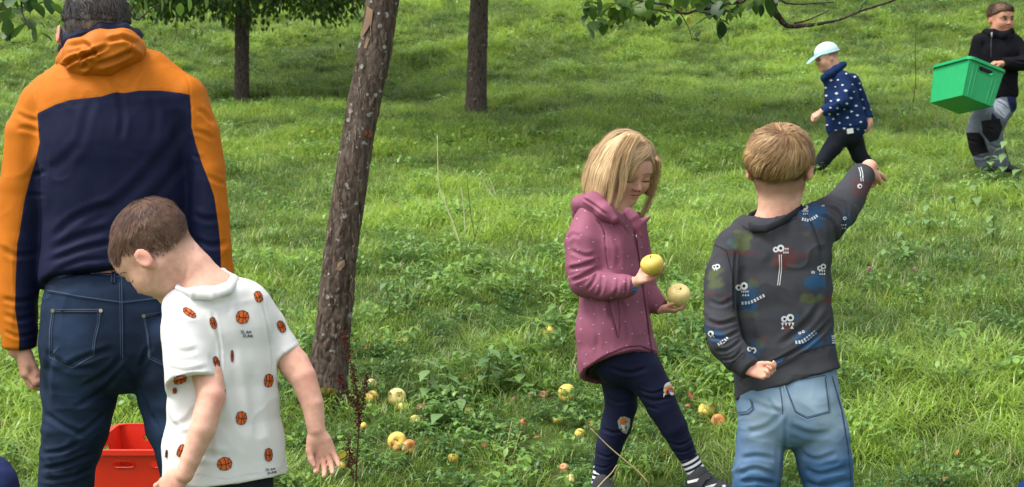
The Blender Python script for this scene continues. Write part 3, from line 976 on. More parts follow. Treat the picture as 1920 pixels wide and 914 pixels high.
F_j = [([(342, 235), (318, 275), (270, 335), (215, 385), (160, 420)], 11, 4.5), ([(350, 300), (300, 360), (255, 410)], 9, 3), ([(96, 320), (120, 300), (150, 270)], 10, 2.5),
       ([(100, 448), (135, 415), (180, 392), (210, 385)], 8, 4.5), ([(96, 470), (150, 445), (205, 430)], 8, 4.5), ([(92, 492), (150, 470), (215, 455)], 6, 4), ([(95, 515), (150, 492), (205, 485)], 5, 3), ([(222, 178), (230, 215), (226, 262)], 7, 3.5),
       ([(172, 190), (160, 230), (150, 275)], 9, 2.5), ([(282, 176), (290, 220), (285, 262)], 8, 2.5), ([(205, 140), (215, 158), (228, 172)], 6, 4), ([(262, 128), (250, 150), (246, 168)], 6, 3),
       ([(28, 212), (48, 222), (72, 228)], 5, 4), ([(30, 240), (55, 243), (74, 250)], 5, 3.5), ([(62, 330), (88, 322)], 5, 4), ([(52, 365), (88, 366)], 4, 3), ([(8, 470), (30, 480), (70, 476)], 6, 3), ([(5, 560), (35, 566), (66, 560)], 5, 4), ([(8, 590), (35, 600), (66, 592)], 5, 4), ([(8, 622), (36, 632), (66, 625)], 4, 4),
       ([(372, 205), (385, 215), (402, 232)], 5, 4), ([(362, 245), (385, 252), (402, 262)], 5, 3), ([(362, 290), (378, 300)], 4, 3), ([(388, 330), (410, 342), (424, 345)], 5, 3.5), ([(362, 400), (385, 412), (410, 410)], 6, 3), ([(368, 450), (395, 462), (430, 455)], 6, 3.5),
       ([(70, 216), (74, 268)], 2.2, 2.5), ([(357, 180), (359, 238)], 2.2, 2.5), ([(68, 170), (70, 190), (71, 213)], 2, 2), ([(345, 140), (354, 158), (357, 180)], 2, 2), (navy_poly[0:13], 2.0, 1.2), (navy_poly[14:22], 2.0, 1.2), (navy_poly[24:34], 2.0, 1.2)]
F_j = [(p, w * 1.15, a * .6) for p, w, a in F_j]
jk = build('jacket', j, .0046, M_jacket, man, folds=F_j, noise=[((9, 9, 5), .006, 4), ((24, 24, 14), .0022, 6)], crease=[((7, 7, 5), .006, 9), ((17, 17, 12), .003, 12)], attrs={'navy': lambda V, q: poly_in(q, navy_poly)}, D=D)
h_ = Shape()
ch(h_, D, [(128, 108, 20, 20, -.05), (150, 108, 31, 28, -.085), (190, 98, 35, 32, -.10), (228, 92, 32, 30, -.09), (254, 92, 21, 22, -.055)], ki=.02)
ch(h_, D, [(122, 116, 14, 22, -.03), (165, 122, 19, 24, -.09), (200, 120, 18, 24, -.10), (242, 104, 14, 22, -.06)], ki=.02, k=.02)
F_h = [([(112, 130), (140, 112), (162, 106), (200, 88)], 5, 9), ([(150, 118), (162, 104), (178, 100)], 4, 9), ([(128, 90), (160, 84), (175, 98), (182, 110)], 5, 5), ([(200, 78), (235, 74), (258, 84)], 5, 5), ([(180, 122), (215, 112), (250, 96)], 6, 6), ([(250, 78), (246, 92), (240, 106)], 2, 2.5), ([(154, 118), (165, 124), (150, 128)], 4, 6)]
build('hood', h_, .004, mat('jacket_hood', (.46, .132, .008), .55, .35, bump=.1, bscale=180), man, folds=F_h, noise=[((16, 16, 16), .004, 14)], crease=[((12, 12, 14), .007, 15)], D=D)
c_ = Shape()
ch(c_, D, [(118, 92, 13, 10, .03), (128, 78, 15, 11, -.035), (155, 66, 17, 11, -.075), (190, 58, 16, 11, -.085), (232, 58, 14, 11, -.06), (255, 68, 13, 10, 0.01), (250, 90, 12, 10, .07), (190, 105, 12, 10, .12), (125, 105, 12, 10, .09)], side=np.array([0, 0, 1.0]), ki=.015)
build('collar', c_, .004, mat('jacket_collar', (.0075, .010, .034), .55, .35, bump=.1, bscale=180), man, folds=[([(120, 80), (160, 66), (215, 60), (250, 66)], 3, 2)], D=D)
# jeans
M_jeans_dk = mat('dark_denim', (.0105, .0195, .041), .8, .25, bump=.25, bscale=500, var=.3, vscale=10)
colour_by(M_jeans_dk, [('fade', (.030, .056, .118), 0.1, 1.4)])
M_seam_dk = mat('dark_denim_seam', (.045, .07, .12), .8)
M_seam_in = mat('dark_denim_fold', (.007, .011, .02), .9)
M_rivet = mat('copper_rivet', (.35, .30, .22), .35, metallic=1)
pn = Shape()
ch(pn, D, [(226, 520, 132, 88), (226, 580, 140, 97), (227, 640, 145, 100), (228, 672, 140, 92)], cap=(.02, .03), k=.02, nexp=2.3)
ch(pn, D, [(156, 640, 72, 90), (152, 700, 72, 82), (150, 745, 68, 74), (142, 800, 61, 68), (131, 850, 54, 62), (126, 885, 50, 58), (121, 930, 49, 55), (118, 1050, 47, 52), (116, 1225, 44, 50)], k=.01)
ch(pn, D, [(308, 640, 68, 90), (316, 700, 68, 82), (327, 745, 67, 74), (336, 800, 61, 68), (348, 850, 54, 62), (354, 885, 51, 58), (358, 930, 49, 55), (368, 1050, 47, 52), (373, 1225, 44, 50)], k=.01)
F_p = [([(92, 500 + 30), (160, 512), (230, 522)], 3, 2), ([(84, 660), (130, 690), (180, 690)], 7, 3), ([(120, 690), (160, 672), (210, 655)], 7, 3.5), ([(228, 670), (200, 700), (150, 730)], 7, 4), ([(222, 700), (190, 735), (140, 765)], 6, 3.5), ([(84, 775), (120, 800), (160, 815)], 6, 3.5), ([(205, 770), (170, 800), (140, 820)], 6, 3),
       ([(82, 850), (115, 846), (150, 830)], 5, 5), ([(78, 880), (120, 872), (175, 850)], 5, 5), ([(80, 900), (130, 895), (172, 880)], 5, 4), ([(236, 690), (262, 735), (280, 790)], 7, 3), ([(100, 640), (90, 700), (86, 760)], 8, 2.5), ([(280, 650), (262, 690)], 6, 3), ([(295, 800), (285, 780)], 4, 3)]
fade_fn = lambda V, q: fbm(V * np.array([7, 7, 11]), 51, 3) * 1.1 + .35 + .5 * np.exp(-(((q[:, 0] - 150) / 34) ** 2 + ((q[:, 1] - 740) / 45) ** 2)) + .4 * np.exp(-(((q[:, 0] - 150) / 50) ** 2 + ((q[:, 1] - 620) / 40) ** 2))
je = build('jeans', pn, .0048, M_jeans_dk, man, folds=F_p, noise=[((14, 14, 20), .004, 24)], crease=[((8, 8, 13), .006, 27), ((18, 18, 30), .003, 28)], attrs={'fade': fade_fn}, D=D)
T = o_info[je.name]; dc = Decal(T)
pk_l = [(99, 581), (188, 581), (186, 605), (178, 640), (175, 668), (136, 690), (93, 670), (94, 620), (99, 581)]
pk_r = [(268, 591), (330, 582), (352, 585), (350, 660), (318, 690), (280, 672), (276, 630), (268, 591)]
for pk in (pk_l, pk_r):
    dc.stroke(pk, 2.2, 0); dc.stroke([(p[0] * .92 + .08 * np.mean([a[0] for a in pk]), p[1] * .92 + .08 * np.mean([a[1] for a in pk])) for p in pk], 1.2, 0)
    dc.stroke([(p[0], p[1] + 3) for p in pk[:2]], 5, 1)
    for p in pk[:2]: dc.disc(p[0] + 1, p[1] + 2, 3.6, m=2, off=.003)
dc.stroke([(100, 664), (112, 648)], 1.6, 0)
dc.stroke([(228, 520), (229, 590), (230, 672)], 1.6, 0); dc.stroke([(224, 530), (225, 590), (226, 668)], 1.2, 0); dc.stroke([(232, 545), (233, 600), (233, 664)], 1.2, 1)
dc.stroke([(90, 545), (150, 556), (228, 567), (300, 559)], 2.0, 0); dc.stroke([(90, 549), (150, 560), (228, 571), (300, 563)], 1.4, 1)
dc.stroke([(110, 520), (160, 510), (228, 520), (330, 516)], 2, 0)
dc.stroke([(130, 517), (175, 508), (228, 512)], 1.3, 0)
dc.done('pocket_stitching', [M_seam_dk, M_seam_in, M_rivet], je)
for x, y in ((213, 517), (252, 522)):
    lp = Decal(T); lp.stroke([(x, y - 8), (x - 1, y + 14)], 9, 0, .004); lp.stroke([(x - 3, y - 8), (x - 4, y + 14)], 1.2, 1, .0055); lp.stroke([(x + 3, y - 8), (x + 2, y + 14)], 1.2, 1, .0055); lp.done('belt_loop', [M_jeans_dk, M_seam_dk], je)
for x in (116, 373):
    a = P(x, 1230, D); a[2] = gz1(a[0], a[1]); shoe(man, 'shoe', a + np.array([0, -.07, .0]), (0.0, 1, 0), .29, M_shoe_dark, M_sole_white)

# red crate standing behind the man's legs
M_red = mat('red_plastic', (.74, .028, .010), .38, .5, bump=.03, bscale=60, var=.04)
def crate(name, mtl, Lx, Ly, H, taper, label, cat, loc, axes, slots, lip=.012, groove=True, t=.004, slot_z=.82):
    """open-topped stacking crate in local axes (x, y, z); walls are real shells with slots cut through"""
    root = bpy.data.objects.new(name, None); COL.objects.link(root)
    M4 = Matrix(((axes[0][0], axes[1][0], axes[2][0], loc[0]), (axes[0][1], axes[1][1], axes[2][1], loc[1]), (axes[0][2], axes[1][2], axes[2][2], loc[2]), (0, 0, 0, 1)))
    root.matrix_world = M4; tag(root, label, cat)
    def wall(nm, c0, c1, n, wslots):
        # c0,c1: bottom corners; wall leans outward by taper; built as a grid so that slots are true holes
        c0, c1, n = map(lambda v: np.asarray(v, float), (c0, c1, n)); d = c1 - c0; L = np.linalg.norm(d); d = d / L
        xs = sorted(set([0, L] + [v for s_ in wslots for v in (s_[0] * L, s_[1] * L)])); zs = sorted(set([0, H] + [v for s_ in wslots for v in (s_[2] * H, s_[3] * H)]))
        xs2 = []
        for i in range(len(xs) - 1): xs2 += list(np.linspace(xs[i], xs[i + 1], 4)[:-1])
        xs2.append(xs[-1]); xs = xs2
        def pt(x, z, s_):
            k = 1 + 2 * taper * z / H / L
            return c0 + d * (L / 2 + (x - L / 2) * k) + n * (taper * z / H - s_ * t) + np.array([0, 0, z])
        mb = MB()
        hole = lambda x, z: any(s_[0] * L < x < s_[1] * L and s_[2] * H < z < s_[3] * H for s_ in wslots)
        for i in range(len(xs) - 1):
            for k in range(len(zs) - 1):
                if hole((xs[i] + xs[i + 1]) / 2, (zs[k] + zs[k + 1]) / 2): continue
                q = [pt(xs[i], zs[k], 0), pt(xs[i + 1], zs[k], 0), pt(xs[i + 1], zs[k + 1], 0), pt(xs[i], zs[k + 1], 0)]
                r = [pt(xs[i], zs[k], 1), pt(xs[i + 1], zs[k], 1), pt(xs[i + 1], zs[k + 1], 1), pt(xs[i], zs[k + 1], 1)]
                mb.add(q + r, [[0, 1, 2, 3], [7, 6, 5, 4], [0, 4, 5, 1], [1, 5, 6, 2], [2, 6, 7, 3], [3, 7, 4, 0]])
        for s_ in wslots:                                # raised lip round each slot
            x0, x1, z0, z1 = s_[0] * L, s_[1] * L, s_[2] * H, s_[3] * H; rr = (z1 - z0) / 2; loop = []
            for a in np.linspace(math.pi / 2, math.pi * 1.5, 7): loop.append(pt(x0 + rr + rr * math.cos(a), (z0 + z1) / 2 + rr * math.sin(a), -.3))
            for a in np.linspace(-math.pi / 2, math.pi / 2, 7): loop.append(pt(x1 - rr + rr * math.cos(a), (z0 + z1) / 2 + rr * math.sin(a), -.3))
            mb.tube(loop + [loop[0], loop[1]], t * .8, 5)
        if groove and (groove != 'end' or nm == 'end_wall'):
            for fx in (.14, .25, .75, .86):
                mb.tube([pt(fx * L, .03 * H, -.1), pt(fx * L, H * .97, -.1)], t * .9, 6)
        o = mb.build(nm, mtl, None, smooth=False, link=True); o.parent = root; return o
    x, y = Lx / 2, Ly / 2
    wall('long_wall', (-x, -y, 0), (x, -y, 0), (0, -1, 0), slots[0]); wall('long_wall', (x, y, 0), (-x, y, 0), (0, 1, 0), slots[0])
    wall('end_wall', (x, -y, 0), (x, y, 0), (1, 0, 0), slots[1]); wall('end_wall', (-x, y, 0), (-x, -y, 0), (-1, 0, 0), slots[1])
    fl = MB(); fl.box((0, 0, t * .6), (x - .0005, 0, 0), (0, y - .0005, 0), (0, 0, t * .5))
    for k in (range(-2, 3) if groove != 'end' else ()): fl.box((k * x * .36, 0, -.002), (.004, 0, 0), (0, y * .9, 0), (0, 0, .0025))
    o = fl.build('base_panel', mtl, None, smooth=False); o.parent = root
    X, Y = x + taper, y + taper; rim = MB(); rr = .03; pts = []
    for (cx, cy, a0) in ((X - rr, Y - rr, 0), (-X + rr, Y - rr, 90), (-X + rr, -Y + rr, 180), (X - rr, -Y + rr, 270)):
        for a in np.linspace(a0, a0 + 90, 6): pts.append((cx + rr * math.cos(math.radians(a)), cy + rr * math.sin(math.radians(a))))
    n = len(pts); V = []
    for (ox, oz) in ((-t * 1.1, 0), (lip, 0), (lip, -lip * 1.3), (lip - .003, -lip * 1.3), (lip - .003, -.004), (-t * 1.1, -.004)):
        for (px_, py_) in pts:
            q = np.array([px_, py_]); dd = np.array([np.sign(px_), np.sign(py_)]) * .7
            nrm = np.array([px_ - np.clip(px_, -X + rr, X - rr), py_ - np.clip(py_, -Y + rr, Y - rr)]); nrm = nrm / (np.linalg.norm(nrm) + 1e-9)
            V.append((*(q + nrm * ox), H + .003 + oz))
    F = []
    for a in range(6):
        for k in range(n): F.append([a * n + k, a * n + (k + 1) % n, ((a + 1) % 6) * n + (k + 1) % n, ((a + 1) % 6) * n + k])
    rim.add(V, F); o = rim.build('rim', mtl, None, smooth=False); o.parent = root
    return root
cf = P(188, 846, 4.70); cb = P(198, 796, 5.11); zr = (cf[2] + cb[2]) / 2
cw, cd_ = .47, .40; cx0 = (cf[0] + cb[0]) / 2 + cw / 2; cy0 = (cf[1] + cb[1]) / 2
hh = .265
crate('plastic_crate', M_red, cw - .03, cd_ - .03, hh, .015, 'open red plastic crate on the grass behind the man\'s legs', 'crate', (cx0, cy0, zr - hh), np.eye(3),
      ([(.17, .31, .80, .88), (.42, .56, .80, .88), (.69, .83, .80, .88)], [(.33, .67, .76, .88)]), groove=False)
gl = zr - hh
# ------------------------------------------------------------------ boy in the white basketball tee shirt, head bowed
D = 3.5
gx = P(420, 1330, D)
tee_boy = empty('person', (gx[0], gx[1], gz1(gx[0], gx[1])), 'boy with cropped brown hair bowing his head in a white tee shirt of basketball prints', 'person')
U_ = np.array([-.74, .10, .66]); F_ = np.array([-.62, .27, -.73])
th = Head(P(290, 470, D), 186 * D / FPX, F_, U_)
M_skin_tee = skin_mat('skin_fair', (.64, .38, .28), (.105, .060, .042))
def tee_hair(l):
    # cropped: reaches the hairline in front, above the ear, down to the nape
    front = .27 - l[:, 1] + .55 * (l[:, 2] - .25)
    line = np.where(l[:, 1] < -.02, -.17 - .10 * np.clip((-l[:, 1] - .1) / .3, 0, 1), .10 - .1 * np.clip(.12 - l[:, 1], 0, .14) / .14)
    v = np.minimum((l[:, 2] - line) / .09, front / .035 + .5)
    fade = .55 + .45 * np.clip((l[:, 2] - line) / .28, 0, 1)
    return np.clip(v, 0, 1) * fade * (np.abs(l[:, 0]) < .375)
b = Shape(); th.add(b)
ch(b, D, [(394, 545, 42, 42, .0), (364, 505, 36, 38, .0), (334, 478, 40, 40, .01)], k=.02)
ch(b, D, [(410, 570, 78, 52), (420, 700, 78, 54), (425, 850, 74, 50)], side=np.array([.85, .5, 0]), k=.03)
# left arm (nearer), right arm
ch(b, D, [(352, 600, 33, 33, -.03), (366, 640, 35, 34, -.055), (390, 705, 29.5, 31, -.085), (396, 745, 26, 28, -.115), (380, 805, 24.5, 25, -.14), (358, 860, 18.5, 20, -.145), (346, 890, 17, 18, -.145)], k=.012)
hand(b, P(345, 890, D - .145), (-.75, .25, -.62), (.35, .9, -.2), .125, (.5, .55, .6, .6), -1, (.4, .4), rw=.018)
ch(b, D, [(500, 600, 28, 28, .05), (531, 655, 27, 28, .05), (552, 684, 29, 29, .045), (568, 708, 25, 26, .03), (586, 758, 21, 21, .02), (593, 806, 17, 14, .01)], k=.012)
hand(b, P(593, 806, D + .01), (.30, .05, -.95), (-.05, -1, .05), .125, (.62, .5, .42, .38), 1, (.45, .55), rw=.0185, spread=.2)
ch(b, D, [(415, 880, 56, 48), (395, 960, 38, 40), (390, 1130, 34, 34), (388, 1300, 28, 30)], k=.02)
ch(b, D, [(428, 880, 56, 48), (458, 960, 38, 40, .04), (465, 1130, 34, 34, .04), (465, 1300, 28, 30, .04)], k=.02)
F_tb = [([(346, 562), (352, 545), (362, 532)], 3, 1.0), ([(332, 548), (342, 530), (352, 500)], 5, 1.5), ([(366, 470), (364, 458), (358, 446)], 4, 1.5)]
body = build('body', b, .0034, M_skin_tee, tee_boy, attrs=th.skin_attrs(tee_hair, [(578, 712, 20, 24, .5), (408, 748, 16, 26, .45), (606, 850, 40, 34, .38), (322, 905, 34, 16, .4), (540, 680, 30, 20, .15)]), folds=F_tb, D=D)
# lashes and brow on the visible side
dc = Decal(o_info[body.name])
M_lash = mat('lash', (.05, .03, .02), .7)
q = lambda x, y, z: tuple(pix(th.L(x, y, z)))
dc.stroke([q(-.145 + k_ * .07, .37, -.05 + .02 * k_ ** 2) for k_ in (-1, -.5, 0, .5, 1)], 1.3, 0, .001); dc.stroke([q(-.15 + k_ * .08, .36, .09 - .018 * k_ ** 2) for k_ in (-1, -.5, 0, .5, 1)], 1.5, 1, .001)
dc.done('lash_and_face_lines', [M_lash, mat('brow_brown', (.16, .09, .06), .8)], tee_boy)
hs_ = Shape(); th.add(hs_)
M_hair_brown = hair_mat('hair_brown', (.05, .026, .019), (.20, .115, .082), .6, .2)
crown = th.L(.02, -.30, .42)
keepf = lambda V: (tee_hair(th.loc(V)) > .35)
r_all = seeds_on(body, 9000, keep=keepf, seed=4)
lr = th.loc(r_all)
top = (lr[:, 2] > .20) | ((lr[:, 1] > .12) & (lr[:, 2] > .12))
dirf = lambda p: unit_rows(p - crown) + th.F * .25
ho = strands('hair', hs_, r_all[~top], lambda p: unit_rows(p - crown) * .8 - th.U * .3, .007, M_hair_brown, tee_boy, S=3, w=.0011, lift=(.0005, .0022), jit=.35, seed=5)
r2 = seeds_on(body, 7000, keep=lambda V: keepf(V) & ((lambda l: (l[:, 2] > .20) | ((l[:, 1] > .12) & (l[:, 2] > .12)))(th.loc(V))), seed=6)
strands('fringe', hs_, r2, dirf, .018, M_hair_brown, ho, S=4, w=.0013, lift=(.001, .0055), jit=.22, seed=7)
# tee shirt
M_tee = mat('white_jersey', (.66, .655, .64), .85, .2, bump=.08, bscale=500)
SV = np.array([.85, .5, 0])
t = Shape()
ch(t, D, [(340, 583, 35, 44, -.03), (350, 620, 46, 54, -.055), (354, 670, 48, 58, -.075), (364, 745, 53, 60, -.10)], k=.03)
s1, s2 = P(312, 727, D - .10), P(414, 707, D - .10)
ax_ = unit(P(364, 745, D - .115) - P(354, 670, D - .085)); sd1 = unit(s2 - s1)
n1 = unit(ax_ - sd1 * (ax_ @ sd1))
t.cut(s1, n1 + np.array([0, -.10, 0]), k=.002, near=(P(364, 740, D - .11), .085))
# right sleeve
ch(t, D, [(468, 575, 38, 44, .03), (500, 612, 36, 44, .06), (522, 648, 33, 40, .06), (548, 690, 31, 38, .05)], k=.02)
s3, s4 = P(557, 651, D + .05), P(513, 682, D + .05)
ax2 = unit(P(548, 690, D + .05) - P(500, 612, D + .06)); sd2 = unit(s4 - s3)
t.cut(s3, ax2 - sd2 * (ax2 @ sd2), k=.002, near=(P(542, 682, D + .05), .055))
# openings
t.chain([P(361, 716, D - .088), P(366, 770, D - .105)], [(45 * D / FPX, .052), (48 * D / FPX, .054)], k=.003, mode='sub', cap=(.02, None))
t.chain([P(528, 655, D + .055), P(552, 700, D + .05)], [(26 * D / FPX, .038), (26 * D / FPX, .038)], k=.003, mode='sub')
ch(t, D, [(404, 556, 62, 44, .0), (410, 578, 92, 58, .0), (414, 620, 98, 66), (417, 690, 98, 68), (419, 760, 103, 70), (420, 830, 112, 74), (422, 905, 118, 78)], side=SV, cap=(.035, .02), k=.02, nexp=2.35)
hA, hB, hC = P(250, 918, D - .02), P(532, 888, D + .04), P(420, 912, D - .12)
n_ = np.cross(hB - hA, hC - hA); n_ = n_ if n_[2] < 0 else -n_
t.cut(hB, n_, k=.002)
t.chain([P(421, 850, D), P(422, 940, D)], [(103 * D / FPX, 66 * D / FPX), (109 * D / FPX, 70 * D / FPX)], side=SV, k=.003, mode='sub', cap=(.02, None))
# neck hole
t.chain([P(392, 548, D), P(350, 495, D)], [47 * D / FPX, 50 * D / FPX], k=.004, mode='sub')
F_t = [([(400, 602), (412, 640), (414, 700)], 3, 2.2), ([(398, 585), (404, 610), (412, 640)], 5, 2), ([(312, 650), (340, 660), (372, 655)], 7, 2), ([(312, 690), (345, 697), (390, 690)], 6, 2), ([(325, 800), (350, 790), (372, 760)], 8, 2.5), ([(330, 860), (380, 852), (430, 858)], 9, 2.5), ([(500, 610), (508, 650), (512, 700)], 3, 2.5), ([(490, 560), (500, 600), (509, 650)], 3, 1.5),
       ([(430, 640), (440, 720), (450, 800)], 12, 2), ([(470, 690), (478, 760), (485, 840)], 12, 1.8), ([(395, 760), (390, 820), (400, 870)], 9, 2.5), ([(318, 578), (345, 590), (370, 592)], 6, 1.5), ([(432, 560), (428, 590)], 6, 1), ([(313, 722), (360, 716), (414, 702)], 1.2, 1.0), ([(325, 878), (420, 899), (532, 877)], 1.2, .8)]
tee = build('tee_shirt', t, .0036, M_tee, tee_boy, folds=F_t, noise=[((10, 10, 7), .0035, 61), ((26, 26, 18), .0012, 62)], D=D, crease=[((9, 9, 6), .0045, 63), ((20, 20, 13), .0022, 67)])
cl = Shape()
ringp = [(336, 545, -.055), (362, 553, -.084), (398, 554, -.086), (428, 543, -.064), (441, 523, -.01), (420, 512, .05), (372, 512, .06), (338, 532, .01), (336, 545, -.055)]
cl.chain([P(x, y, D + dd) for x, y, dd in ringp], [(.0115, .007)] * 9, side=unit(P(330, 470, D) - P(395, 540, D)), ki=.004)
build('collar', cl, .0028, M_tee, tee)
# prints
M_ball = mat('print_orange', (.62, .13, .03), .85, .2); M_ink = mat('print_ink', (.03, .02, .022), .85, .2); M_inknavy = mat('print_navy', (.03, .035, .07), .85)
T = o_info[tee.name]
balls = [(355, 587, 14, 6.5, .6), (400, 606, 6.5, 11.5, -.25), (454, 595, 12.5, 12.5, .1), (484, 557, 7.5, 11, -.4), (527, 613, 7, 12, -.45), (405, 679, 5.5, 11, -.3), (435, 668, 3, 12, 0), (503, 714, 8.5, 13, .1), (338, 712, 13, 8.5, -.3), (328, 733, 4.5, 6, 0),
         (421, 735, 1.8, 6, 0), (452, 784, 10.5, 13, .1), (340, 845, 6.5, 12.5, .4), (421, 870, 14, 12.5, -.2), (503, 853, 7.5, 13, 0), (313, 851, 2, 8, .1)]
for (x, y, rx, ry, a) in balls:
    d = Decal(T); d.disc(x, y, rx, ry, a, 0, .0012)
    ca, sa = math.cos(a), math.sin(a); tr = lambda u, v: (x + rx * u * ca - ry * v * sa, y + rx * u * sa + ry * v * ca)
    k_ = np.linspace(-.96, .96, 9); lw = 1.3 if min(rx, ry) > 5 else .9
    d.stroke([tr(0.15 * (1 - v * v), v) for v in k_], lw, 1); d.stroke([tr(u, .2 * (1 - u * u) - .1) for u in k_], lw, 1)
    for q in (-1, 1):
        d.stroke([tr(q * (.45 + .42 * v * v), v * .9) for v in np.linspace(-.9, .9, 7)], lw * .9, 1)
    d.stroke([tr(math.cos(w) * .98, math.sin(w) * .98) for w in np.linspace(0, 6.283, 20)], lw * .7, 1)
    d.done('basketball_print', [M_ball, M_ink], tee)
d = Decal(T); write(d, 'SLAM', 451, 620, 4.0, 5.2, 1.0, 1.0, 0, .05); write(d, 'DUNK', 455, 627.5, 4.0, 5.2, 1.1, 1.0, 0, .03)
write(d, 'SLAM', 497.5, 879, 3.6, 4.6, .9, .9, 0, -.1); write(d, 'DUNK', 501, 886, 3.6, 4.4, .9, .9, 0, -.2)
d.done('lettering', [M_inknavy], tee)
d = Decal(T); M_thread = mat('white_thread', (.66, .65, .64), .9)
d.stroke([(322, 722), (365, 714), (412, 700)], .8, 0, .0012); d.stroke([(340, 880), (420, 897), (531, 876)], .8, 0, .0012)
d.done('hem_stitching', [M_thread], tee)
tr_ = Shape()
ch(tr_, D, [(421, 850, 92, 66), (421, 905, 92, 66)], side=SV, k=.02)
ch(tr_, D, [(395, 930, 52, 58), (390, 1060, 48, 50), (388, 1290, 42, 44)], k=.03); ch(tr_, D, [(455, 930, 52, 58, .04), (462, 1060, 48, 50, .04), (465, 1290, 42, 44, .04)], k=.03)
build('trousers', tr_, .006, mat('dark_cotton', (.014, .017, .028), .9, bump=.2, bscale=300), tee_boy, noise=[((12, 12, 12), .004, 71)])
for x, dd in ((388, 0), (465, .04)):
    a = P(x, 1325, D + dd); a[2] = gz1(a[0], a[1]); shoe(tee_boy, 'shoe', a - np.array([-.03, .06, 0]), (-.5, .85, 0), .21, M_shoe_dark, M_sole_white)
# ------------------------------------------------------------------ girl in the pink dotted jacket holding two apples
D = 4.85
gp = P(1230, 935, D)
girl = empty('person', (gp[0], gp[1], gz1(gp[0], gp[1])), 'girl with a blonde bob in a pink dotted jacket and navy leggings, holding two apples', 'person')
gh = Head(P(1176, 315, D), 122 * D / FPX, (.42, -.79, -.44), (.20, -.37, .905))
M_skin_girl = skin_mat('skin_fair_girl', (.60, .35, .255))
b = Shape(); gh.add(b)
ch(b, D, [(1148, 412, 26, 26), (1156, 388, 24, 25), (1164, 350, 27, 27)], k=.02)
ch(b, D, [(1148, 430, 46, 34), (1150, 560, 46, 36), (1158, 670, 50, 40)], side=np.array([.6, .8, 0]), k=.02)
ch(b, D, [(1100, 420, 22, 22, -.05), (1093, 500, 18, 18, -.09), (1100, 532, 17, 17, -.11), (1150, 536, 14, 14, -.15), (1190, 530, 11, 12, -.17)])
ch(b, D, [(1190, 430, 20, 20, .06), (1200, 525, 17, 17, .08), (1222, 568, 13, 13, .05), (1238, 579, 10.5, 11, .03)])
hand(b, P(1191, 529, D - .17), (.93, -.08, .30), (-.30, -.25, .92), .112, (.28, .30, .30, .30), -1, (.75, .25), rw=.0165, spread=.10, thumb_n=.75)
hand(b, P(1238, 579, D + .03), (.97, -.22, -.08), (.08, .12, .99), .105, (.55, .62, .60, .55), 1, (.55, .3), rw=.016, spread=.22, thumb_n=.5)
ch(b, D, [(1170, 680, 34), (1226, 735, 22), (1260, 800, 16), (1292, 862, 12), (1306, 890, 13)], k=.02)
ch(b, D, [(1158, 690, 26, 30, .05), (1162, 760, 21, 23, .07), (1142, 838, 16, 17, .08), (1128, 900, 14, 14, .09), (1124, 935, 14, 14, .09)], k=.02)
gbody = build('body', b, .0032, M_skin_girl, girl, attrs=gh.skin_attrs(None, [(1222, 515, 34, 20, .35), (1264, 578, 32, 22, .4)]), D=D)
T = o_info[gbody.name]; dc = Decal(T)
M_lash_crease = mat('lash_fair_and_crease', (.075, .045, .03), .7); M_brow2 = mat('brow_fair', (.30, .19, .11), .8)
q = lambda x, y, z: tuple(pix(gh.L(x, y, z)))
for s_ in (-1, 1):
    dc.stroke([q(s_ * (.145 + k_ * .075), .37, -.05 + .02 * abs(k_) ** 2) for k_ in (-1, -.5, 0, .5, 1)], 1.9, 0, .001)
    dc.stroke([q(s_ * (.15 + k_ * .085), .36, .085 - .018 * k_ ** 2) for k_ in (-1, -.5, 0, .5, 1)], 2.2, 1, .001)
dc.stroke([q(k_ * .07, .38, -.276 + .008 * k_ ** 2) for k_ in (-1, -.5, 0, .5, 1)], 1.3, 0, .001)  # dark stroke along the lip groove, its shade put into colour
for s_ in (-1, 1): dc.disc(*q(s_ * .03, .42, -.178), 1.3, m=0, off=.001)  # dark discs stand for the shade inside the nostrils
dc.done('lash_and_face_lines', [M_lash_crease, M_brow2], girl)
# hair: a chin-length bob, side parted, hanging forward
hb = Shape()
E = lambda c, r, k=.04: hb.ell(gh.L(*c), np.asarray(r) * gh.s, gh.A, k * gh.s)
E((0, -.06, .15), (.415, .465, .40))
E((0, -.20, -.10), (.43, .33, .42), .1)
hb.chain([gh.L(.33, .04, .18), gh.L(.43, .02, -.10), gh.L(.47, .02, -.44)], [(.09 * gh.s, .24 * gh.s), (.10 * gh.s, .27 * gh.s), (.075 * gh.s, .26 * gh.s)], side=gh.R, k=.06 * gh.s)
hb.chain([gh.L(-.33, .10, .16), gh.L(-.35, .14, -.10), gh.L(-.35, .18, -.30)], [(.065 * gh.s, .17 * gh.s), (.05 * gh.s, .14 * gh.s), (.02 * gh.s, .05 * gh.s)], side=gh.R, k=.05 * gh.s)
hb.chain([gh.L(.12, -.34, .0), gh.L(.20, -.32, -.40)], [(.32 * gh.s, .15 * gh.s), (.30 * gh.s, .13 * gh.s)], side=gh.R, k=.08 * gh.s)
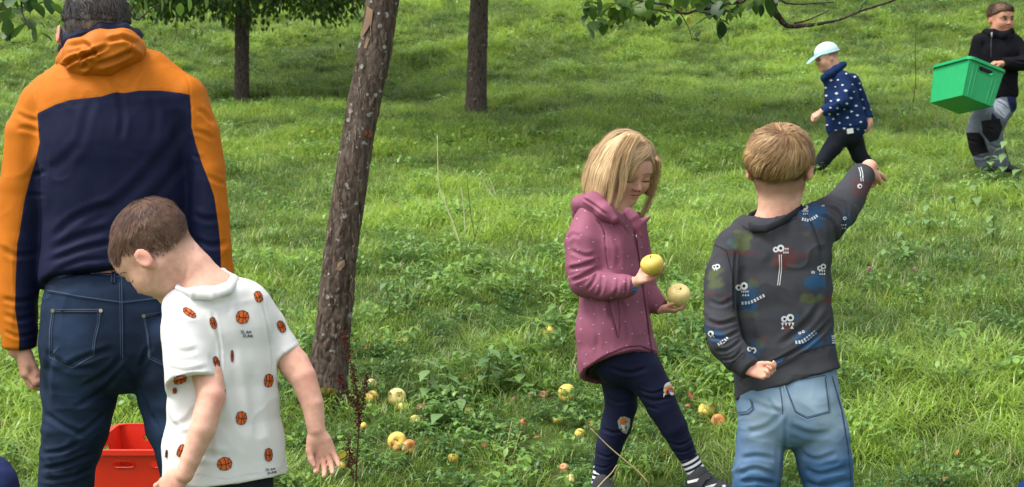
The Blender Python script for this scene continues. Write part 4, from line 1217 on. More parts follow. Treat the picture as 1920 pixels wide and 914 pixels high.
# face opening
hb.chain([gh.L(-.075, .55, .15), gh.L(-.06, .60, -.62)], [(.245 * gh.s, .36 * gh.s), (.225 * gh.s, .42 * gh.s)], side=gh.R, k=.03 * gh.s, mode='sub')
hb.cut(gh.L(0, 0, -.55), -gh.U + gh.F * .25, k=.01)
M_hair_bl = hair_mat('hair_blonde', (.25, .14, .062), (.86, .63, .35), .45, .35)
M_hair_bl_u = mat('hair_blonde_under', (.24, .14, .068), .6, .3, bump=.5, bscale=120, var=.3, vscale=60)
hcap = build('hair', hb, .0036, M_hair_bl_u, girl, noise=[((40, 40, 6), .004, 81)], D=D)
part0, part1 = gh.L(.10, .30, .50), gh.L(.06, -.25, .55)
def bob_dir(p):
    l = gh.loc(p); sgn = np.tanh((l[:, 0] + .20 + .05 * vnoise(p * 60, 5)) * 14)[:, None]
    topw = np.clip((l[:, 2] - .12) / .3, 0, 1)[:, None]
    return -gh.U * (1.0 - .55 * topw) + gh.R * sgn * topw * .9 + gh.F * (.10 * (l[:, 1] > 0)[:, None] - .25 * topw * (l[:, 1] < -.1)[:, None] + .12)
seed_top = seeds_on(hcap, 4300, keep=lambda V: gh.loc(V)[:, 2] > .22, seed=9)
seed_all = seeds_on(hcap, 2800, keep=lambda V: (gh.loc(V)[:, 2] > -.25), seed=10)
def bob_len(p):
    l = gh.loc(p); return gh.s * np.clip((l[:, 2] + .66) * 1.04 + .14 * (l[:, 2] > .3), .12, 1.35)
fall = lambda p: np.clip((gh.loc(p)[:, 2] + .60) / .2, 0.0, 1)
strands('hair_strands', hb, np.concatenate([seed_top, seed_all]), bob_dir, bob_len, M_hair_bl, hcap, S=16, w=.0017, lift=(.0, .012), jit=.10, seed=12, tipw=.3, proj=fall, clump=48)
strands('stray_hair', hb, seeds_on(hcap, 130, keep=lambda V: gh.loc(V)[:, 2] > -.2, seed=14), bob_dir, lambda p: bob_len(p) * .8, M_hair_bl, hcap, S=12, w=.0011, lift=(.006, .022), jit=.28, seed=15, tipw=.3, proj=fall, clump=20)
R9 = np.random.default_rng(5)
def hair_lock(n9, c9, sx):
    m9 = MB(); t9 = []
    for k in range(n9):
        ln = int(len(c9) * R9.uniform(.6, 1)); o9 = R9.normal(0, 1, 3) * np.array([.0075, .008, .004]) * sx; w9 = R9.uniform(.0008, .0018); tt = np.linspace(0, 1, ln)
        cc9 = c9[:ln] + o9 * (1 - .55 * tt[:, None]) + .002 * np.sin(tt * 5 + R9.uniform(0, 6))[:, None]
        m9.tube(cc9, w9 * .5 * (1 - .6 * tt), 3); t9 += [float(np.clip(R9.normal(.55, .25), 0, 1))] * (ln * 3)
    o9 = m9.build('hair_lock', M_hair_bl, hcap); set_attr(o9, 'tone', t9)
hair_lock(260, catmull([gh.L(-.26, .26, .30), gh.L(-.34, .27, .10), gh.L(-.37, .28, -.15), gh.L(-.33, .33, -.42), gh.L(-.24, .38, -.66), gh.L(-.17, .40, -.80)], 5), 1)
hair_lock(300, catmull([P(1192, 256, D - .080), P(1178, 285, D - .104), P(1170, 320, D - .106), P(1167, 355, D - .102), P(1160, 380, D - .095), P(1151, 399, D - .09)], 5), 1)
hair_lock(160, catmull([P(1180, 256, D - .078), P(1160, 290, D - .104), P(1150, 330, D - .106), P(1145, 365, D - .102), P(1138, 396, D - .098)], 5), 1.2)
# jacket
SVg = np.array([.6, .8, 0])
M_pink = mat('pink_softshell', (.245, .080, .128), .62, .35, bump=.10, bscale=260, var=.05, vscale=14)
M_pink_in = mat('dark_interior', (.022, .012, .02), .9)
g = Shape()
ch(g, D, [(1141, 398, 36, 32), (1144, 422, 56, 44), (1147, 465, 66, 50), (1150, 520, 67, 52), (1150, 570, 70, 56), (1151, 620, 76, 64), (1158, 670, 78, 68), (1166, 720, 76, 70)], side=SVg, cap=(.02, .02), k=.02, nexp=2.3)
hA, hB, hC = P(1091, 706, D - .02), P(1234, 672, D + .02), P(1185, 657, D - .115)
n_ = np.cross(hB - hA, hC - hA); n_ = n_ if n_[2] < 0 else -n_
g.cut(hB, n_, k=.003)
g.chain([P(1152, 640, D), P(1168, 740, D)], [(70 * D / FPX, 60 * D / FPX), (72 * D / FPX, 64 * D / FPX)], side=SVg, k=.004, mode='sub')
ch(g, D, [(1104, 416, 30, 32, -.035), (1093, 455, 35, 35, -.07), (1092, 500, 32, 33, -.09), (1096, 530, 28, 29, -.105), (1140, 537, 25, 25, -.14), (1170, 537, 23, 23, -.155), (1186, 536, 18, 19, -.165)], k=.02, cap=(None, .01))
ch(g, D, [(1185, 425, 28, 30, .05), (1199, 500, 27, 30, .08), (1206, 545, 26, 26, .07), (1224, 566, 22, 22, .05), (1240, 577, 16, 16, .035)], k=.015, cap=(None, .008))
g.ell(P(1160, 372, D - .03), np.array([30, 30, 32]) * D / FPX, None, .01, 'sub')
F_g = [([(1118, 412), (1132, 430), (1136, 470), (1138, 500)], 2.2, 2.2), ([(1134, 405), (1160, 420), (1180, 440)], 3, 2), ([(1188, 430), (1196, 470), (1203, 520), (1208, 560), (1215, 610), (1222, 668)], 2.0, 2.4), ([(1070, 470), (1095, 480), (1115, 478)], 5, 2.5), ([(1066, 505), (1090, 500), (1120, 490)], 5, 4), ([(1072, 528), (1095, 518), (1118, 505)], 4.5, 4), ([(1100, 545), (1115, 525), (1120, 510)], 4, 3), ([(1130, 518), (1128, 540), (1122, 555)], 4, 2.5),
       ([(1160, 520), (1158, 540), (1152, 557)], 4, 2), ([(1176, 520), (1175, 540), (1172, 555)], 3, 2.5), ([(1135, 570), (1150, 600), (1160, 632)], 4, 2.5), ([(1140, 560), (1145, 600)], 5, 2), ([(1113, 575), (1118, 610), (1122, 660)], 6, 2), ([(1094, 696), (1130, 672), (1170, 655), (1200, 652), (1231, 664)], 1.6, 1.6), ([(1160, 560), (1175, 600), (1180, 640)], 6, 2), ([(1090, 600), (1094, 640), (1100, 690)], 7, 1.6), ([(1150, 440), (1160, 470), (1158, 505)], 6, 1.6), ([(1062, 450), (1075, 440), (1088, 445)], 5, 2)]
gj = build('jacket', g, .0038, M_pink, girl, folds=F_g, noise=[((13, 13, 10), .0032, 84), ((32, 32, 26), .0012, 85)], crease=[((11, 11, 8), .005, 86), ((24, 24, 17), .0022, 87)], D=D)
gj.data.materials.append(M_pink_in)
lin = Shape(); lin.chain([P(1152, 648, D), P(1166, 702, D)], [(66 * D / FPX, 57 * D / FPX), (67 * D / FPX, 59 * D / FPX)], side=SVg); lin.cut(hB - n_ * .012, n_)  # dark solid filling the jacket just above its hem
build('jacket_interior', lin, .005, M_pink_in, gj)
# hood lying on the back, collar and stand-up flap
hd_ = Shape()
ch(hd_, D, [(1084, 396, 10, 24, .04), (1096, 382, 17, 26, .02), (1114, 382, 20, 25, -.045), (1136, 398, 15, 18, -.085), (1152, 412, 9, 12, -.10)], k=.01, ki=.02)
ch(hd_, D, [(1086, 405, 12, 24, .06), (1105, 385, 16, 24, .08), (1140, 385, 14, 20, .1)], k=.02, ki=.02)
build('hood', hd_, .0036, M_pink, gj, noise=[((18, 18, 18), .003, 88)], folds=[([(1092, 372), (1112, 384), (1138, 404)], 3, 3), ([(1080, 400), (1100, 398), (1120, 410)], 3, 2.5)], D=D)
fl = Shape()
ch(fl, D, [(1176, 396, 9, 6, -.10), (1188, 408, 11, 6, -.105), (1196, 424, 9, 5, -.10), (1202, 442, 4, 5, -.095)], k=.008)
ch(fl, D, [(1192, 424, 8, 5, -.10), (1208, 414, 6, 4, -.10), (1219, 407, 2.2, 3, -.10)], k=.01)
build('collar_flap', fl, .003, M_pink, gj, D=D)
T = o_info[gj.name]; d = Decal(T); M_seam_pk = mat('pink_seam', (.13, .025, .06), .8)
d.stroke([(1189, 432), (1196, 470), (1203, 520), (1208, 560), (1215, 610), (1223, 668)], 2.2, 0)
d.stroke([(1118, 410), (1132, 430), (1136, 470), (1140, 505)], 1.4, 0); d.stroke([(1140, 562), (1150, 600), (1158, 634)], 1.4, 0); d.stroke([(1158, 560), (1162, 600), (1160, 634)], 1.2, 0)
d.stroke([(1094, 692), (1130, 668), (1170, 651), (1200, 648), (1231, 660)], 1.2, 0)
d.done('zip', [M_seam_pk], gj)
zp = MB(); a = P(1193, 441, D - .115); zp.tube([a, a + np.array([.002, -.002, -.012]), a + np.array([.004, 0, -.028])], [.0035, .0025, .0018], 6); zp.build('zip_pull', mat('zip_metal', (.16, .07, .10), .3, metallic=.8), gj)
d = Decal(T); M_dot = mat('pale_print', (.46, .27, .33), .85); R_ = random.Random(4); dots = []
while len(dots) < 95:
    c_ = (R_.uniform(1055, 1248), R_.uniform(395, 705))
    if all(math.hypot(c_[0] - o_[0], c_[1] - o_[1]) > 17 for o_ in dots): dots.append(c_)
for c_ in dots: d.disc(*c_, 2.0, 1.25, R_.uniform(-.9, .3), 0, .0013, 8, 1)
d.done('dot_print', [M_dot], gj)
# blue knitted cuff
kc = Shape(); ch(kc, D, [(1183, 536, 16.5, 17, -.164), (1189, 534, 15, 15, -.168)], k=.004, cap=(.003, .003))
M_knit = mat('blue_knit', (.09, .20, .42), .9, bump=.4, bscale=160, stretch=(1, 1, 4))
M_rib = mat('blue_knit_dark', (.03, .08, .22), .9)
ck = build('knitted_cuff', kc, .0026, M_knit, girl)
d = Decal(o_info[ck.name])
for i in range(7): d.stroke([(1181, 522 + i * 5), (1186, 521 + i * 5), (1193, 520 + i * 5)], 1.4, 0, .0012)
d.done('cuff_rib', [M_rib], ck)
# leggings
M_leg = mat('navy_leggings', (.0095, .012, .036), .75, .3, bump=.12, bscale=300)
lg = Shape()
ch(lg, D, [(1160, 640, 60, 52), (1166, 672, 60, 54)], side=SVg, k=.02)
ch(lg, D, [(1176, 665, 46, 50, -.01), (1206, 700, 39, 42, -.02), (1226, 728, 32.5, 35, -.03), (1242, 763, 29, 32, -.03), (1262, 800, 26, 29, -.025), (1278, 832, 21, 23, -.02), (1290, 857, 18.5, 20, -.02)], k=.02, cap=(None, .006))
ch(lg, D, [(1156, 675, 44, 46, .04), (1162, 720, 33, 36, .06), (1165, 760, 30, 32, .07), (1156, 795, 29, 30, .075), (1142, 838, 24.5, 26, .08), (1131, 888, 19.5, 20, .085)], k=.015, cap=(None, .006))
F_l = [([(1140, 690), (1180, 700), (1215, 690)], 5, 2.5), ([(1196, 730), (1225, 738), (1256, 726)], 3, 2), ([(1200, 742), (1226, 752), (1262, 744)], 4, 2), ([(1214, 762), (1235, 770)], 3, 1.5), ([(1246, 828), (1275, 835), (1300, 822)], 3, 2), ([(1258, 845), (1280, 848), (1302, 838)], 2.5, 2), ([(1135, 745), (1160, 755), (1192, 748)], 4, 1.5), ([(1130, 805), (1150, 812), (1178, 808)], 4, 2), ([(1118, 850), (1140, 858), (1156, 850)], 3, 1.5), ([(1112, 872), (1132, 878), (1150, 870)], 2.5, 1.5)]
lgo = build('leggings', lg, .0038, M_leg, girl, folds=F_l, noise=[((20, 20, 20), .0018, 91)], D=D)
T = o_info[lgo.name]
cols = [mat('patch_white', (.72, .70, .66), .8), mat('patch_orange', (.62, .17, .03), .8), mat('patch_red', (.55, .06, .03), .8), mat('patch_yellow', (.72, .50, .20), .8), mat('patch_blue', (.18, .36, .66), .8), mat('patch_grey', (.36, .36, .33), .8), M_trim_dark]
def arch(cx, cy, rx, ry, n=14): return [(cx - rx, cy + ry)] + [(cx + rx * math.cos(a), cy - ry * math.sin(a) * 1.0 + 0) for a in np.linspace(math.pi, 0, n)] + [(cx + rx, cy + ry)]
d = Decal(T)
d.poly(arch(1254.5, 731, 11, 14), 0, .0022)
for i, (r_, m_) in enumerate(((8.8, 3), (6.8, 1), (4.9, 2), (3.0, 4))):
    d.poly(arch(1254.5, 732 + (8.8 - r_) * .5, r_, r_ * 1.05), m_, .0028 + i * .0006)
d.disc(1249.5, 735, 1.4, m=6, off=.006); d.disc(1257, 739, 3.4, 2.2, m=0, off=.006)
d.done('rainbow_patch', cols, lgo)
d = Decal(T); d.poly([(1158, 790), (1163, 782), (1171, 781), (1181, 785), (1180, 800), (1174, 814), (1168, 812), (1160, 803)], 5, .0022)
d.poly([(1162, 788), (1166, 783), (1172, 783), (1174, 790), (1169, 796), (1163, 795)], 1, .0028); d.poly([(1164, 797), (1172, 797), (1172, 808), (1167, 806)], 0, .0028); d.poly([(1174, 795), (1178, 793), (1177, 801), (1174, 804)], 3, .0028); d.disc(1172, 791, 1.4, m=6, off=.004); d.disc(1172.5, 801, 1.6, m=6, off=.004)
d.done('bird_patch', cols, lgo)
# striped socks and velcro trainers
def sock(nodes, nstr):
    s_ = Shape(); ch(s_, D, nodes, k=.004)
    p0 = P(*nodes[0][:2], D + nodes[0][4]); p1 = P(*nodes[-1][:2], D + nodes[-1][4]); ax = unit(p1 - p0); L = np.linalg.norm(p1 - p0)
    m_ = mat('striped_sock', (.70, .70, .70), .9, bump=.2, bscale=400)
    colour_by(m_, [('band', (.016, .018, .05), -.12, .12)])
    return build('sock', s_, .0028, m_, girl, attrs={'band': lambda V, q: np.sin(((V - p0) @ ax) / L * nstr * 2 * math.pi + .6)}, D=D)
sock([(1287, 850, 17.5, 18, -.02), (1298, 872, 17.5, 18, -.02), (1310, 892, 18.5, 20, -.02)], 5.2)
sock([(1131, 880, 18.5, 19, .085), (1127, 905, 17.5, 18, .085), (1124, 930, 18, 19, .085)], 5)
M_shoe_g = mat('trainer_grey', (.035, .037, .042), .75, bump=.3, bscale=260)
hp = P(1289, 924, D - .02)
sh1 = shoe(girl, 'trainer', hp, (.93, -.30, -.06), .192, M_shoe_g, M_sole_white)
T = o_info[sh1.name]; d = Decal(T); M_strap = mat('velcro_strap', (.045, .047, .052), .85); M_stripe = mat('white_stripe', (.62, .62, .60), .6)
d.stroke([(1290, 905), (1306, 901), (1330, 896)], 5, 1, .002); d.stroke([(1322, 914), (1345, 909), (1360, 913)], 4, 1, .002)
d.stroke([(1306, 916), (1318, 898), (1334, 887), (1346, 891)], 12, 0, .005); d.stroke([(1340, 918), (1354, 905), (1368, 902)], 9, 0, .005)
d.done('strap', [M_strap, M_stripe], sh1)
hp2 = P(1112, 960, D + .085); hp2[2] = gz1(hp2[0], hp2[1])
shoe(girl, 'trainer', hp2, (.75, -.65, -.05), .192, M_shoe_g, M_sole_white)
# ------------------------------------------------------------------ boy in the dark sweatshirt pointing uphill
D = 4.35
gp = P(1480, 1070, D)
pt_boy = empty('person', (gp[0], gp[1], gz1(gp[0], gp[1])), 'fair-haired boy seen from behind pointing uphill in a charcoal sweatshirt of cartoon faces', 'person')
ph = Head(P(1462, 314, D), 142 * D / FPX, (.30, .94, -.10), (.03, .10, .99))
M_skin_pt = skin_mat('skin_fair_boy', (.60, .345, .24), (.19, .11, .058))
nape = lambda l: np.clip((l[:, 2] + .47 - .5 * np.clip(l[:, 1] + .2, 0, 1)) / .12, 0, 1) * (l[:, 1] < .10) * (np.abs(l[:, 0]) < .36) * .75
b = Shape(); ph.add(b)
ch(b, D, [(1452, 430, 44, 40), (1460, 400, 39, 38), (1463, 355, 40, 40)], k=.02)
ch(b, D, [(1452, 450, 78, 42), (1462, 580, 78, 46), (1475, 720, 80, 52)], k=.02)
ch(b, D, [(1366, 475, 24, 24, -.02), (1352, 550, 20, 20, -.06), (1356, 625, 19, 20, -.09), (1384, 672, 17, 17, -.125), (1402, 691, 13, 12, -.15)])
ch(b, D, [(1520, 435, 28, 28, 0), (1560, 413, 26, 26, .08), (1590, 374, 21, 21, .18), (1618, 330, 17, 17, .26), (1630, 314, 15, 15, .285)])
hand(b, P(1401, 692, D - .15), (.86, -.30, -.18), (-.10, -.55, .80), .108, (.75, .85, .95, 1.0), -1, (.35, .5), rw=.018, spread=.05)
hand(b, P(1621, 320, D + .265), (.55, .80, -.14), (-.1, .1, -1), .135, (.15, 1.1, 1.2, 1.2), -1, (.4, .6), rw=.024, spread=.05)
ch(b, D, [(1430, 740, 44), (1425, 870, 36), (1418, 1000, 30), (1416, 1055, 24)], k=.02)
ch(b, D, [(1525, 740, 44), (1545, 870, 36), (1555, 1000, 30), (1558, 1055, 24)], k=.02)
pbody = build('body', b, .0036, M_skin_pt, pt_boy, attrs=ph.skin_attrs(nape, [(1408, 702, 24, 18, .5), (1632, 320, 20, 24, .45), (1465, 405, 40, 14, .12)]), D=D)
hb = Shape()
E = lambda c, r, k=.04: hb.ell(ph.L(*c), np.asarray(r) * ph.s, ph.A, k * ph.s)
E((0, -.07, .15), (.425, .50, .405)); E((0, -.12, -.02), (.375, .375, .31), .14)
for q in (-1, 1): E((q * .30, .16, .02), (.12, .22, .26), .08)
hb.cut(ph.L(0, .36, .1), ph.F * .95 - ph.U * .5, k=.02); hb.cut(ph.L(0, -.30, -.26), -ph.U + ph.F * .30, k=.07)
for q in (-1, 1): hb.ell(ph.L(q * .45, -.04, -.14), np.array([.15, .17, .21]) * ph.s, ph.A, .02, 'sub')
M_hair_fair = hair_mat('hair_fair', (.15, .078, .034), (.56, .36, .17), .48, .3)
hcap = build('hair', hb, .0036, mat('hair_fair_under', (.13, .072, .034), .6, .3, bump=.5, bscale=110, var=.35, vscale=50), pt_boy, noise=[((30, 30, 8), .005, 101)], D=D)
whorl = ph.L(.09, -.36, .36)
def pdir(p):
    r = p - whorl; l = ph.loc(p)
    low = np.clip((.15 - l[:, 2]) / .3, 0, 1)[:, None]
    return unit_rows(r) * (1 - .6 * low) + np.cross(ph.F, unit_rows(r)) * .35 - ph.U * low * .8
strands('hair_strands', hb, np.concatenate([seeds_on(hcap, 4600, seed=21), seeds_on(hcap, 900, keep=lambda V: np.linalg.norm(V - whorl, axis=1) < .045, seed=23)]), pdir, .070, M_hair_fair, hcap, S=9, w=.0020, lift=(.0, .012), jit=.20, seed=22, tipw=.3, clump=42)
strands('hair_edge', hb, seeds_on(hcap, 2600, keep=lambda V: ph.loc(V)[:, 2] < -.02, seed=26), pdir, .052, M_hair_fair, hcap, S=6, w=.0017, lift=(.0, .006), jit=.22, seed=27, tipw=.2, proj=lambda q: np.clip((ph.loc(q)[:, 2] + .16) / .12, 0.0, 1), clump=42)
strands('stray_hair', hb, seeds_on(hcap, 110, seed=28), pdir, .05, M_hair_fair, hcap, S=7, w=.0010, lift=(.006, .020), jit=.4, seed=29, tipw=.3, clump=20)
ns = Shape(); ph.add(ns)
strands('nape_hair', ns, seeds_on(pbody, 5200, keep=lambda V: nape(ph.loc(V)) > .2, seed=24), lambda p: -ph.U + .2 * ph.F, .015, hair_mat('hair_fair_nape', (.12, .068, .034), (.33, .20, .105)), hcap, S=3, w=.0016, lift=(.0005, .002), jit=.2, seed=25)
# sweatshirt
SVp = np.array([.97, -.25, 0])
M_swt = mat('charcoal_sweat', (.044, .045, .052), .9, .2, bump=.12, bscale=330, var=.10, vscale=18)
w_ = Shape()
ch(w_, D, [(1448, 428, 60, 44), (1450, 445, 86, 54), (1452, 480, 101, 60), (1457, 540, 101, 62), (1463, 600, 96, 62), (1468, 660, 96, 66), (1479, 715, 98, 70), (1482, 790, 98, 68)], cap=(.025, .02), k=.02, nexp=2.3)
hA, hB, hC = P(1384, 749, D), P(1578, 691, D + .02), P(1470, 722, D - .10)
n_ = np.cross(hB - hA, hC - hA); n_ = n_ if n_[2] < 0 else -n_
w_.cut(hB, n_, k=.004)
w_.chain([P(1478, 725, D), P(1484, 800, D)], [(90 * D / FPX, 60 * D / FPX)] * 2, k=.003, mode='sub', cap=(.02, None))
ch(w_, D, [(1372, 462, 33, 40, -.01), (1356, 510, 31, 36, -.035), (1350, 560, 29, 34, -.065), (1351, 610, 30, 34, -.085), (1360, 645, 31, 33, -.11), (1382, 672, 27, 29, -.13), (1404, 691, 22, 23, -.15)], k=.018, cap=(None, .008))
ch(w_, D, [(1512, 432, 46, 50, .0), (1545, 416, 41, 44, .05), (1572, 396, 35, 36, .11), (1594, 366, 29, 31, .19), (1610, 340, 25.5, 27, .24), (1619, 327, 24, 25, .265)], k=.03, cap=(None, .008))
w_.chain([P(1444, 425, D + .01), P(1452, 370, D + .01)], [(52 * D / FPX, 46 * D / FPX), (60 * D / FPX, 50 * D / FPX)], k=.004, mode='sub', cap=(.02, None))
F_w = [([(1560, 600), (1520, 640), (1470, 672), (1432, 690)], 5, 4), ([(1540, 570), (1510, 610), (1460, 650)], 8, 3), ([(1400, 560), (1410, 620), (1422, 670)], 10, 3), ([(1380, 470), (1376, 520), (1376, 590)], 3, 2.5), ([(1326, 600), (1350, 610), (1380, 600)], 5, 3.5), ([(1332, 632), (1356, 636), (1384, 622)], 4, 4), ([(1345, 658), (1366, 656), (1388, 640)], 4, 3.5), ([(1330, 565), (1352, 572), (1376, 560)], 5, 2.5), ([(1352, 676), (1375, 672), (1392, 655)], 3, 2.5),
       ([(1536, 402), (1556, 412), (1566, 432), (1566, 470)], 4, 3.5), ([(1548, 385), (1572, 398), (1580, 420), (1578, 450)], 3.5, 4), ([(1562, 372), (1584, 384), (1592, 405)], 3, 3.5), ([(1572, 356), (1594, 372), (1606, 388)], 4, 2), ([(1520, 415), (1530, 440), (1545, 490)], 5, 2.5), ([(1430, 440), (1450, 470), (1440, 500)], 10, 1.5), ([(1384, 713), (1427, 698), (1440, 692), (1500, 664), (1563, 646)], 2, 2.2), ([(1366, 688), (1384, 672), (1394, 662)], 2, 2), ([(1600, 322), (1614, 332), (1628, 352)], 1.6, 1.5)]
TZ = lambda X, Y: (1300 + X / 2.406, 380 + Y / 2.406)
def blot(lst):
    def fn(V, q):
        r = np.zeros(len(V)); nz = fbm(V * 55, 131, 3)
        for X, Y, rx, ry, a in lst:
            cx, cy = TZ(X, Y); d2 = ((q[:, 0] - cx) / (rx / 2.406)) ** 2 + ((q[:, 1] - cy) / (ry / 2.406)) ** 2
            r = np.maximum(r, a * np.clip(1.5 * (1.0 - d2 + 1.1 * nz), 0, 1))
        return r
    return fn
colour_by(M_swt, [('blue', (.020, .070, .150), 0, 1.1), ('olive', (.085, .105, .040), 0, 1.2), ('red', (.11, .027, .022), 0, 1.5)])
swt = build('sweatshirt', w_, .0038, M_swt, pt_boy, folds=F_w, noise=[((11, 11, 9), .0045, 111), ((26, 26, 20), .0015, 112)], crease=[((9, 9, 7), .005, 113), ((20, 20, 15), .0022, 117)], D=D,
            attrs={'blue': blot([(250, 430, 65, 70, .9), (555, 365, 55, 55, 1), (510, 620, 75, 50, .8), (285, 660, 45, 45, .7), (540, 60, 75, 60, .9), (110, 600, 55, 40, .7), (440, 515, 60, 20, .45), (180, 175, 30, 30, .5), (620, 620, 25, 50, .5), (690, 90, 25, 60, .5), (60, 590, 30, 40, .5)]),
                   'olive': blot([(215, 170, 55, 55, .9), (100, 340, 45, 60, .9), (540, 435, 60, 26, .9), (275, 365, 30, 25, .6), (300, 640, 25, 30, .6), (225, 505, 90, 18, .35), (515, 145, 25, 14, .5)]),
                   'red': blot([(410, 255, 55, 62, .95), (215, 228, 85, 12, .7), (505, 238, 30, 14, .7), (605, 440, 22, 25, .9), (425, 567, 24, 12, .9), (318, 612, 16, 18, .7), (75, 412, 26, 12, .7), (150, 430, 30, 14, .5), (765, -70, 60, 50, .6), (110, 550, 20, 12, .5), (285, 345, 20, 14, .4)])})
cb = Shape()
ring = [(1396, 417, -.02), (1412, 429, -.070), (1438, 429, -.094), (1465, 416, -.092), (1490, 401, -.062), (1501, 390, -.010), (1490, 380, .05), (1450, 385, .075), (1408, 405, .05), (1396, 417, -.02)]
cb.chain([P(x, y, D + dd) for x, y, dd in ring], [(.0105, .0055)] * len(ring), side=unit(P(1452, 360, D) - P(1446, 430, D)), ki=.004)
build('collar', cb, .0028, mat('charcoal_rib', (.022, .023, .027), .9, .2, bump=.3, bscale=250), swt)
T = o_info[swt.name]; d = Decal(T); d.stroke([(1386, 714), (1427, 699), (1442, 692), (1500, 665), (1564, 646)], 1.4, 0); d.stroke([(1368, 689), (1384, 673), (1393, 664)], 1.2, 0); d.stroke([(1392, 424), (1412, 436), (1440, 436), (1468, 423), (1494, 408)], 1.2, 0, .003); d.stroke([(1338, 458), (1362, 470), (1374, 520), (1376, 580)], 1.2, 0); d.stroke([(1512, 402), (1526, 430), (1540, 470)], 1.2, 0)
d.done('seam', [mat('charcoal_seam', (.013, .013, .016), .9)], swt)
M_white_pr = mat('print_white', (.46, .48, .48), .85); M_black_pr = mat('print_black', (.008, .008, .01), .85)
def eye(d, X, Y, r, dx=0, dy=0):
    x, y = TZ(X, Y); d.disc(x, y, r / 2.2, m=0, off=.0014, n=12, rings=2); d.disc(x + dx, y + dy, r / 5.2, m=1, off=.0022, n=8, rings=1)
def teeth(d, X0, X1, Y, n, h, up=1):
    for i in range(n):
        xa, xb = X0 + (X1 - X0) * i / n, X0 + (X1 - X0) * (i + .85) / n
        a, b_, c_ = TZ(xa, Y), TZ(xb, Y), TZ((xa + xb) / 2, Y + h * up); d.poly([a, b_, c_], 0, .0016)
def dashes(d, pts, n, w):
    p = np.array([TZ(*q_) for q_ in pts]); L = np.r_[0, np.cumsum(np.hypot(*np.diff(p, axis=0).T))]
    for i in range(n):
        t0, t1 = L[-1] * i / n, L[-1] * (i + .6) / n
        d.stroke([(np.interp(t, L, p[:, 0]), np.interp(t, L, p[:, 1])) for t in np.linspace(t0, t1, 3)], w / 2.406, 0, .0016, 1.0)
def face(fn):
    d = Decal(T); fn(d); d.done('monster_face', [M_white_pr, M_black_pr], swt)
def m1(d):
    eye(d, 372, 213, 12); eye(d, 394, 207, 15); teeth(d, 404, 432, 206, 3, 12); teeth(d, 404, 432, 230, 3, 12, -1)
    d.stroke([TZ(388, 236), TZ(389, 300), TZ(380, 374)], 1.5, 0); d.stroke([TZ(397, 236), TZ(398, 300), TZ(389, 374)], 1.5, 0)
def m2(d):
    eye(d, 203, 384, 13); eye(d, 229, 377, 16); teeth(d, 215, 252, 398, 4, 11); teeth(d, 220, 255, 422, 3, 11, -1); dashes(d, [(218, 454), (250, 452), (272, 445), (298, 430), (326, 416)], 8, 14)
def m3(d):
    eye(d, 410, 526, 13, .5); eye(d, 437, 520, 16, .5); teeth(d, 396, 458, 542, 4, 17); teeth(d, 396, 414, 572, 1, 14, -1); teeth(d, 436, 456, 570, 1, 14, -1)
def m4(d):
    eye(d, 569, 297, 11); eye(d, 585, 289, 12); teeth(d, 564, 596, 306, 3, 9); teeth(d, 566, 596, 326, 3, 9, -1); dashes(d, [(532, 314), (548, 318)], 3, 12)
def m5(d): dashes(d, [(460, 632), (490, 628), (515, 612), (535, 596), (556, 580)], 8, 15); eye(d, 480, 590, 6); eye(d, 496, 584, 6)
def m6(d): eye(d, 253, 662, 11); eye(d, 271, 668, 13)
def m7(d): eye(d, 96, 292, 9); eye(d, 110, 290, 11); teeth(d, 92, 112, 302, 2, 8)
def m8(d): eye(d, 80, 592, 12); teeth(d, 76, 100, 602, 2, 8); dashes(d, [(112, 642), (135, 628), (158, 606)], 5, 14)
def m9(d): eye(d, 503, 22, 14); eye(d, 482, 26, 10); teeth(d, 492, 520, 38, 4, 9); teeth(d, 494, 518, 56, 3, 8, -1); dashes(d, [(490, 76), (520, 82), (545, 70), (562, 58)], 7, 13); teeth(d, 578, 592, 14, 2, 8)
def m10(d): teeth(d, 664, 690, 98, 3, 9); teeth(d, 668, 690, 118, 2, 8, -1); eye(d, 682, 72, 7)
def m11(d):
    d.stroke([(1610, 315), (1613, 325), (1614, 341)], 1.5, 0); d.stroke([(1614, 314), (1617, 325), (1618, 341)], 1.5, 0)
    d.disc(1611.5, 350, 4.5, m=0, off=.0014); d.disc(1612, 350.5, 2, m=1, off=.0022)
def m12(d): dashes(d, [(628, 600), (632, 640)], 4, 14)
for fn in (m1, m2, m3, m4, m5, m6, m7, m8, m9, m10, m11, m12): face(fn)
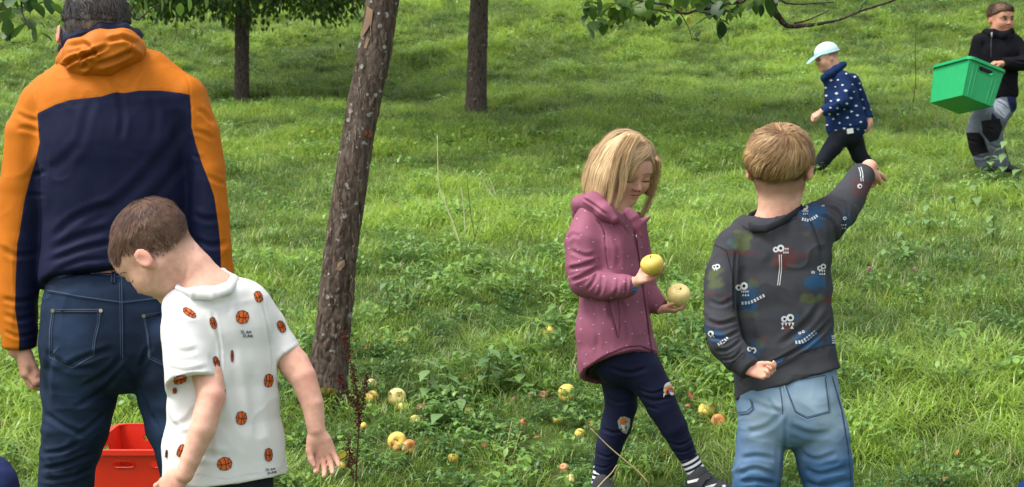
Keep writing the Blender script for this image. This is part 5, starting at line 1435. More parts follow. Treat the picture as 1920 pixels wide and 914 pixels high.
# jeans
M_jean_lt = mat('pale_denim', (.046, .108, .215), .85, .2, bump=.25, bscale=450, var=.16, vscale=16)
colour_by(M_jean_lt, [('fade', (.31, .42, .53), .05, 1.5)])
M_st = mat('denim_seam', (.05, .09, .16), .85); M_st2 = mat('denim_seam_pale', (.30, .40, .50), .85)
jn = Shape()
ch(jn, D, [(1476, 690, 90, 66), (1477, 735, 93, 70), (1478, 770, 93, 72)], k=.02, nexp=2.3)
ch(jn, D, [(1430, 770, 46, 62), (1429, 815, 45.5, 54), (1424, 870, 46, 50), (1419, 914, 44.5, 47), (1417, 1000, 43, 45), (1416, 1062, 40, 44)], k=.008)
ch(jn, D, [(1526, 770, 54, 62), (1535, 815, 55, 56), (1546, 870, 51, 52), (1553, 914, 46, 48), (1558, 1000, 43, 45), (1560, 1062, 40, 44)], k=.008)
F_jn = [([(1480, 800), (1520, 815), (1560, 812)], 7, 3), ([(1500, 850), (1530, 862), (1570, 850)], 6, 3), ([(1385, 890), (1415, 880), (1450, 890)], 6, 4), ([(1390, 860), (1420, 856), (1455, 862)], 6, 2.5), ([(1470, 770), (1440, 800), (1400, 812)], 7, 3), ([(1474, 780), (1472, 830), (1466, 900)], 5, 3), ([(1508, 880), (1540, 890), (1590, 876)], 6, 3.5), ([(1400, 750), (1435, 765), (1466, 772)], 6, 2.5), ([(1386, 905), (1420, 902), (1456, 908)], 5, 4), ([(1508, 905), (1545, 912), (1596, 900)], 6, 3), ([(1440, 750), (1450, 765), (1462, 775)], 5, 2.5)]
def jfade(V, q):
    r = fbm(V * np.array([8, 8, 14]), 141, 3) * .7
    for cx, cy, rx, ry, a in ((1520, 745, 60, 45, 1.3), (1420, 790, 40, 40, 1.0), (1560, 800, 40, 30, .8), (1440, 830, 30, 40, .4), (1545, 850, 40, 30, .5), (1455, 755, 40, 26, .7)):
        r = r + a * np.exp(-((q[:, 0] - cx) / rx) ** 2 - ((q[:, 1] - cy) / ry) ** 2)
    return r
jo = build('jeans', jn, .0042, M_jean_lt, pt_boy, folds=F_jn, noise=[((15, 15, 18), .004, 151)], crease=[((9, 9, 14), .007, 153), ((20, 20, 32), .003, 157)], attrs={'fade': jfade}, D=D)
T = o_info[jo.name]; d = Decal(T)
pk = [(1470, 720), (1490, 773), (1513, 785), (1557, 773), (1549, 706)]
d.stroke(pk, 2.2, 0); d.stroke([(p[0] * .93 + .07 * 1515, p[1] * .93 + .07 * 745) for p in pk], 1.3, 0); d.stroke([(x, y + 2.5) for x, y in pk], 1.2, 1, .0022)
pk2 = [(1410, 752), (1413, 768), (1404, 776), (1386, 778)]
d.stroke(pk2, 2.4, 0); d.stroke([(p[0] - 3, p[1] - 4) for p in pk2], 1.3, 0)
d.stroke([(1462, 725), (1466, 750), (1468, 778)], 1.6, 0); d.stroke([(1466, 725), (1470, 750), (1472, 778)], 1.1, 1)
d.stroke([(1560, 706), (1578, 770), (1590, 840), (1597, 912)], 1.5, 0); d.stroke([(1470, 722), (1500, 712), (1548, 704)], 1.4, 0)
d.done('pocket_stitching', [M_st, M_st2], jo)
for x in (1416, 1560):
    a = P(x, 1070, D); a[2] = gz1(a[0], a[1]); shoe(pt_boy, 'shoe', a - np.array([0, .06, 0]), (.2, .98, .05), .2, M_shoe_dark, M_sole_white)
# ------------------------------------------------------------------ boy in the pale cap walking across the slope
D = 11.6
a = P(1575, 340, D)
cap_boy = empty('person', (a[0], a[1], gz1(a[0], a[1])), 'small boy striding in a pale blue cap and navy fleece with white diamonds', 'person')
kh = Head(P(1549, 108, D), 50 * D / FPX, (-.95, -.16, -.26), (-.26, -.02, .96))
M_skin_cap = skin_mat('skin_fair_cap', (.60, .35, .25), (.16, .10, .07))
b = Shape(); kh.add(b, closed=False)
ch(b, D, [(1566, 142, 15), (1558, 120, 15)], k=.02)
ch(b, D, [(1572, 160, 22, 18), (1588, 245, 24, 20)], k=.02)
ch(b, D, [(1580, 155, 9, 9, -.09), (1584, 183, 8, 8, -.12), (1556, 203, 7, 7, -.13), (1540, 210, 6, 6, -.13)])
ch(b, D, [(1598, 160, 9, 9, .09), (1615, 195, 8, 8, .1), (1628, 222, 6.5, 6.5, .08), (1631, 230, 6, 6, .07)])
hand(b, P(1538, 211, D - .13), (-.85, 0, -.5), (.3, .6, -.7), .125, (.8, .9, 1, 1), 1, (.4, .5), rw=.022)
hand(b, P(1631, 228, D + .07), (.0, -.1, -1), (-.9, .2, .1), .12, (.6, .7, .8, .9), -1, (.4, .4), rw=.02)
ch(b, D, [(1580, 250, 16), (1548, 288, 11), (1522, 330, 7)]); ch(b, D, [(1596, 250, 16), (1609, 290, 11, 11, .06), (1640, 326, 7, 7, .06)])
build('body', b, .0075, M_skin_cap, cap_boy, smooth=1, attrs=kh.skin_attrs(lambda l: np.clip((l[:, 2] + .05) / .1, 0, 1) * (l[:, 1] < .0) * .8), D=D)
for q in (-1, 1):
    eye_ = MB(); c0 = kh.L(q * .15, .335, -.01); eye_.tube([c0, c0 + kh.s * .03 * kh.F], [.008, .004], 7); eye_.build('eye', M_trim_dark, cap_boy)
M_cap = mat('pale_blue_cotton', (.50, .68, .70), .85, bump=.1, bscale=200); M_cap_dk = mat('cap_brim_under', (.30, .45, .52), .85)
cp = Shape(); cp.ell(kh.L(0, -.06, .17), np.array([.405, .475, .40]) * kh.s, kh.A); cp.cut(kh.L(0, 0, .13), -kh.U + kh.F * .05, k=.006)
cpo = build('cap', cp, .006, M_cap, cap_boy, D=D)
br = Shape(); br.chain([kh.L(0, .22, .17), kh.L(0, .48, .10), kh.L(0, .78, -.05)], [(.34 * kh.s, .03 * kh.s), (.33 * kh.s, .028 * kh.s), (.22 * kh.s, .02 * kh.s)], side=kh.R, k=.01)
build('brim', br, .0055, M_cap_dk, cpo, D=D)
band = MB(); band.tube([kh.L(.41 * math.sin(t_), -.06 + .48 * math.cos(t_), .15) for t_ in np.linspace(0, 6.283, 28)], .006, 5); band.build('cap_band', mat('cap_band', (.36, .54, .60), .8), cpo)
M_fl = mat('navy_fleece', (.011, .026, .085), .95, .15, bump=.5, bscale=120, var=.15, vscale=40)
j_ = Shape()
ch(j_, D, [(1563, 140, 19, 18), (1572, 158, 27, 24), (1578, 185, 31, 27), (1583, 215, 35, 29), (1587, 236, 38, 30), (1588, 244, 37, 29)], k=.02, cap=(.03, .01), nexp=2.3)
ch(j_, D, [(1580, 148, 15, 16, -.06), (1585, 170, 14.5, 15, -.10), (1581, 190, 14, 14, -.125), (1560, 202, 12, 12, -.135), (1543, 209, 10, 10, -.135)], cap=(None, .01))
ch(j_, D, [(1596, 152, 15, 16, .06), (1612, 185, 13, 14, .1), (1623, 210, 11, 11, .1), (1629, 222, 9.5, 9.5, .08)], cap=(None, .01))
jo_ = build('fleece_jacket', j_, .0075, M_fl, cap_boy, folds=[([(1570, 195), (1580, 205), (1598, 205)], 3, 2), ([(1592, 170), (1596, 200), (1590, 230)], 3, 2), ([(1556, 195), (1572, 188)], 3, 2), ([(1560, 236), (1590, 240), (1620, 236)], 2, 1.5)], noise=[((14, 14, 12), .006, 161)], D=D)
co = Shape(); ch(co, D, [(1546, 146, 7, 10, -.03), (1556, 139, 8, 10, -.06), (1568, 131, 8, 10, -.06), (1578, 124, 7, 12, 0)], k=.01, ki=.02); ch(co, D, [(1545, 148, 6, 14), (1551, 156, 6, 12)], k=.02)
build('fleece_collar', co, .006, M_fl, jo_, D=D)
d = Decal(o_info[jo_.name]); R_ = random.Random(12); dots = []
for _ in range(4000):
    c_ = (R_.uniform(1535, 1636), R_.uniform(128, 246))
    if all(math.hypot((c_[0] - o_[0]) * .9, c_[1] - o_[1]) > 11.5 for o_ in dots): dots.append(c_)
for x, y in dots:
    s_ = R_.uniform(.55, .95)
    d.poly([(x - 4.2 * s_, y), (x - 1 * s_, y - 1.6 * s_), (x, y - 3.0 * s_), (x + 1 * s_, y - 1.6 * s_), (x + 4.2 * s_, y), (x + 1 * s_, y + 1.6 * s_), (x, y + 3.0 * s_), (x - 1 * s_, y + 1.6 * s_)], 0, .004)
d.done('diamond_print', [mat('fleece_white', (.58, .60, .62), .95)], jo_)
tg = MB(); c0 = P(1594, 246, D - .12); tg.box(c0, (.023, 0, .004), (0, .002, 0), (.003, 0, -.018)); tg.build('white_label', mat('white_cloth', (.7, .7, .7), .9), jo_, smooth=False)
t_ = Shape()
ch(t_, D, [(1588, 238, 29, 26), (1588, 252, 28, 26)], k=.03)
ch(t_, D, [(1578, 252, 20, 22, -.03), (1562, 275, 17.5, 18, -.05), (1545, 298, 14, 15, -.05), (1524, 326, 11, 12, -.05)], k=.02)
ch(t_, D, [(1597, 252, 20, 22, .03), (1604, 272, 17, 18, .05), (1611, 292, 15, 16, .06), (1628, 312, 12, 12, .06), (1640, 323, 10, 10, .06)], k=.02)
build('trousers', t_, .0075, mat('black_trousers', (.010, .012, .020), .85, bump=.2, bscale=150), cap_boy, noise=[((14, 14, 10), .006, 171)], D=D)
for px_, py_, dd, fw in ((1524, 334, -.05, (-.95, 0, .1)), (1640, 334, .06, (-.8, 0, -.55))):
    shoe(cap_boy, 'shoe', P(px_ + 8, py_ + 3, D + dd), fw, .17, M_shoe_dark, M_sole_white)

# ------------------------------------------------------------------ boy carrying the green crate
D = 11.3
a = P(1858, 318, D)
cr_boy = empty('person', (a[0], a[1], gz1(a[0], a[1])), 'dark-haired boy in a black fleece and patched grey trousers carrying a crate uphill', 'person')
ch_ = Head(P(1877, 36, D), 58 * D / FPX, (.36, -.92, -.06), (.02, -.05, 1))
M_skin_cr = skin_mat('skin_tan', (.46, .24, .15))
b = Shape(); ch_.add(b, closed=False)
ch(b, D, [(1870, 74, 16), (1872, 56, 15)], k=.02)
ch(b, D, [(1868, 90, 28, 18), (1872, 180, 26, 20)], k=.02)
ch(b, D, [(1903, 85, 11, 11, 0), (1924, 120, 9, 9, -.06), (1890, 122, 7, 7, -.16), (1876, 120, 6, 6, -.18)])
ch(b, D, [(1836, 85, 11, 11, .02), (1826, 120, 9, 9, .02), (1822, 150, 8, 8, -.05), (1812, 160, 7, 7, -.1)])
hand(b, P(1879, 119, D - .18), (-.88, -.15, .05), (-.15, .25, -.95), .125, (.75, .8, .85, .9), 1, (.5, .4), rw=.022)
ch(b, D, [(1852, 190, 15), (1832, 250, 7, 7, .025), (1842, 305, 6, 6, .03)]); ch(b, D, [(1880, 190, 15), (1862, 250, 7, 7, -.05), (1875, 305, 6, 6, -.03)])
cbody = build('body', b, .0055, M_skin_cr, cr_boy, attrs=ch_.skin_attrs(), D=D)
M_eyew = mat('eye_white', (.62, .60, .58), .3, .5)
for q in (-1, 1):
    e_ = Shape(); e_.ell(ch_.L(q * .145, .315, .0), np.array([.055, .05, .026]) * ch_.s, ch_.A)
    eo = build('eye', e_, .0035, M_eyew, cr_boy); ir = MB(); c0 = ch_.L(q * .145 - .012, .355, .0); ir.tube([c0, c0 + ch_.F * .02 * ch_.s], [.030 * ch_.s, .024 * ch_.s], 9); ir.build('iris', M_trim_dark, eo)
dc = Decal(o_info[cbody.name]); q = lambda x, y, z: tuple(pix(ch_.L(x, y, z)))
M_brow_crease = mat('brow_and_crease_dark', (.03, .018, .012), .8); M_lip = mat('lip', (.34, .11, .08), .5)
for s_ in (-1, 1):
    dc.stroke([q(s_ * (.15 + k_ * .08), .36, .095 - .02 * k_ ** 2) for k_ in (-1, 0, 1)], 1.5, 0, .003); dc.stroke([q(s_ * (.145 + k_ * .07), .36, .042 - .012 * k_ ** 2) for k_ in (-1, 0, 1)], .9, 0, .003)
dc.stroke([q(k_ * .09, .37, -.272 + .012 * k_ ** 2) for k_ in (-1, -.5, 0, .5, 1)], 1.3, 1, .003); dc.stroke([q(k_ * .07, .37, -.268 + .012 * k_ ** 2) for k_ in (-1, 0, 1)], .5, 0, .004)  # thin dark stroke paints the shade between the lips
dc.done('brow_and_mouth_lines', [M_brow_crease, M_lip], cr_boy)
hb = Shape(); hb.ell(ch_.L(0, -.06, .16), np.array([.366, .438, .352]) * ch_.s, ch_.A); hb.ell(ch_.L(0, .13, .27), np.array([.29, .235, .19]) * ch_.s, ch_.A, .04 * ch_.s)
hb.cut(ch_.L(0, .34, .215), -ch_.U * .85 + ch_.F * .35, k=.035); hb.cut(ch_.L(0, -.1, -.06), -ch_.U + ch_.F * .5, k=.04)
for q_ in (-1, 1): hb.ell(ch_.L(q_ * .42, .03, -.1), np.array([.1, .14, .17]) * ch_.s, ch_.A, .01, 'sub')
M_hair_dk = hair_mat('hair_dark_brown', (.05, .03, .02), (.20, .125, .082), .6, .15)
hcap = build('hair', hb, .0055, mat('hair_dark_under', (.085, .052, .035), .8, .1), cr_boy, noise=[((30, 30, 20), .006, 181)], D=D)
cw_ = ch_.L(-.05, -.2, .55)
strands('hair_strands', hb, seeds_on(hcap, 2600, seed=31), lambda p: unit_rows(p - cw_) * .7 + ch_.F * .5 - ch_.U * .3, .05, M_hair_dk, hcap, S=5, w=.0045, lift=(.001, .018), jit=.4, seed=32, clump=30)
M_blk = mat('black_fleece', (.0085, .0085, .011), .95, .12, bump=.4, bscale=150)
j_ = Shape()
ch(j_, D, [(1870, 66, 17, 16), (1868, 76, 33, 22), (1868, 100, 40, 25), (1868, 140, 38, 26), (1872, 172, 35, 26), (1873, 184, 34, 26)], k=.02, cap=(.03, .01), nexp=2.3)
ch(j_, D, [(1900, 80, 17, 19, 0), (1918, 102, 17, 18, -.03), (1925, 118, 15, 16, -.07), (1905, 121, 13, 14, -.14), (1882, 119, 10.5, 11, -.175)], cap=(None, .01))
ch(j_, D, [(1838, 80, 17, 19, .02), (1830, 110, 15, 16, .02), (1825, 145, 13, 14, -.03), (1816, 158, 10, 11, -.08)], cap=(None, .01))
j_.ell(ch_.L(.05, .1, -.45), np.array([.26, .3, .22]) * ch_.s, None, .01, 'sub')
jo_ = build('fleece_jacket', j_, .0065, M_blk, cr_boy, folds=[([(1900, 110), (1912, 116), (1925, 116)], 2.5, 2), ([(1880, 150), (1890, 165), (1900, 172)], 3, 1.5), ([(1842, 80), (1848, 100)], 3, 1.5)], noise=[((14, 14, 12), .006, 191)], D=D)
co = Shape(); ch(co, D, [(1852, 62, 8, 12, 0), (1862, 64, 9, 8, -.06), (1880, 68, 8, 8, -.08), (1892, 62, 8, 12, -.02)], ki=.02); build('stand_collar', co, .006, M_blk, jo_, D=D)
zp = MB(); a0 = P(1859.5, 61, D - .10); zp.tube([a0, a0 + np.array([0, -.004, -.036])], [.006, .0065], 6); zp.build('zip_pull', mat('zip_grey', (.28, .28, .27), .4), jo_)
zl = Decal(o_info[jo_.name]); zl.stroke([(1859, 70), (1858, 90), (1858, 108)], 1.6, 0, .003); zl.done('zip', [mat('zip_dark', (.03, .03, .034), .5)], jo_)
t_ = Shape()
ch(t_, D, [(1874, 176, 31, 24), (1870, 196, 30, 25)], k=.03)
ch(t_, D, [(1852, 196, 20, 22, .03), (1836, 225, 17, 18, .02), (1828, 250, 16, 17, .02), (1832, 275, 15, 16, .03), (1841, 298, 15, 15, .03), (1845, 308, 13, 14, .03)], k=.015)
ch(t_, D, [(1882, 196, 24, 23, -.03), (1868, 222, 21, 20, -.06), (1860, 245, 18, 18, -.06), (1866, 275, 17, 17, -.04), (1874, 300, 16, 16, -.03), (1877, 310, 14, 14, -.03)], k=.015)
M_tr = mat('grey_outdoor_cloth', (.115, .13, .16), .85, .2, bump=.25, bscale=120, var=.12, vscale=25)
colour_by(M_tr, [('navy', (.012, .018, .055), -.6, .6), ('pad', (.013, .013, .015), -.6, .6), ('pale', (.30, .33, .40), -.6, .6)])
navy_p = [(1886, 176), (1912, 178), (1906, 205), (1897, 212), (1890, 190)]; navy_q = [(1860, 210), (1874, 228), (1858, 226)]
pads = [[(1840, 227), (1874, 222), (1880, 240), (1872, 262), (1856, 268), (1842, 250)], [(1806, 249), (1836, 249), (1846, 262), (1854, 286), (1820, 294)], [(1884, 258), (1900, 262), (1898, 298), (1884, 290)]]
pale = [(1866, 180), (1888, 192), (1894, 210), (1884, 222), (1866, 210), (1862, 196)]
mx_ = lambda ps: (lambda V, q: np.max([poly_in(q, p_) for p_ in ps], 0))
to = build('trousers', t_, .0065, M_tr, cr_boy, folds=[([(1868, 190), (1880, 196), (1892, 206)], 1.6, 2.5), ([(1866, 200), (1876, 212), (1884, 220)], 1.6, 2), ([(1822, 292), (1838, 296), (1856, 292)], 3, 2.5), ([(1856, 272), (1872, 278), (1888, 272)], 3, 2.5), ([(1815, 262), (1832, 268)], 3, 2), ([(1848, 240), (1864, 244)], 3, 2)], noise=[((16, 16, 12), .007, 201)], attrs={'navy': mx_([navy_p, navy_q]), 'pad': mx_(pads), 'pale': mx_([pale])}, D=D)
for px_, py_, dd in ((1846, 316, .03), (1878, 318, -.03)):
    shoe(cr_boy, 'boot', P(px_ + 2, py_ + 5, D + dd + .05), (.35, -.93, 0), .2, M_shoe_dark, M_trim_dark)
# the green crate in his hands: bottom edges e1 (short side) and e2 (long side) meet at the corner nearest the camera
M_green = mat('green_plastic', (.008, .31, .10), .42, .45, bump=.04, bscale=60, var=.05)
crate('plastic_crate', M_green, .375, .259, .2735, .02, 'green plastic crate with handle slots carried in the dark-haired boy\'s hands', 'crate', (3.1816, 11.0048, 1.5445),
      [(.35765, -.92425, .13357), (.89956, .30256, -.31505), (.25077, .23283, .93964)], ([], [(.28, .72, .74, .88)]), lip=.016, groove='end')

# ------------------------------------------------------------------ two people mostly outside the frame: a knee each
M_nvy = mat('navy_work_cloth', (.016, .026, .085), .8, .25, bump=.2, bscale=260, var=.1, vscale=12)
M_skin_x = skin_mat('skin_other', (.5, .29, .2), (.05, .03, .02))
def croucher(D, kx, ky, sgn, label, m, r):
    """a person kneeling just beyond the edge of the picture, only the bent leg reaching in"""
    g0 = P(kx - sgn * 140, ky + 90, D); g0[2] = gz1(g0[0], g0[1])
    t = empty('person', g0, label, 'person'); f = D / FPX
    b = Shape(); hip = P(kx - sgn * 190, ky + 70, D + .05); kn = P(kx, ky, D); an = P(kx - sgn * 60, ky + 250, D + .1); an[2] = max(an[2], gz1(an[0], an[1]) + .06)
    ch0 = hip + np.array([0, 0, .42]); nk = ch0 + np.array([sgn * .10, -.02, .14])
    for o_ in (0, .16):
        q0 = np.array([0, o_, 0]); b.chain([hip + q0, kn + q0 + np.array([-sgn * .2 * (o_ > 0), 0, 0]), an + q0], [.07, .05, .035], k=.02)
    b.chain([hip + [0, .08, 0], hip + [0, .08, .22], ch0 + [0, .08, 0]], [(.13, .10), (.12, .09), (.14, .09)], side=np.array([0, 1., 0]), k=.02)
    b.chain([ch0 + [0, .08, 0], nk + [0, .08, 0]], [.05, .045])
    H_ = Head(nk + np.array([sgn * .04, .08, .13]), .2, (sgn * .9, .1, -.4), (sgn * .4, 0, .9)); H_.add(b)
    for o_ in (-.06, .22):
        b.chain([ch0 + [0, o_, -.02], ch0 + [sgn * .05, o_, -.24], ch0 + [sgn * .0, o_, -.42]], [.042, .035, .026])
        hand(b, ch0 + [0, o_, -.42], (0, 0, -1), (0, 1 if o_ < 0 else -1, 0), .14, (.4,) * 4, 1)
    build('body', b, .007, M_skin_x, t, attrs=H_.skin_attrs(lambda l: np.clip((l[:, 2] - .1 + .5 * np.clip(-l[:, 1], -.5, .4)) / .1, 0, 1)))
    p_ = Shape()
    for o_ in (0, .16):
        q0 = np.array([0, o_, 0]); p_.chain([hip + q0, kn + q0 + np.array([-sgn * .2 * (o_ > 0), 0, 0]), an + q0 + [0, 0, .05]], [.10, r, .06], k=.02)
    p_.chain([hip + [0, .08, 0], hip + [0, .08, .12]], [(.17, .14), (.165, .13)], side=np.array([0, 1., 0]), k=.03)
    build('trousers', p_, .006, m, t, noise=[((16, 16, 16), .010, 211)], folds=[([(kx - 40, ky + 10), (kx - 14, ky - 2), (kx + 6, ky + 30)], 4, 4), ([(kx - 60, ky + 45), (kx - 20, ky + 20), (kx + 8, ky + 60)], 5, 5)], D=D)
    s_ = Shape(); s_.chain([hip + [0, .08, .10], hip + [0, .08, .25], ch0 + [0, .08, 0]], [(.17, .13), (.16, .12), (.18, .12)], side=np.array([0, 1., 0]), k=.02)
    for o_ in (-.06, .22): s_.chain([ch0 + [0, o_, -.02], ch0 + [sgn * .05, o_, -.24], ch0 + [0, o_, -.38]], [.06, .05, .042], k=.03)
    build('jumper', s_, .007, m, t, noise=[((12, 12, 12), .008, 213)])
croucher(4.6, -30, 918, 1, 'person crouching at the lower left edge with a navy knee showing', M_nvy, .103)
M_blue2 = mat('blue_work_cloth', (.010, .030, .14), .8, .25, bump=.2, bscale=260)
croucher(4.6, 1944, 930, -1, 'person at the lower right edge with a scrap of bright blue clothing showing', M_blue2, .062)
# ------------------------------------------------------------------ trees
def bark_mat(name, base, dark, pale, lichen, scale=1.0):
    m = mat(name, base, .9, .15)
    nt = m.node_tree; b = nt.nodes['Principled BSDF']; tc = nt.nodes.new('ShaderNodeTexCoord')
    mp = nt.nodes.new('ShaderNodeMapping'); mp.inputs['Scale'].default_value = (1, 1, .28); nt.links.new(tc.outputs['Object'], mp.inputs[0])
    v = nt.nodes.new('ShaderNodeTexNoise'); v.inputs['Scale'].default_value = 55 * scale; v.inputs['Detail'].default_value = 6; v.inputs['Roughness'].default_value = .7; nt.links.new(mp.outputs[0], v.inputs[0])
    cr = nt.nodes.new('ShaderNodeValToRGB'); e = cr.color_ramp.elements
    e[0].position = .33; e[0].color = (*dark, 1); e[1].position = .52; e[1].color = (*base, 1); x = e.new(.68); x.color = (*pale, 1)
    nt.links.new(v.outputs[0], cr.inputs[0])
    n2_ = nt.nodes.new('ShaderNodeTexNoise'); n2_.inputs['Scale'].default_value = 26 * scale; n2_.inputs['Detail'].default_value = 3; nt.links.new(tc.outputs['Object'], n2_.inputs[0])
    r = nt.nodes.new('ShaderNodeMapRange'); r.inputs['From Min'].default_value = .66; r.inputs['From Max'].default_value = .70; nt.links.new(n2_.outputs[0], r.inputs[0])
    mx = nt.nodes.new('ShaderNodeMix'); mx.data_type = 'RGBA'; nt.links.new(r.outputs[0], mx.inputs[0]); nt.links.new(cr.outputs[0], mx.inputs[6]); mx.inputs[7].default_value = (*lichen, 1)
    nt.links.new(mx.outputs[2], b.inputs['Base Color'])
    bp = nt.nodes.new('ShaderNodeBump'); bp.inputs['Strength'].default_value = .7; bp.inputs['Distance'].default_value = .006; nt.links.new(v.outputs[0], bp.inputs['Height']); nt.links.new(bp.outputs[0], b.inputs['Normal'])
    return m
def worley(u, v, su, sv, seed):
    """cell distances F1, F2 on a sheet that wraps in u (0..1)"""
    nu = max(3, int(su)); U = u * nu; Vv = v * sv
    iu, iv = np.floor(U).astype(int), np.floor(Vv).astype(int)
    f1 = np.full(u.shape, 9.0); f2 = np.full(u.shape, 9.0); idn = np.zeros(u.shape)
    for du in (-1, 0, 1):
        for dv in (-1, 0, 1):
            cu, cv = iu + du, iv + dv; cm = cu % nu
            hx, hy = _h(cm, cv, np.zeros_like(cm), seed), _h(cm, cv, np.ones_like(cm), seed)
            d = np.hypot(cu + hx - U, cv + hy - Vv)
            n_ = d < f1
            f2 = np.where(n_, f1, np.minimum(f2, d)); idn = np.where(n_, _h(cm, cv, np.full_like(cm, 2), seed), idn); f1 = np.where(n_, d, f1)
    return f1, f2, idn
def trunk_mesh(name, path, rad, m, parent, nu=72, nv=240, plate=.010, platefn=None, seed=1):
    p = np.asarray(path, float); L = np.r_[0, np.cumsum(np.linalg.norm(np.diff(p, axis=0), axis=1))]
    s_ = np.linspace(0, L[-1], nv); C = np.stack([np.interp(s_, L, p[:, i]) for i in range(3)], -1)
    k = np.exp(-(np.arange(-9, 10) / 5.0) ** 2); k /= k.sum()
    for i in range(3): C[:, i] = np.convolve(np.pad(C[:, i], 9, mode='reflect', reflect_type='odd'), k, mode='valid')
    R = np.interp(s_, L, rad)
    th = np.arange(nu) / nu
    u, v = np.meshgrid(th, s_); rr = R[:, None] * np.ones((1, nu))
    per = 2 * np.pi * R.mean()
    wob = fbm(np.stack([np.cos(u * 6.283) * 2, np.sin(u * 6.283) * 2, v * 3.0], -1).reshape(-1, 3), seed, 3).reshape(u.shape)
    f1, f2, idn = worley(u + .010 * wob, v + .006 * wob, per / .030, 1 / .055, seed)
    g1, g2, gid = worley(u, v, per / .016, 1 / .030, seed + 5)
    amt = np.ones_like(v) if platefn is None else platefn(v / L[-1])
    pl = np.clip((f2 - f1) / .25, 0, 1) * (.4 + .6 * idn) + .35 * np.clip((g2 - g1) / .25, 0, 1) * gid
    rr = rr + R.mean() * .10 * wob + plate * amt * (pl - .6)
    T = np.gradient(C, axis=0); T /= np.linalg.norm(T, axis=1, keepdims=True)
    A = np.cross(T, [0, 1.0, 0]); A /= np.linalg.norm(A, axis=1, keepdims=True); B = np.cross(T, A)
    V = C[:, None] + rr[..., None] * (A[:, None] * np.cos(u * 6.2832)[..., None] + B[:, None] * np.sin(u * 6.2832)[..., None])
    V = V.reshape(-1, 3)
    i = np.arange(nv - 1)[:, None] * nu; j = np.arange(nu)[None]
    F = np.stack([i + j, i + nu + j, i + nu + (j + 1) % nu, i + (j + 1) % nu], -1).reshape(-1, 4)
    o = mesh_obj(name, V, F, m, parent)
    return o, BVHTree.FromPolygons([tuple(x) for x in V.tolist()], F.tolist())

M_leaf = leaf_mat('apple_leaf', (.016, .050, .012), (.11, .21, .030), (.42, .36, .05), rough=.4, trans=.4, inst=False)  # leaf colours kept dark, with the crown's shade put into them
def leaf_cloud(mb, tone, dry, centres, n_each, spread, size, R, hang=.6, tm=.32):
    for c in centres:
        c = np.asarray(c, float)
        for k in range(n_each):
            b_ = c + np.array([R.gauss(0, spread), R.gauss(0, spread), R.gauss(0, spread * .7)])
            L = size * R.uniform(.7, 1.25)
            nv = leaf_geo(mb, b_, R.uniform(0, 6.283), R.gauss(-hang, .5), L, L * R.uniform(.5, .68), .18, .35, 3)
            t_ = min(1, max(0, R.gauss(tm, .26))); tone += [t_] * nv; dry += [1.0 if R.random() < .015 else 0.0] * nv
def finish_leaves(mb, name, parent, tone, dry):
    o = mb.build(name, M_leaf, parent); set_attr(o, 'tone', tone); set_attr(o, 'dry', dry); o['kind'] = 'stuff'; return o
def limbs(mb, base, n, R, rise, out, r0):
    """forking limbs; returns the twig tips"""
    tips = []
    def grow(p, d, L, r, depth):
        q = [p]; rr = [r]
        for k in range(4):
            d = unit(d + np.array([R.gauss(0, .16), R.gauss(0, .16), R.gauss(0.02, .12)])); q.append(q[-1] + d * L / 4); rr.append(r * (1 - .12 * (k + 1)))
        mb.tube(q, rr, 7)
        if depth == 0: tips.append(q[-1]); tips.append(q[-2]); return
        for k in range(3): grow(q[-1 - (k % 2)], unit(d + np.array([R.gauss(0, .7), R.gauss(0, .7), R.gauss(.0, .45)])), L * .72, r * .55, depth - 1)
    for k in range(n):
        a = 6.283 * k / n + R.uniform(-.4, .4)
        grow(np.asarray(base, float), np.array([math.cos(a) * out, math.sin(a) * out, rise]), 1.25, r0, 2)
    return tips

# leaning tree
M_bark = bark_mat('apple_bark', (.094, .071, .056), (.026, .019, .015), (.160, .130, .106), (.26, .27, .24))
D = 5.85
tp = [(604, 790), (610, 745), (614, 700), (620, 650), (627, 600), (636, 500), (645, 430), (652, 390), (664, 300), (682, 200), (703, 100), (718, 0), (738, -110), (752, -210), (770, -330)]
tr_ = [60, 46, 38, 35, 34.5, 33, 32.5, 32, 31, 31, 32, 30, 30, 31, 27]
b0 = P(608, 760, D); b0[2] = gz1(b0[0], b0[1])
lean = empty('apple_tree', b0, 'leaning apple tree with rough lichen-flecked bark standing beyond the boy in the white shirt', 'tree')
pts = [P(x, y, D) for x, y in tp]
trunk, TT = trunk_mesh('trunk', pts, [r * .96 * D / FPX for r in tr_], M_bark, lean, 96, 380, .0098, lambda t: .35 + .65 * np.clip(1.0 - t * 2.4, 0, 1) + .25 * np.clip((t - .6) * 3, 0, 1), 3)
def piece(fn, name, mats, parent):
    d = Decal(TT); fn(d); o = d.done(name, mats, parent)
    if o: o['kind'] = 'stuff'
M_flake = mat('bark_inner', (.23, .175, .13), .85, bump=.3, bscale=120); M_fl2 = mat('bark_flake_dark', (.05, .034, .026), .9); M_lich = mat('lichen', (.25, .26, .22), .95, bump=.4, bscale=200, var=.2, vscale=150); M_wound = mat('bark_wound', (.20, .07, .035), .85)
R_ = random.Random(17)
def edge(y):
    ys = [q[1] for q in tp][::-1]; return np.interp(y, ys, [q[0] for q in tp][::-1]), np.interp(y, ys, tr_[::-1])
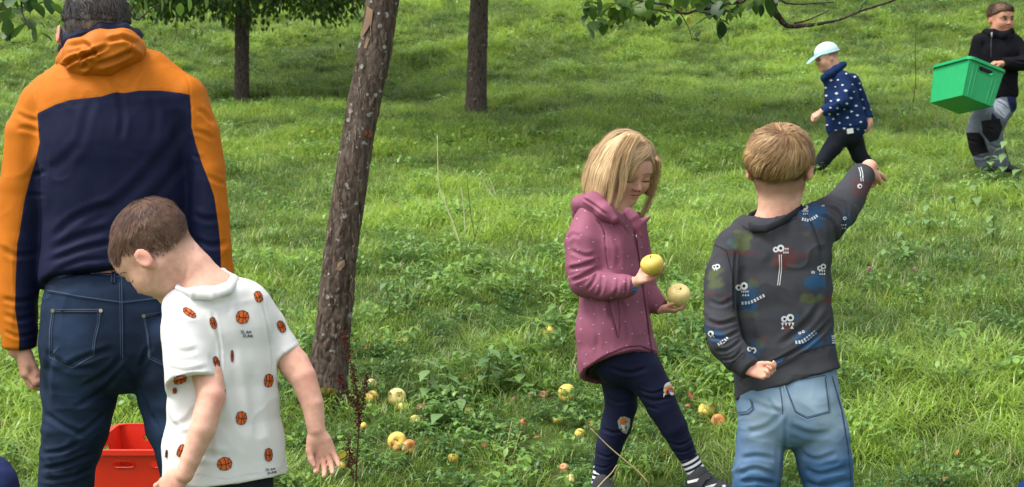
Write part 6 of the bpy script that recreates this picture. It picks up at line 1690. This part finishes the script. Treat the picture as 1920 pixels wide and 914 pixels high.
def flakes(d):
    for k in range(135):
        y = R_.uniform(5, 640) if k < 100 else R_.uniform(380, 720); c_, r_ = edge(y); x = c_ + R_.uniform(-.9, .9) * r_
        h_ = R_.uniform(7, 22); dx = R_.uniform(-3, 3); n_ = R_.randint(4, 6)
        d.stroke([(x + dx * t / n_ + R_.uniform(-1.6, 1.6), y + h_ * t / n_) for t in range(n_ + 1)], R_.uniform(.7, 1.6), 0 if R_.random() < .5 else 1, R_.uniform(.002, .006), 2)
def lichens(d):
    for k in range(32):
        y = R_.uniform(0, 660); c_, r_ = edge(y); x = c_ + R_.uniform(-.85, .85) * r_; s_ = R_.choice([1.6, 2.2, 2.2, 3.0, 4.2])
        a0 = R_.uniform(0, 6); d.poly([(x + s_ * R_.uniform(.6, 1.2) * math.cos(a0 + t * .7), y + s_ * R_.uniform(.7, 1.3) * math.sin(a0 + t * .7)) for t in range(9)], 0, .0022)
piece(flakes, 'loose_bark', [M_flake, M_fl2], trunk); piece(lichens, 'lichen', [M_lich], trunk)
def peel(d):
    d.poly([(690, 12), (700, 20), (699, 40), (690, 58), (681, 72), (677, 66), (684, 46), (688, 30)], 0, .006); d.poly([(688, 70), (694, 74), (688, 92), (682, 90)], 0, .004)
    d.poly([(632, 492), (644, 487), (646, 497), (638, 508), (628, 506)], 0, .005); d.poly([(628, 300), (632, 302), (628, 340), (624, 338)], 0, .004)
piece(peel, 'peeling_bark', [mat('bark_peel', (.22, .145, .09), .8, bump=.3, bscale=90)], trunk)
piece(lambda d: d.poly([(682, 246), (690, 243), (698, 247), (698, 256), (690, 259), (683, 255)], 0, .002), 'bark_wound', [M_wound], trunk)
# moss collar at the base
mo = Shape()
for k in range(15):
    mo.ell(P(574 + k * 3.4, 752 + R_.uniform(-16, 22) + (8 - k) * (8 - k) * .16, D - .075 - .0007 * k * (14 - k)), R_.uniform(.016, .030), None, .02)
build('moss', mo, .006, mat('moss', (.085, .085, .016), .95, .1, bump=1.0, bscale=180, var=.35, vscale=60), trunk, noise=[((60, 60, 60), .010, 221)])
# limbs: one hangs into the picture on the right, one on the left
br = MB(); f = D / FPX
def limb(pl, r0, r1, nseg=8, D0=6.0, D1=6.0):
    n = len(pl); q = [P(x, y, D0 + (D1 - D0) * i / (n - 1)) for i, (x, y) in enumerate(pl)]
    c_ = catmull(q, 6); br.tube(c_, (r1 + (r0 - r1) * (1 - np.linspace(0, 1, len(c_))) ** 2.6) * D / FPX * (1 + .12 * np.sin(np.arange(len(c_)) * 1.7)), nseg)
limb([(765, -300), (900, -400), (1130, -360), (1330, -240), (1430, -90), (1446, 5), (1463, 36), (1478, 49), (1513, 48), (1547, 43), (1577, 36), (1614, 21), (1682, -2), (1740, -40)], 22, 2.2, 8, 5.85, 6.3)
limb([(1489, 44), (1508, 40), (1524, 34), (1540, 27), (1554, 19)], 2.6, 1.3, 6, 6.15, 6.15); limb([(1577, 36), (1598, 28), (1612, 20), (1618, 8), (1624, 4)], 2.0, 1.1, 6, 6.2, 6.2)
limb([(1435, -60), (1462, -2), (1490, 8), (1520, 7), (1563, 5)], 3.5, 1.4, 6, 6.1, 6.1)
limb([(1420, -100), (1400, -8), (1372, 5), (1338, 14), (1305, 20), (1286, 26), (1268, 20), (1252, 10), (1225, 6), (1180, -2)], 6, 2.0, 7, 6.0, 5.95); limb([(1286, 25), (1262, 24), (1238, 20), (1222, 18)], 2.6, 1.0, 6, 5.97, 5.95); limb([(1305, 20), (1322, 25), (1340, 30), (1352, 36)], 2.2, 1.0, 6, 5.97, 5.97)
limb([(1190, 0), (1170, 20), (1150, 44)], 1.8, .8, 5, 5.95, 5.95); limb([(1275, 24), (1290, 50), (1298, 76)], 1.4, .7, 5, 5.97, 5.97)
limb([(748, -200), (560, -330), (330, -260), (150, -140), (60, -50), (40, 10), (55, 55)], 22, 1.6, 8, 5.85, 5.5); limb([(150, -140), (210, -60), (250, 34), (286, 15), (330, -6)], 6, 1.2, 6, 5.6, 5.7); limb([(60, -50), (20, -10), (-10, 30)], 3, 1.0, 6, 5.5, 5.5)
limb([(768, -320), (850, -480), (980, -640)], 22, 9, 8, 5.85, 6.3); limb([(768, -320), (700, -520), (560, -700)], 20, 8, 8, 5.85, 5.6); limb([(800, -420), (830, -180), (842, -30), (846, 2)], 5, 1.0, 6, 5.9, 5.7)
br.build('branch', bark_mat('branch_bark', (.062, .045, .036), (.022, .016, .012), (.115, .09, .075), (.26, .26, .22), 2.0), lean)
lf = MB(); tone, dry = [], []; R2 = random.Random(23)
def hang(px, py, D_, L, W, az, el, t_, dr=0.0):
    n_ = leaf_geo(lf, P(px, py, D_), az, el, L, W, .16, .4, 5); tone.extend([t_] * n_); dry.extend([dr] * n_)
def pleaf(px, py, size, t_=None, D_=6.0, el=None, dr=0.0):
    hang(px, py, D_ + R2.uniform(-.12, .12), size * D_ / FPX, size * .70 * D_ / FPX, R2.uniform(0, 6.28), R2.gauss(-.55, .6) if el is None else el, R2.random() * .8 + .1 if t_ is None else t_, dr)
for px, py, s_, t_ in ((1106, 22, 34, .35), (1118, 40, 40, .3), (1128, 12, 36, .6), (1140, 30, 34, .25), (1152, 8, 38, .9), (1166, 26, 42, .45), (1180, 4, 40, .8), (1192, 18, 44, .35), (1205, 2, 42, .95), (1216, 20, 34, .3), (1228, 4, 38, 1.0), (1240, -4, 36, .9), (1160, -6, 40, .7), (1120, -8, 40, .5), (1100, 4, 32, .4),
                       (1334, -6, 42, .15), (1350, 2, 40, .1), (1364, -4, 38, .3), (1376, 4, 34, .5), (1342, 28, 46, .12), (1352, 36, 34, .85), (1330, 6, 36, .1), (1390, -4, 34, .6), (1402, 12, 30, .5), (1422, -6, 34, .35), (1438, -2, 36, .1), (1452, -8, 34, .3), (1412, 0, 26, .6), (1310, -4, 30, .4), (1294, -8, 34, .6), (1270, -6, 34, .7), (1252, -10, 36, .85), (1370, 20, 26, .3), (1258, 40, 22, .2), (1282, 54, 20, .2), (1300, 72, 20, .15), (1310, 60, 16, .15), (1240, 28, 22, .3), (1318, 66, 18, .2), (1532, 44, 9, 1.0), (1640, -2, 16, 1.0), (1655, -6, 14, .9)):
    pleaf(px, py, s_, t_)
    if s_ > 20:
        for _ in range(4): pleaf(px + R2.uniform(-22, 22), py + R2.uniform(-20, 14), s_ * R2.uniform(.5, .9), min(1, max(0, t_ + R2.gauss(0, .22))))
for px, py, s_ in ((8, 2, 38), (22, 10, 40), (40, -4, 40), (60, 4, 38), (12, 34, 36), (34, 28, 40), (48, 44, 34), (66, 50, 30), (76, 62, 26), (4, 52, 30), (86, -4, 36), (-8, 20, 40), (98, 6, 30), (28, -14, 44), (58, -18, 40), (16, 58, 26)): pleaf(px, py, s_, R2.uniform(.02, .35), 5.6); pleaf(px + R2.uniform(-14, 14), py + R2.uniform(-14, 8), s_ * .8, R2.uniform(.0, .3), 5.6)
for px, py, s_, t_ in ((322, 0, 26, .7), (338, 6, 24, 1.0), (300, -8, 30, .5), (270, 0, 26, .5), (352, -8, 30, .8), (286, 18, 16, .9), (846, 0, 32, 1.0), (868, 18, 26, .9), (838, -18, 30, .9), (384, -10, 26, .5), (262, 22, 18, .4)): pleaf(px, py, s_, t_, 5.7, -1.3)
for px, py, s_ in ((1290, 32, 15),): hang(px, py, 5.95, s_ * 6 / FPX, s_ * .6 * 6 / FPX, 1, -1.2, .5, 1.0)
upper = [P(R2.uniform(100, 1500), R2.uniform(-1000, -420), R2.uniform(5.4, 7.4)) for _ in range(80)]
leaf_cloud(lf, tone, dry, upper, 12, .16, .08, R2)
finish_leaves(lf, 'crown', lean, tone, dry)

def far_tree(D, px, tp, rad, crowns, R, label, low, nlow, size=.072, seed=5, shade=26, off=(0, 0), rad_c=2.3):
    base = P(px, tp[0][1] - 6, D); base[2] = gz1(base[0], base[1])
    t = empty('apple_tree', base, label, 'tree', 'apple trees on the slope')
    q = [P(x, y, D) for x, y in tp]; q[0] = np.array([q[0][0], q[0][1], base[2] - .1]); 
    h_ = q[-1]; q += [h_ + np.array([.03, .05, .6]), h_ + np.array([.1, 0, 1.1])]
    trunk_mesh('trunk', q, rad + [rad[-1] * .95, rad[-1] * .8], M_bark2, t, 36, 120, .010, None, seed)
    mb = MB(); tips = limbs(mb, q[-2], 5, R, .55, 1.0, rad[-1] * .6)
    lw = []
    for (x, y, dd) in low: lw.append(P(x, y, D + dd))
    for c_ in lw[::2]:
        s_ = q[-2] + np.array([0, 0, .3]); m_ = (s_ + c_) / 2 + np.array([0, 0, .7]); mb.tube(catmull([s_, m_, c_ + np.array([0, 0, .25]), c_ + np.array([0, 0, -.1])], 5), np.linspace(.035, .006, 16), 5)
    mb.build('branch', M_bark2, t)
    lf = MB(); tone, dry = [], []
    leaf_cloud(lf, tone, dry, lw, nlow, .15, size, R, .9)
    cc = q[-1] + np.array([off[0], off[1], .9]); cen = []
    while len(cen) < shade * 5:
        v = np.array([R.gauss(0, 1), R.gauss(0, 1), R.gauss(0, 1)]); v = v / np.linalg.norm(v) * R.uniform(.45, 1) ; c_ = cc + v * np.array([rad_c, rad_c, 1.3])
        if c_[2] > q[-1][2] - .35 and pix(c_)[1] < -25: cen.append(c_)
    leaf_cloud(lf, tone, dry, cen, 34, .30, .16, R, .3)
    finish_leaves(lf, 'crown', t, tone, dry)
    return t
M_bark2 = bark_mat('orchard_bark', (.085, .066, .056), (.022, .016, .013), (.105, .085, .07), (.20, .20, .18))
R3 = random.Random(41)
far_tree(16.0, 892, [(891, 225), (893, 190), (895, 100), (899, 0), (901, -60)], [.125, .108, .103, .096, .092], None, R3, 'straight grey apple tree trunk standing in the middle of the shaded slope', [(R3.uniform(760, 1080), R3.uniform(-120, -70), R3.uniform(-1, 1)) for _ in range(10)], 14, seed=7, shade=46, rad_c=3.0, off=(-.1, -1.7))
low3 = []
for k in range(95):
    x = R3.uniform(225, 700); lim = 46 - 26 * abs(math.sin(x * .021)) if x < 640 else 20
    low3.append((x, R3.uniform(-70, lim - 14), R3.uniform(-1.4, .6)))
far_tree(18.6, 452, [(452, 205), (453, 170), (454, 100), (454, 0), (455, -60)], [.105, .088, .084, .082, .08], None, R3, 'dark slender apple tree trunk under low leafy boughs on the left', low3, 62, seed=9, shade=26, rad_c=2.6)
# ------------------------------------------------------------------ windfall apples
def apple_geo(r, flat=.92, seed=0):
    R = random.Random(seed); n, m = 12, 18; mb = MB(); V = []
    l1, l2 = R.uniform(-.05, .05), R.uniform(0, 6)
    for i in range(n + 1):
        t = math.pi * i / n
        for k in range(m):
            p = 2 * math.pi * k / m
            rr = math.sin(t) ** .86 * (1 + .03 * math.cos(5 * p) * (t > 1.8) + l1 * math.cos(p - l2))
            z = math.cos(t) * flat * (1 - .05 * math.cos(t)) - .26 * math.exp(-(math.sin(t) / .33) ** 2) * (1 if t < 1.6 else -.55)
            V.append((r * rr * math.cos(p), r * rr * math.sin(p), r * z))
    F = [[i * m + k, (i + 1) * m + k, (i + 1) * m + (k + 1) % m, i * m + (k + 1) % m] for i in range(n) for k in range(m)]
    mb.add(V, F); return mb
def apple_mat(name, c, blush, rot, ramt, bl=.5):
    m = mat(name, c, .38, .5)
    nt = m.node_tree; b = nt.nodes['Principled BSDF']; tc = nt.nodes.new('ShaderNodeTexCoord'); prev = None
    oi = nt.nodes.new('ShaderNodeObjectInfo'); ad = nt.nodes.new('ShaderNodeVectorMath'); ad.operation = 'MULTIPLY_ADD'
    ad.inputs[1].default_value = (1, 1, 1); cb = nt.nodes.new('ShaderNodeCombineXYZ'); mu = nt.nodes.new('ShaderNodeMath'); mu.operation = 'MULTIPLY'; mu.inputs[1].default_value = 40
    nt.links.new(oi.outputs['Random'], mu.inputs[0]); nt.links.new(mu.outputs[0], cb.inputs[0]); nt.links.new(tc.outputs['Object'], ad.inputs[0]); nt.links.new(cb.outputs[0], ad.inputs[2])
    src = ad.outputs[0]; b.inputs['Base Color'].default_value = (*c, 1); cur = None
    for sc, lo, hi, cc in ((22, .5 + .25 * (1 - bl), .8, blush), (30, .62 - ramt, .68 - ramt, rot), (240, .66, .72, (.16, .09, .04))):
        n_ = nt.nodes.new('ShaderNodeTexNoise'); n_.inputs['Scale'].default_value = sc; n_.inputs['Detail'].default_value = 2; nt.links.new(src, n_.inputs[0])
        r = nt.nodes.new('ShaderNodeMapRange'); r.inputs['From Min'].default_value = lo; r.inputs['From Max'].default_value = hi; nt.links.new(n_.outputs[0], r.inputs[0])
        mx = nt.nodes.new('ShaderNodeMix'); mx.data_type = 'RGBA'; nt.links.new(r.outputs[0], mx.inputs[0]); mx.inputs[7].default_value = (*cc, 1)
        if cur is None: mx.inputs[6].default_value = (*c, 1)
        else: nt.links.new(cur, mx.inputs[6])
        cur = mx.outputs[2]
    nt.links.new(cur, b.inputs['Base Color']); return m
M_ay = apple_mat('apple_yellow', (.70, .52, .095), (.64, .30, .06), (.22, .10, .03), .0, .35)
M_ap = apple_mat('apple_pale', (.80, .65, .25), (.74, .38, .10), (.22, .10, .03), -.06, .4)
M_ao = apple_mat('apple_orange', (.48, .20, .05), (.42, .11, .04), (.20, .08, .03), .06)
M_ab = apple_mat('apple_brown', (.30, .125, .06), (.24, .09, .05), (.15, .065, .035), .10)
M_stalk = mat('apple_stalk', (.05, .035, .02), .9)
def apple(centre, r, m, label, group, axis=None, seed=0):
    t = empty('apple', centre, label, 'apple', group); R = random.Random(seed)
    o = apple_geo(r, R.uniform(.70, .86) if m in (M_ab, M_ao) else R.uniform(.86, .96), seed).build('flesh', m); o.parent = t
    s_ = MB(); s_.tube([(0, 0, r * .62), (r * .04, 0, r * .74), (r * .10, .0, r * .80)], [r * .05, r * .045, r * .06], 5); so = s_.build('stalk', M_stalk); so.parent = t
    c_ = MB()
    for k in range(5):
        a = k * 1.257; c_.tube([(r * .06 * math.cos(a), r * .06 * math.sin(a), -r * .74), (r * .15 * math.cos(a), r * .15 * math.sin(a), -r * .82)], [r * .05, r * .015], 4)
    co = c_.build('calyx', M_stalk); co.parent = t
    ax = axis if axis is not None else unit([R.gauss(0, 1), R.gauss(-.4, 1), R.gauss(.5, .8)])
    t.rotation_euler = Vector([float(v) for v in ax]).to_track_quat('Z', 'Y').to_euler()
    return t
windfalls = [
 (745, 832, 15.5, 'y', 'large clean yellow windfall apple resting beside two browned ones'), (768, 845, 13, 'o', 'orange-brown windfall apple on the right of the large yellow one'), (744, 850, 8.5, 'o', 'small orange windfall apple tucked under the large yellow one'),
 (791, 778, 13, 'b', 'wrinkled pinkish-brown windfall apple at the top of its heap'), (796, 795, 10.5, 'o', 'rust-brown windfall apple under the wrinkled pinkish one'), (779, 796, 10.5, 'y', 'yellow windfall apple on the left of the rust-brown one'),
 (744, 756, 15, 'p', 'pale yellow windfall apple seen through grass blades above the brown heap'), (756, 776, 10, 'y', 'yellow windfall apple half buried just below the pale one'), (698, 728, 9.5, 'p', 'pale windfall apple nearest the foot of the leaning tree'), (696, 753, 12, 'y', 'striped-looking yellow windfall apple behind the rusty dock stalk'),
 (681, 810, 7, 'y', 'small yellow windfall apple just right of the rusty dock stalk'), (646, 848, 6.5, 'b', 'small brown windfall apple beside the bowed boy\'s fingertips'), (757, 648, 10, 'o', 'orange windfall apple high on the slope right of the tree'), (691, 656, 7.5, 'o', 'orange windfall apple by the right side of the leaning trunk'), (780, 679, 5.5, 'b', 'tiny tan windfall apple below the orange one on the slope'),
 (1032, 629, 13, 'y', 'bright yellow windfall apple left of the pink jacket'), (954, 676, 5, 'y', 'tiny yellow windfall apple left of the white leaves'), (873, 727, 7, 'p', 'pale windfall apple under the nettle leaves'), (996, 749, 7.5, 'p', 'pale windfall apple in grass left of the tan one'), (965, 757, 8, 'b', 'dull tan windfall apple below the nettles'), (1020, 753, 9, 'b', 'brown windfall apple between the pale one and the golden pair'),
 (1063, 748, 15, 'y', 'golden windfall apple behind the girl\'s back leg'), (1091, 757, 9, 'p', 'pale windfall apple touching the golden one by the girl'), (878, 781, 11, 'y', 'yellow windfall apple hidden by blades in the middle of the meadow'), (943, 808, 9, 'y', 'yellow windfall apple left of a folded brown one'), (981, 798, 8, 'o', 'folded-looking brown and yellow windfall apple in mid meadow'), (1045, 801, 8.5, 'y', 'yellow windfall apple halfway to the girl\'s ankle'),
 (1106, 804, 9, 'p', 'pale windfall apple at the tip of the dry stalk'), (869, 838, 8, 'p', 'pale windfall apple low in the meadow near the brown leaf'), (1087, 824, 9.5, 'y', 'greenish yellow windfall apple under the dry stalk'), (1057, 891, 9, 'o', 'orange windfall apple at the lower edge left of the girl\'s foot'), (1071, 911, 11, 'p', 'cream windfall apple cut by the bottom edge'), (850, 867, 11, 'y', 'flattened yellow windfall apple at the lower middle'), (929, 853, 6, 'p', 'small pale windfall apple beside the tall dry grass stalks'),
 (1326, 776, 14.5, 'y', 'yellow windfall apple between the girl and the pointing boy'), (1347, 799, 12, 'o', 'browned windfall apple against the yellow one near the blue jeans'), (1203, 742, 9, 'y', 'yellow windfall apple seen between the girl\'s knees'), (1575, 717, 8, 'o', 'orange windfall apple right of the pointing boy\'s hip'), (1163, 866, 6, 'y', 'yellow windfall apple between the girl\'s ankles'), (10, 800, 9.5, 'b', 'scabby windfall apple at the far left edge'), (234, 768, 6, 'b', 'pinkish windfall apple seen between the man\'s legs'), (1772, 910, 8, 'o', 'orange windfall apple at the lower right edge'), (62, 690, 6, 'y', 'yellow windfall apple behind the man\'s left hand'), (1290, 772, 7, 'b', 'dark brown windfall apple right of the girl\'s knee'), (640, 888, 8, 'y', 'yellow windfall apple below the bowed boy\'s open hand')]
MM = {'y': M_ay, 'p': M_ap, 'o': M_ao, 'b': M_ab}
clear_at = []
for i, (x, y, r, k, lab) in enumerate(windfalls):
    g, Dg = on_ground(x, y + r * .45)
    g = P(x, y, Dg + (0 if r > 11 else .03)); rad = r * (1.2 if r > 11 else 1.08) * Dg / FPX
    g[2] = max(g[2], gz1(g[0], g[1]) + rad * (.6 if r > 11 else .35))
    apple(g, rad, MM[k], lab, 'windfall apples in the grass', None, i)
    clear_at.append((g[0], g[1], rad))
apple(P(1223, 496, 4.85 - .21), 22.5 * 4.64 / FPX, M_ay, 'smooth yellow apple in the girl\'s raised nearer hand', 'apples in the girl\'s hands', (-.25, -.25, .93), 201)
apple(P(1273, 553, 4.85 + .01), 22.5 * 4.85 / FPX, M_ap, 'pale yellow apple with a stalk hollow in the girl\'s lower farther hand', 'apples in the girl\'s hands', (.05, -.62, .78), 202)

# ------------------------------------------------------------------ nettles and other leafy plants
M_nettle = leaf_mat('nettle_leaf', (.045, .12, .035), (.16, .27, .095), None, rough=.55, trans=.25, inst=False)
M_stem = mat('plant_stem', (.07, .11, .03), .7)
def nettle(x, y, h_, n, size, label, seed, group, tone=.5, D_=None, lean_=(0, 0)):
    R = random.Random(seed); g, Dg = on_ground(x, y); h_ = h_ * .85 + .01; tone = min(1, tone + .25)
    t = empty('nettle', g, label, 'plant', group)
    st = MB(); top = np.array([lean_[0] + R.uniform(-.03, .03), lean_[1] + R.uniform(-.03, .03), h_]); st.tube([(0, 0, -.05), tuple(top * .5 + np.array([.01, 0, 0])), tuple(top)], [.003, .0025, .0016], 5)
    o = st.build('stem', M_stem); o.parent = t
    for k in range(n):
        f_ = .25 + .75 * (k // 2) / max(1, (n - 1) // 2); az = (k % 2) * math.pi + (k // 2) * 1.4 + R.uniform(-.3, .3); L = size * (1.15 - .5 * f_) * R.uniform(.85, 1.15)
        mb = MB(); leaf_geo(mb, top * f_ + 0, az, R.uniform(-.45, .25), L, L * .58, .14, .7, 5, (.2, .93, 1.0, .7, .32, .0))
        lo = mb.build('leaf', M_nettle); lo.parent = t; set_attr(lo, 'tone', [min(1, max(0, tone + R.uniform(-.3, .3)))] * len(lo.data.vertices))
for i, a in enumerate([(800, 770, .20, 10, .085, 'broad nettle growing in the grass above the windfall heap', 0.5), (838, 760, .16, 8, .085, 'low nettle right of the broad one in mid meadow', .45), (905, 745, .20, 10, .095, 'leafy nettle spreading in the centre of the meadow', .5), (940, 740, .17, 8, .08, 'nettle on the right of the spreading one', .5), (985, 735, .15, 8, .07, 'blue-green nettle left of the golden windfall', .6), (870, 790, .12, 6, .075, 'short nettle below the spreading one', .4), (905, 660, .14, 5, .06, 'pale round-leaved weed above the nettles', .9), (990, 665, .14, 6, .065, 'pale weed with whitish leaves left of the pink jacket', 1.0), (830, 815, .10, 5, .09, 'dock-like weed right of the brown apples', .6), (1335, 715, .10, 5, .075, 'pale flattened weed left of the pointing boy\'s wrist', 1.0),
                      (1880, 345, .34, 12, .12, 'tall nettle standing in front of the crate carrier\'s legs', .75), (1850, 352, .24, 10, .11, 'nettle left of the tall one at the crate carrier\'s feet', .7), (1905, 372, .25, 10, .11, 'nettle at the right edge below the crate carrier', .7), (1830, 392, .20, 10, .11, 'bushy nettle downhill of the crate carrier', .7), (1790, 420, .18, 8, .10, 'nettle among clover right of the raised fist', .6), (1740, 440, .18, 8, .10, 'nettle left of the clover patch on the right slope', .6), (1700, 490, .16, 8, .09, 'nettle near the pink clover head', .55), (1860, 455, .2, 10, .10, 'dense nettle on the right slope above the short grass', .55), (1130, 690, .12, 6, .07, 'nettle hidden behind the pink jacket hem', .5), (730, 600, .18, 8, .07, 'dark nettle right of the leaning trunk', .25), (760, 585, .18, 8, .07, 'dark bushy nettle farther right of the leaning trunk', .25)]):
    nettle(*a[:5], a[5], 300 + i, 'nettles and broad weeds in the meadow', a[6])

# ------------------------------------------------------------------ rusty dock stalk
D = 5.05
g = P(667, 925, D); g[2] = gz1(g[0], g[1])
dock = empty('dock_plant', g, 'dead rust-brown dock stalk with clustered seeds right of the boy\'s hand', 'plant')
M_dock = mat('dock_stem', (.075, .030, .020), .85); M_seed = mat('dock_seed', (.075, .024, .017), .9, var=.4, vscale=60)
st = MB(); sd_m = MB(); R_ = random.Random(9)
def stalk(pl, r0, r1, dens, s0=0.0, s1=1.0, w=5):
    c_ = catmull([P(x, y, D) for x, y in pl], 8); st.tube(c_, np.linspace(r0, r1, len(c_)), 5)
    for k in range(dens):
        f_ = s0 + (s1 - s0) * R_.random(); p = c_[int(f_ * (len(c_) - 1))] + np.array([R_.gauss(0, w), R_.gauss(0, w), R_.gauss(0, w)]) * D / FPX
        a = unit([R_.gauss(0, 1), R_.gauss(0, 1), R_.gauss(0, 1)]); b_ = unit(np.cross(a, [.3, .5, .8])); c2 = np.cross(a, b_); s_ = R_.uniform(.0028, .0052)
        sd_m.add([p + a * s_, p + b_ * s_, p - a * s_, p - b_ * s_, p + c2 * s_ * .7, p - c2 * s_ * .7], [[0, 1, 4], [1, 2, 4], [2, 3, 4], [3, 0, 4], [1, 0, 5], [2, 1, 5], [3, 2, 5], [0, 3, 5]])
stalk([(667, 930), (669, 860), (673, 800), (670, 750), (662, 700), (652, 655), (641, 620)], .0032, .0012, 300, .30, .98, 3.6)
stalk([(673, 795), (680, 760), (684, 725), (688, 700)], .0018, .0008, 110, .1, 1, 3); stalk([(671, 770), (655, 745), (643, 722), (635, 698)], .0018, .0008, 120, .1, 1, 3.4); stalk([(669, 870), (661, 860), (655, 845), (652, 815)], .0015, .0008, 60, .2, 1, 2.6); stalk([(667, 905), (658, 880), (652, 858)], .0014, .0007, 50, .2, 1, 2.6)
st.build('stem', M_dock, dock); so = sd_m.build('seeds', M_seed, dock, smooth=False); so['kind'] = 'stuff'

# ------------------------------------------------------------------ single dry stalks
M_dry = mat('dry_straw', (.40, .32, .16), .8); M_dry2 = mat('pale_straw', (.50, .50, .30), .8); M_dark_st = mat('dark_stalk', (.06, .05, .03), .9)
def straw(pl, r, D_, m, label, grp='dry stalks in the meadow'):
    pts_ = [P(x, y, D_) for x, y in pl]; z = gz1(pts_[-1][0], pts_[-1][1])
    c_ = catmull(pts_, 6); mb = MB(); mb.tube(c_, np.linspace(r * .5, r, len(c_)), 5)
    o = mb.build('dry_stalk', m, None, base=np.array([pts_[-1][0], pts_[-1][1], min(z, pts_[-1][2])])); tag(o, label, 'grass stalk', grp)
straw([(1107, 803), (1140, 836), (1170, 862), (1196, 884), (1215, 905)], .0028, 4.6, M_dry, 'bent straw stalk slanting across the girl\'s back shin')
straw([(1157, 872), (1146, 888), (1132, 902), (1118, 918)], .0028, 4.6, M_dry, 'short straw stalk by the girl\'s back ankle')
straw([(820, 254), (821, 310), (824, 350), (838, 390), (852, 425), (862, 458)], .0042, 8.6, M_dry2, 'tall pale kinked stalk in the middle of the meadow')
straw([(865, 352), (869, 390), (873, 440)], .003, 8.6, M_dry2, 'short pale stalk right of the tall kinked one')
straw([(874, 310), (880, 380), (890, 445)], .0022, 8.6, M_dark_st, 'thin dark stalk right of the pale ones'); straw([(906, 395), (896, 425), (888, 455)], .0024, 8.6, M_dark_st, 'short dark stalk leaning right in mid meadow')
straw([(960, 790), (948, 850), (936, 912)], .0026, 5.2, M_dry, 'left of two straw stalks rising from the lower edge'); straw([(976, 810), (960, 860), (944, 914)], .0026, 5.2, M_dry, 'right of two straw stalks rising from the lower edge')
straw([(1718, 35), (1716, 100), (1717, 150), (1712, 192)], .0042, 11.9, M_dark_st, 'thin dark upright stalk left of the green crate'); straw([(900, 325), (912, 350), (926, 372)], .003, 9.2, M_dry2, 'faint slanted straw behind the kinked stalk'); straw([(918, 335), (924, 352), (930, 366)], .003, 9.2, M_dry2, 'tiny straw right of the slanted one')

# ------------------------------------------------------------------ fallen leaves and a clover head
M_fl = leaf_mat('fallen_leaf', (.30, .10, .035), (.62, .46, .06), None, trans=.2, inst=False); R_ = random.Random(77)
for (x, y, s_, t_, lab) in ((640, 892, 22, .9, 'yellow fallen leaf under the bowed boy\'s hand'), (622, 884, 16, 1, 'small yellow fallen leaf left of the dock stalk'), (660, 884, 16, .9, 'yellow fallen leaf at the foot of the dock stalk'), (1262, 878, 20, .05, 'curled rust-brown leaf left of the girl\'s front trainer'), (1280, 768, 20, .0, 'dark red-brown leaf right of the girl\'s front knee'), (900, 865, 18, .0, 'brown curled leaf in the lower meadow'), (925, 858, 12, 1, 'pale yellow leaf right of the curled brown one'), (812, 850, 14, .15, 'brown leaf right of the orange windfall'), (1008, 845, 18, .1, 'dry brown leaf left of the girl\'s back foot'), (1178, 845, 14, .05, 'brown leaf between the girl\'s legs'), (920, 214, 12, .9, 'yellow leaf on the shaded slope right of the middle trunk'), (917, 234, 10, .9, 'smaller yellow leaf below the one by the middle trunk'), (587, 258, 9, .8, 'yellow leaf on the slope left of the leaning trunk'), (1655, 580, 11, .9, 'yellow leaf in the grass right of the sweatshirt'), (1780, 592, 14, .9, 'slim yellow leaf on the right-hand grass'), (745, 392, 10, .3, 'reddish leaf right of the leaning trunk'), (1810, 870, 16, .3, 'tan leaf at the lower right'), (50, 810, 12, .3, 'tan leaf left of the man\'s leg'), (95, 742, 10, .9, 'yellow scrap of leaf left of the man\'s knee')):
    g, Dg = on_ground(x, y); mb = MB(); L = s_ * Dg / FPX * 1.15; leaf_geo(mb, (-L / 2, 0, .045), 0, R_.uniform(-.2, .3), L, L * .6, .35, -.5, 4)
    o = mb.build('fallen_leaf', M_fl); set_attr(o, 'tone', [t_] * len(o.data.vertices)); o.location = Vector([float(v) for v in g]); o.rotation_euler = (R_.uniform(-.6, .6), R_.uniform(-.6, .6), R_.uniform(0, 6.28)); tag(o, lab, 'leaf', 'fallen leaves in the grass')
M_clov = mat('clover_pink', (.50, .20, .32), .8)
for x, y, lab in ((1716, 513, 'pink clover head in the grass right of the sweatshirt'), (1630, 512, 'faded pink clover head nearer the sweatshirt')):
    g, Dg = on_ground(x, y + 14); mb = MB(); R5 = random.Random(x); c0 = np.array([0, 0, 18 * Dg / FPX])
    for k in range(40):
        v = unit([R5.gauss(0, 1), R5.gauss(0, 1), R5.gauss(.2, 1)]); mb.tube([c0, c0 + v * .013], [.002, .0008], 3)
    t = empty('clover_flower', g, lab, 'flower', 'clover heads'); o = mb.build('flower_head', M_clov); o.parent = t; s_ = MB(); s_.tube([(0, 0, 0), tuple(c0)], .0014, 5); o = s_.build('stem', M_stem); o.parent = t
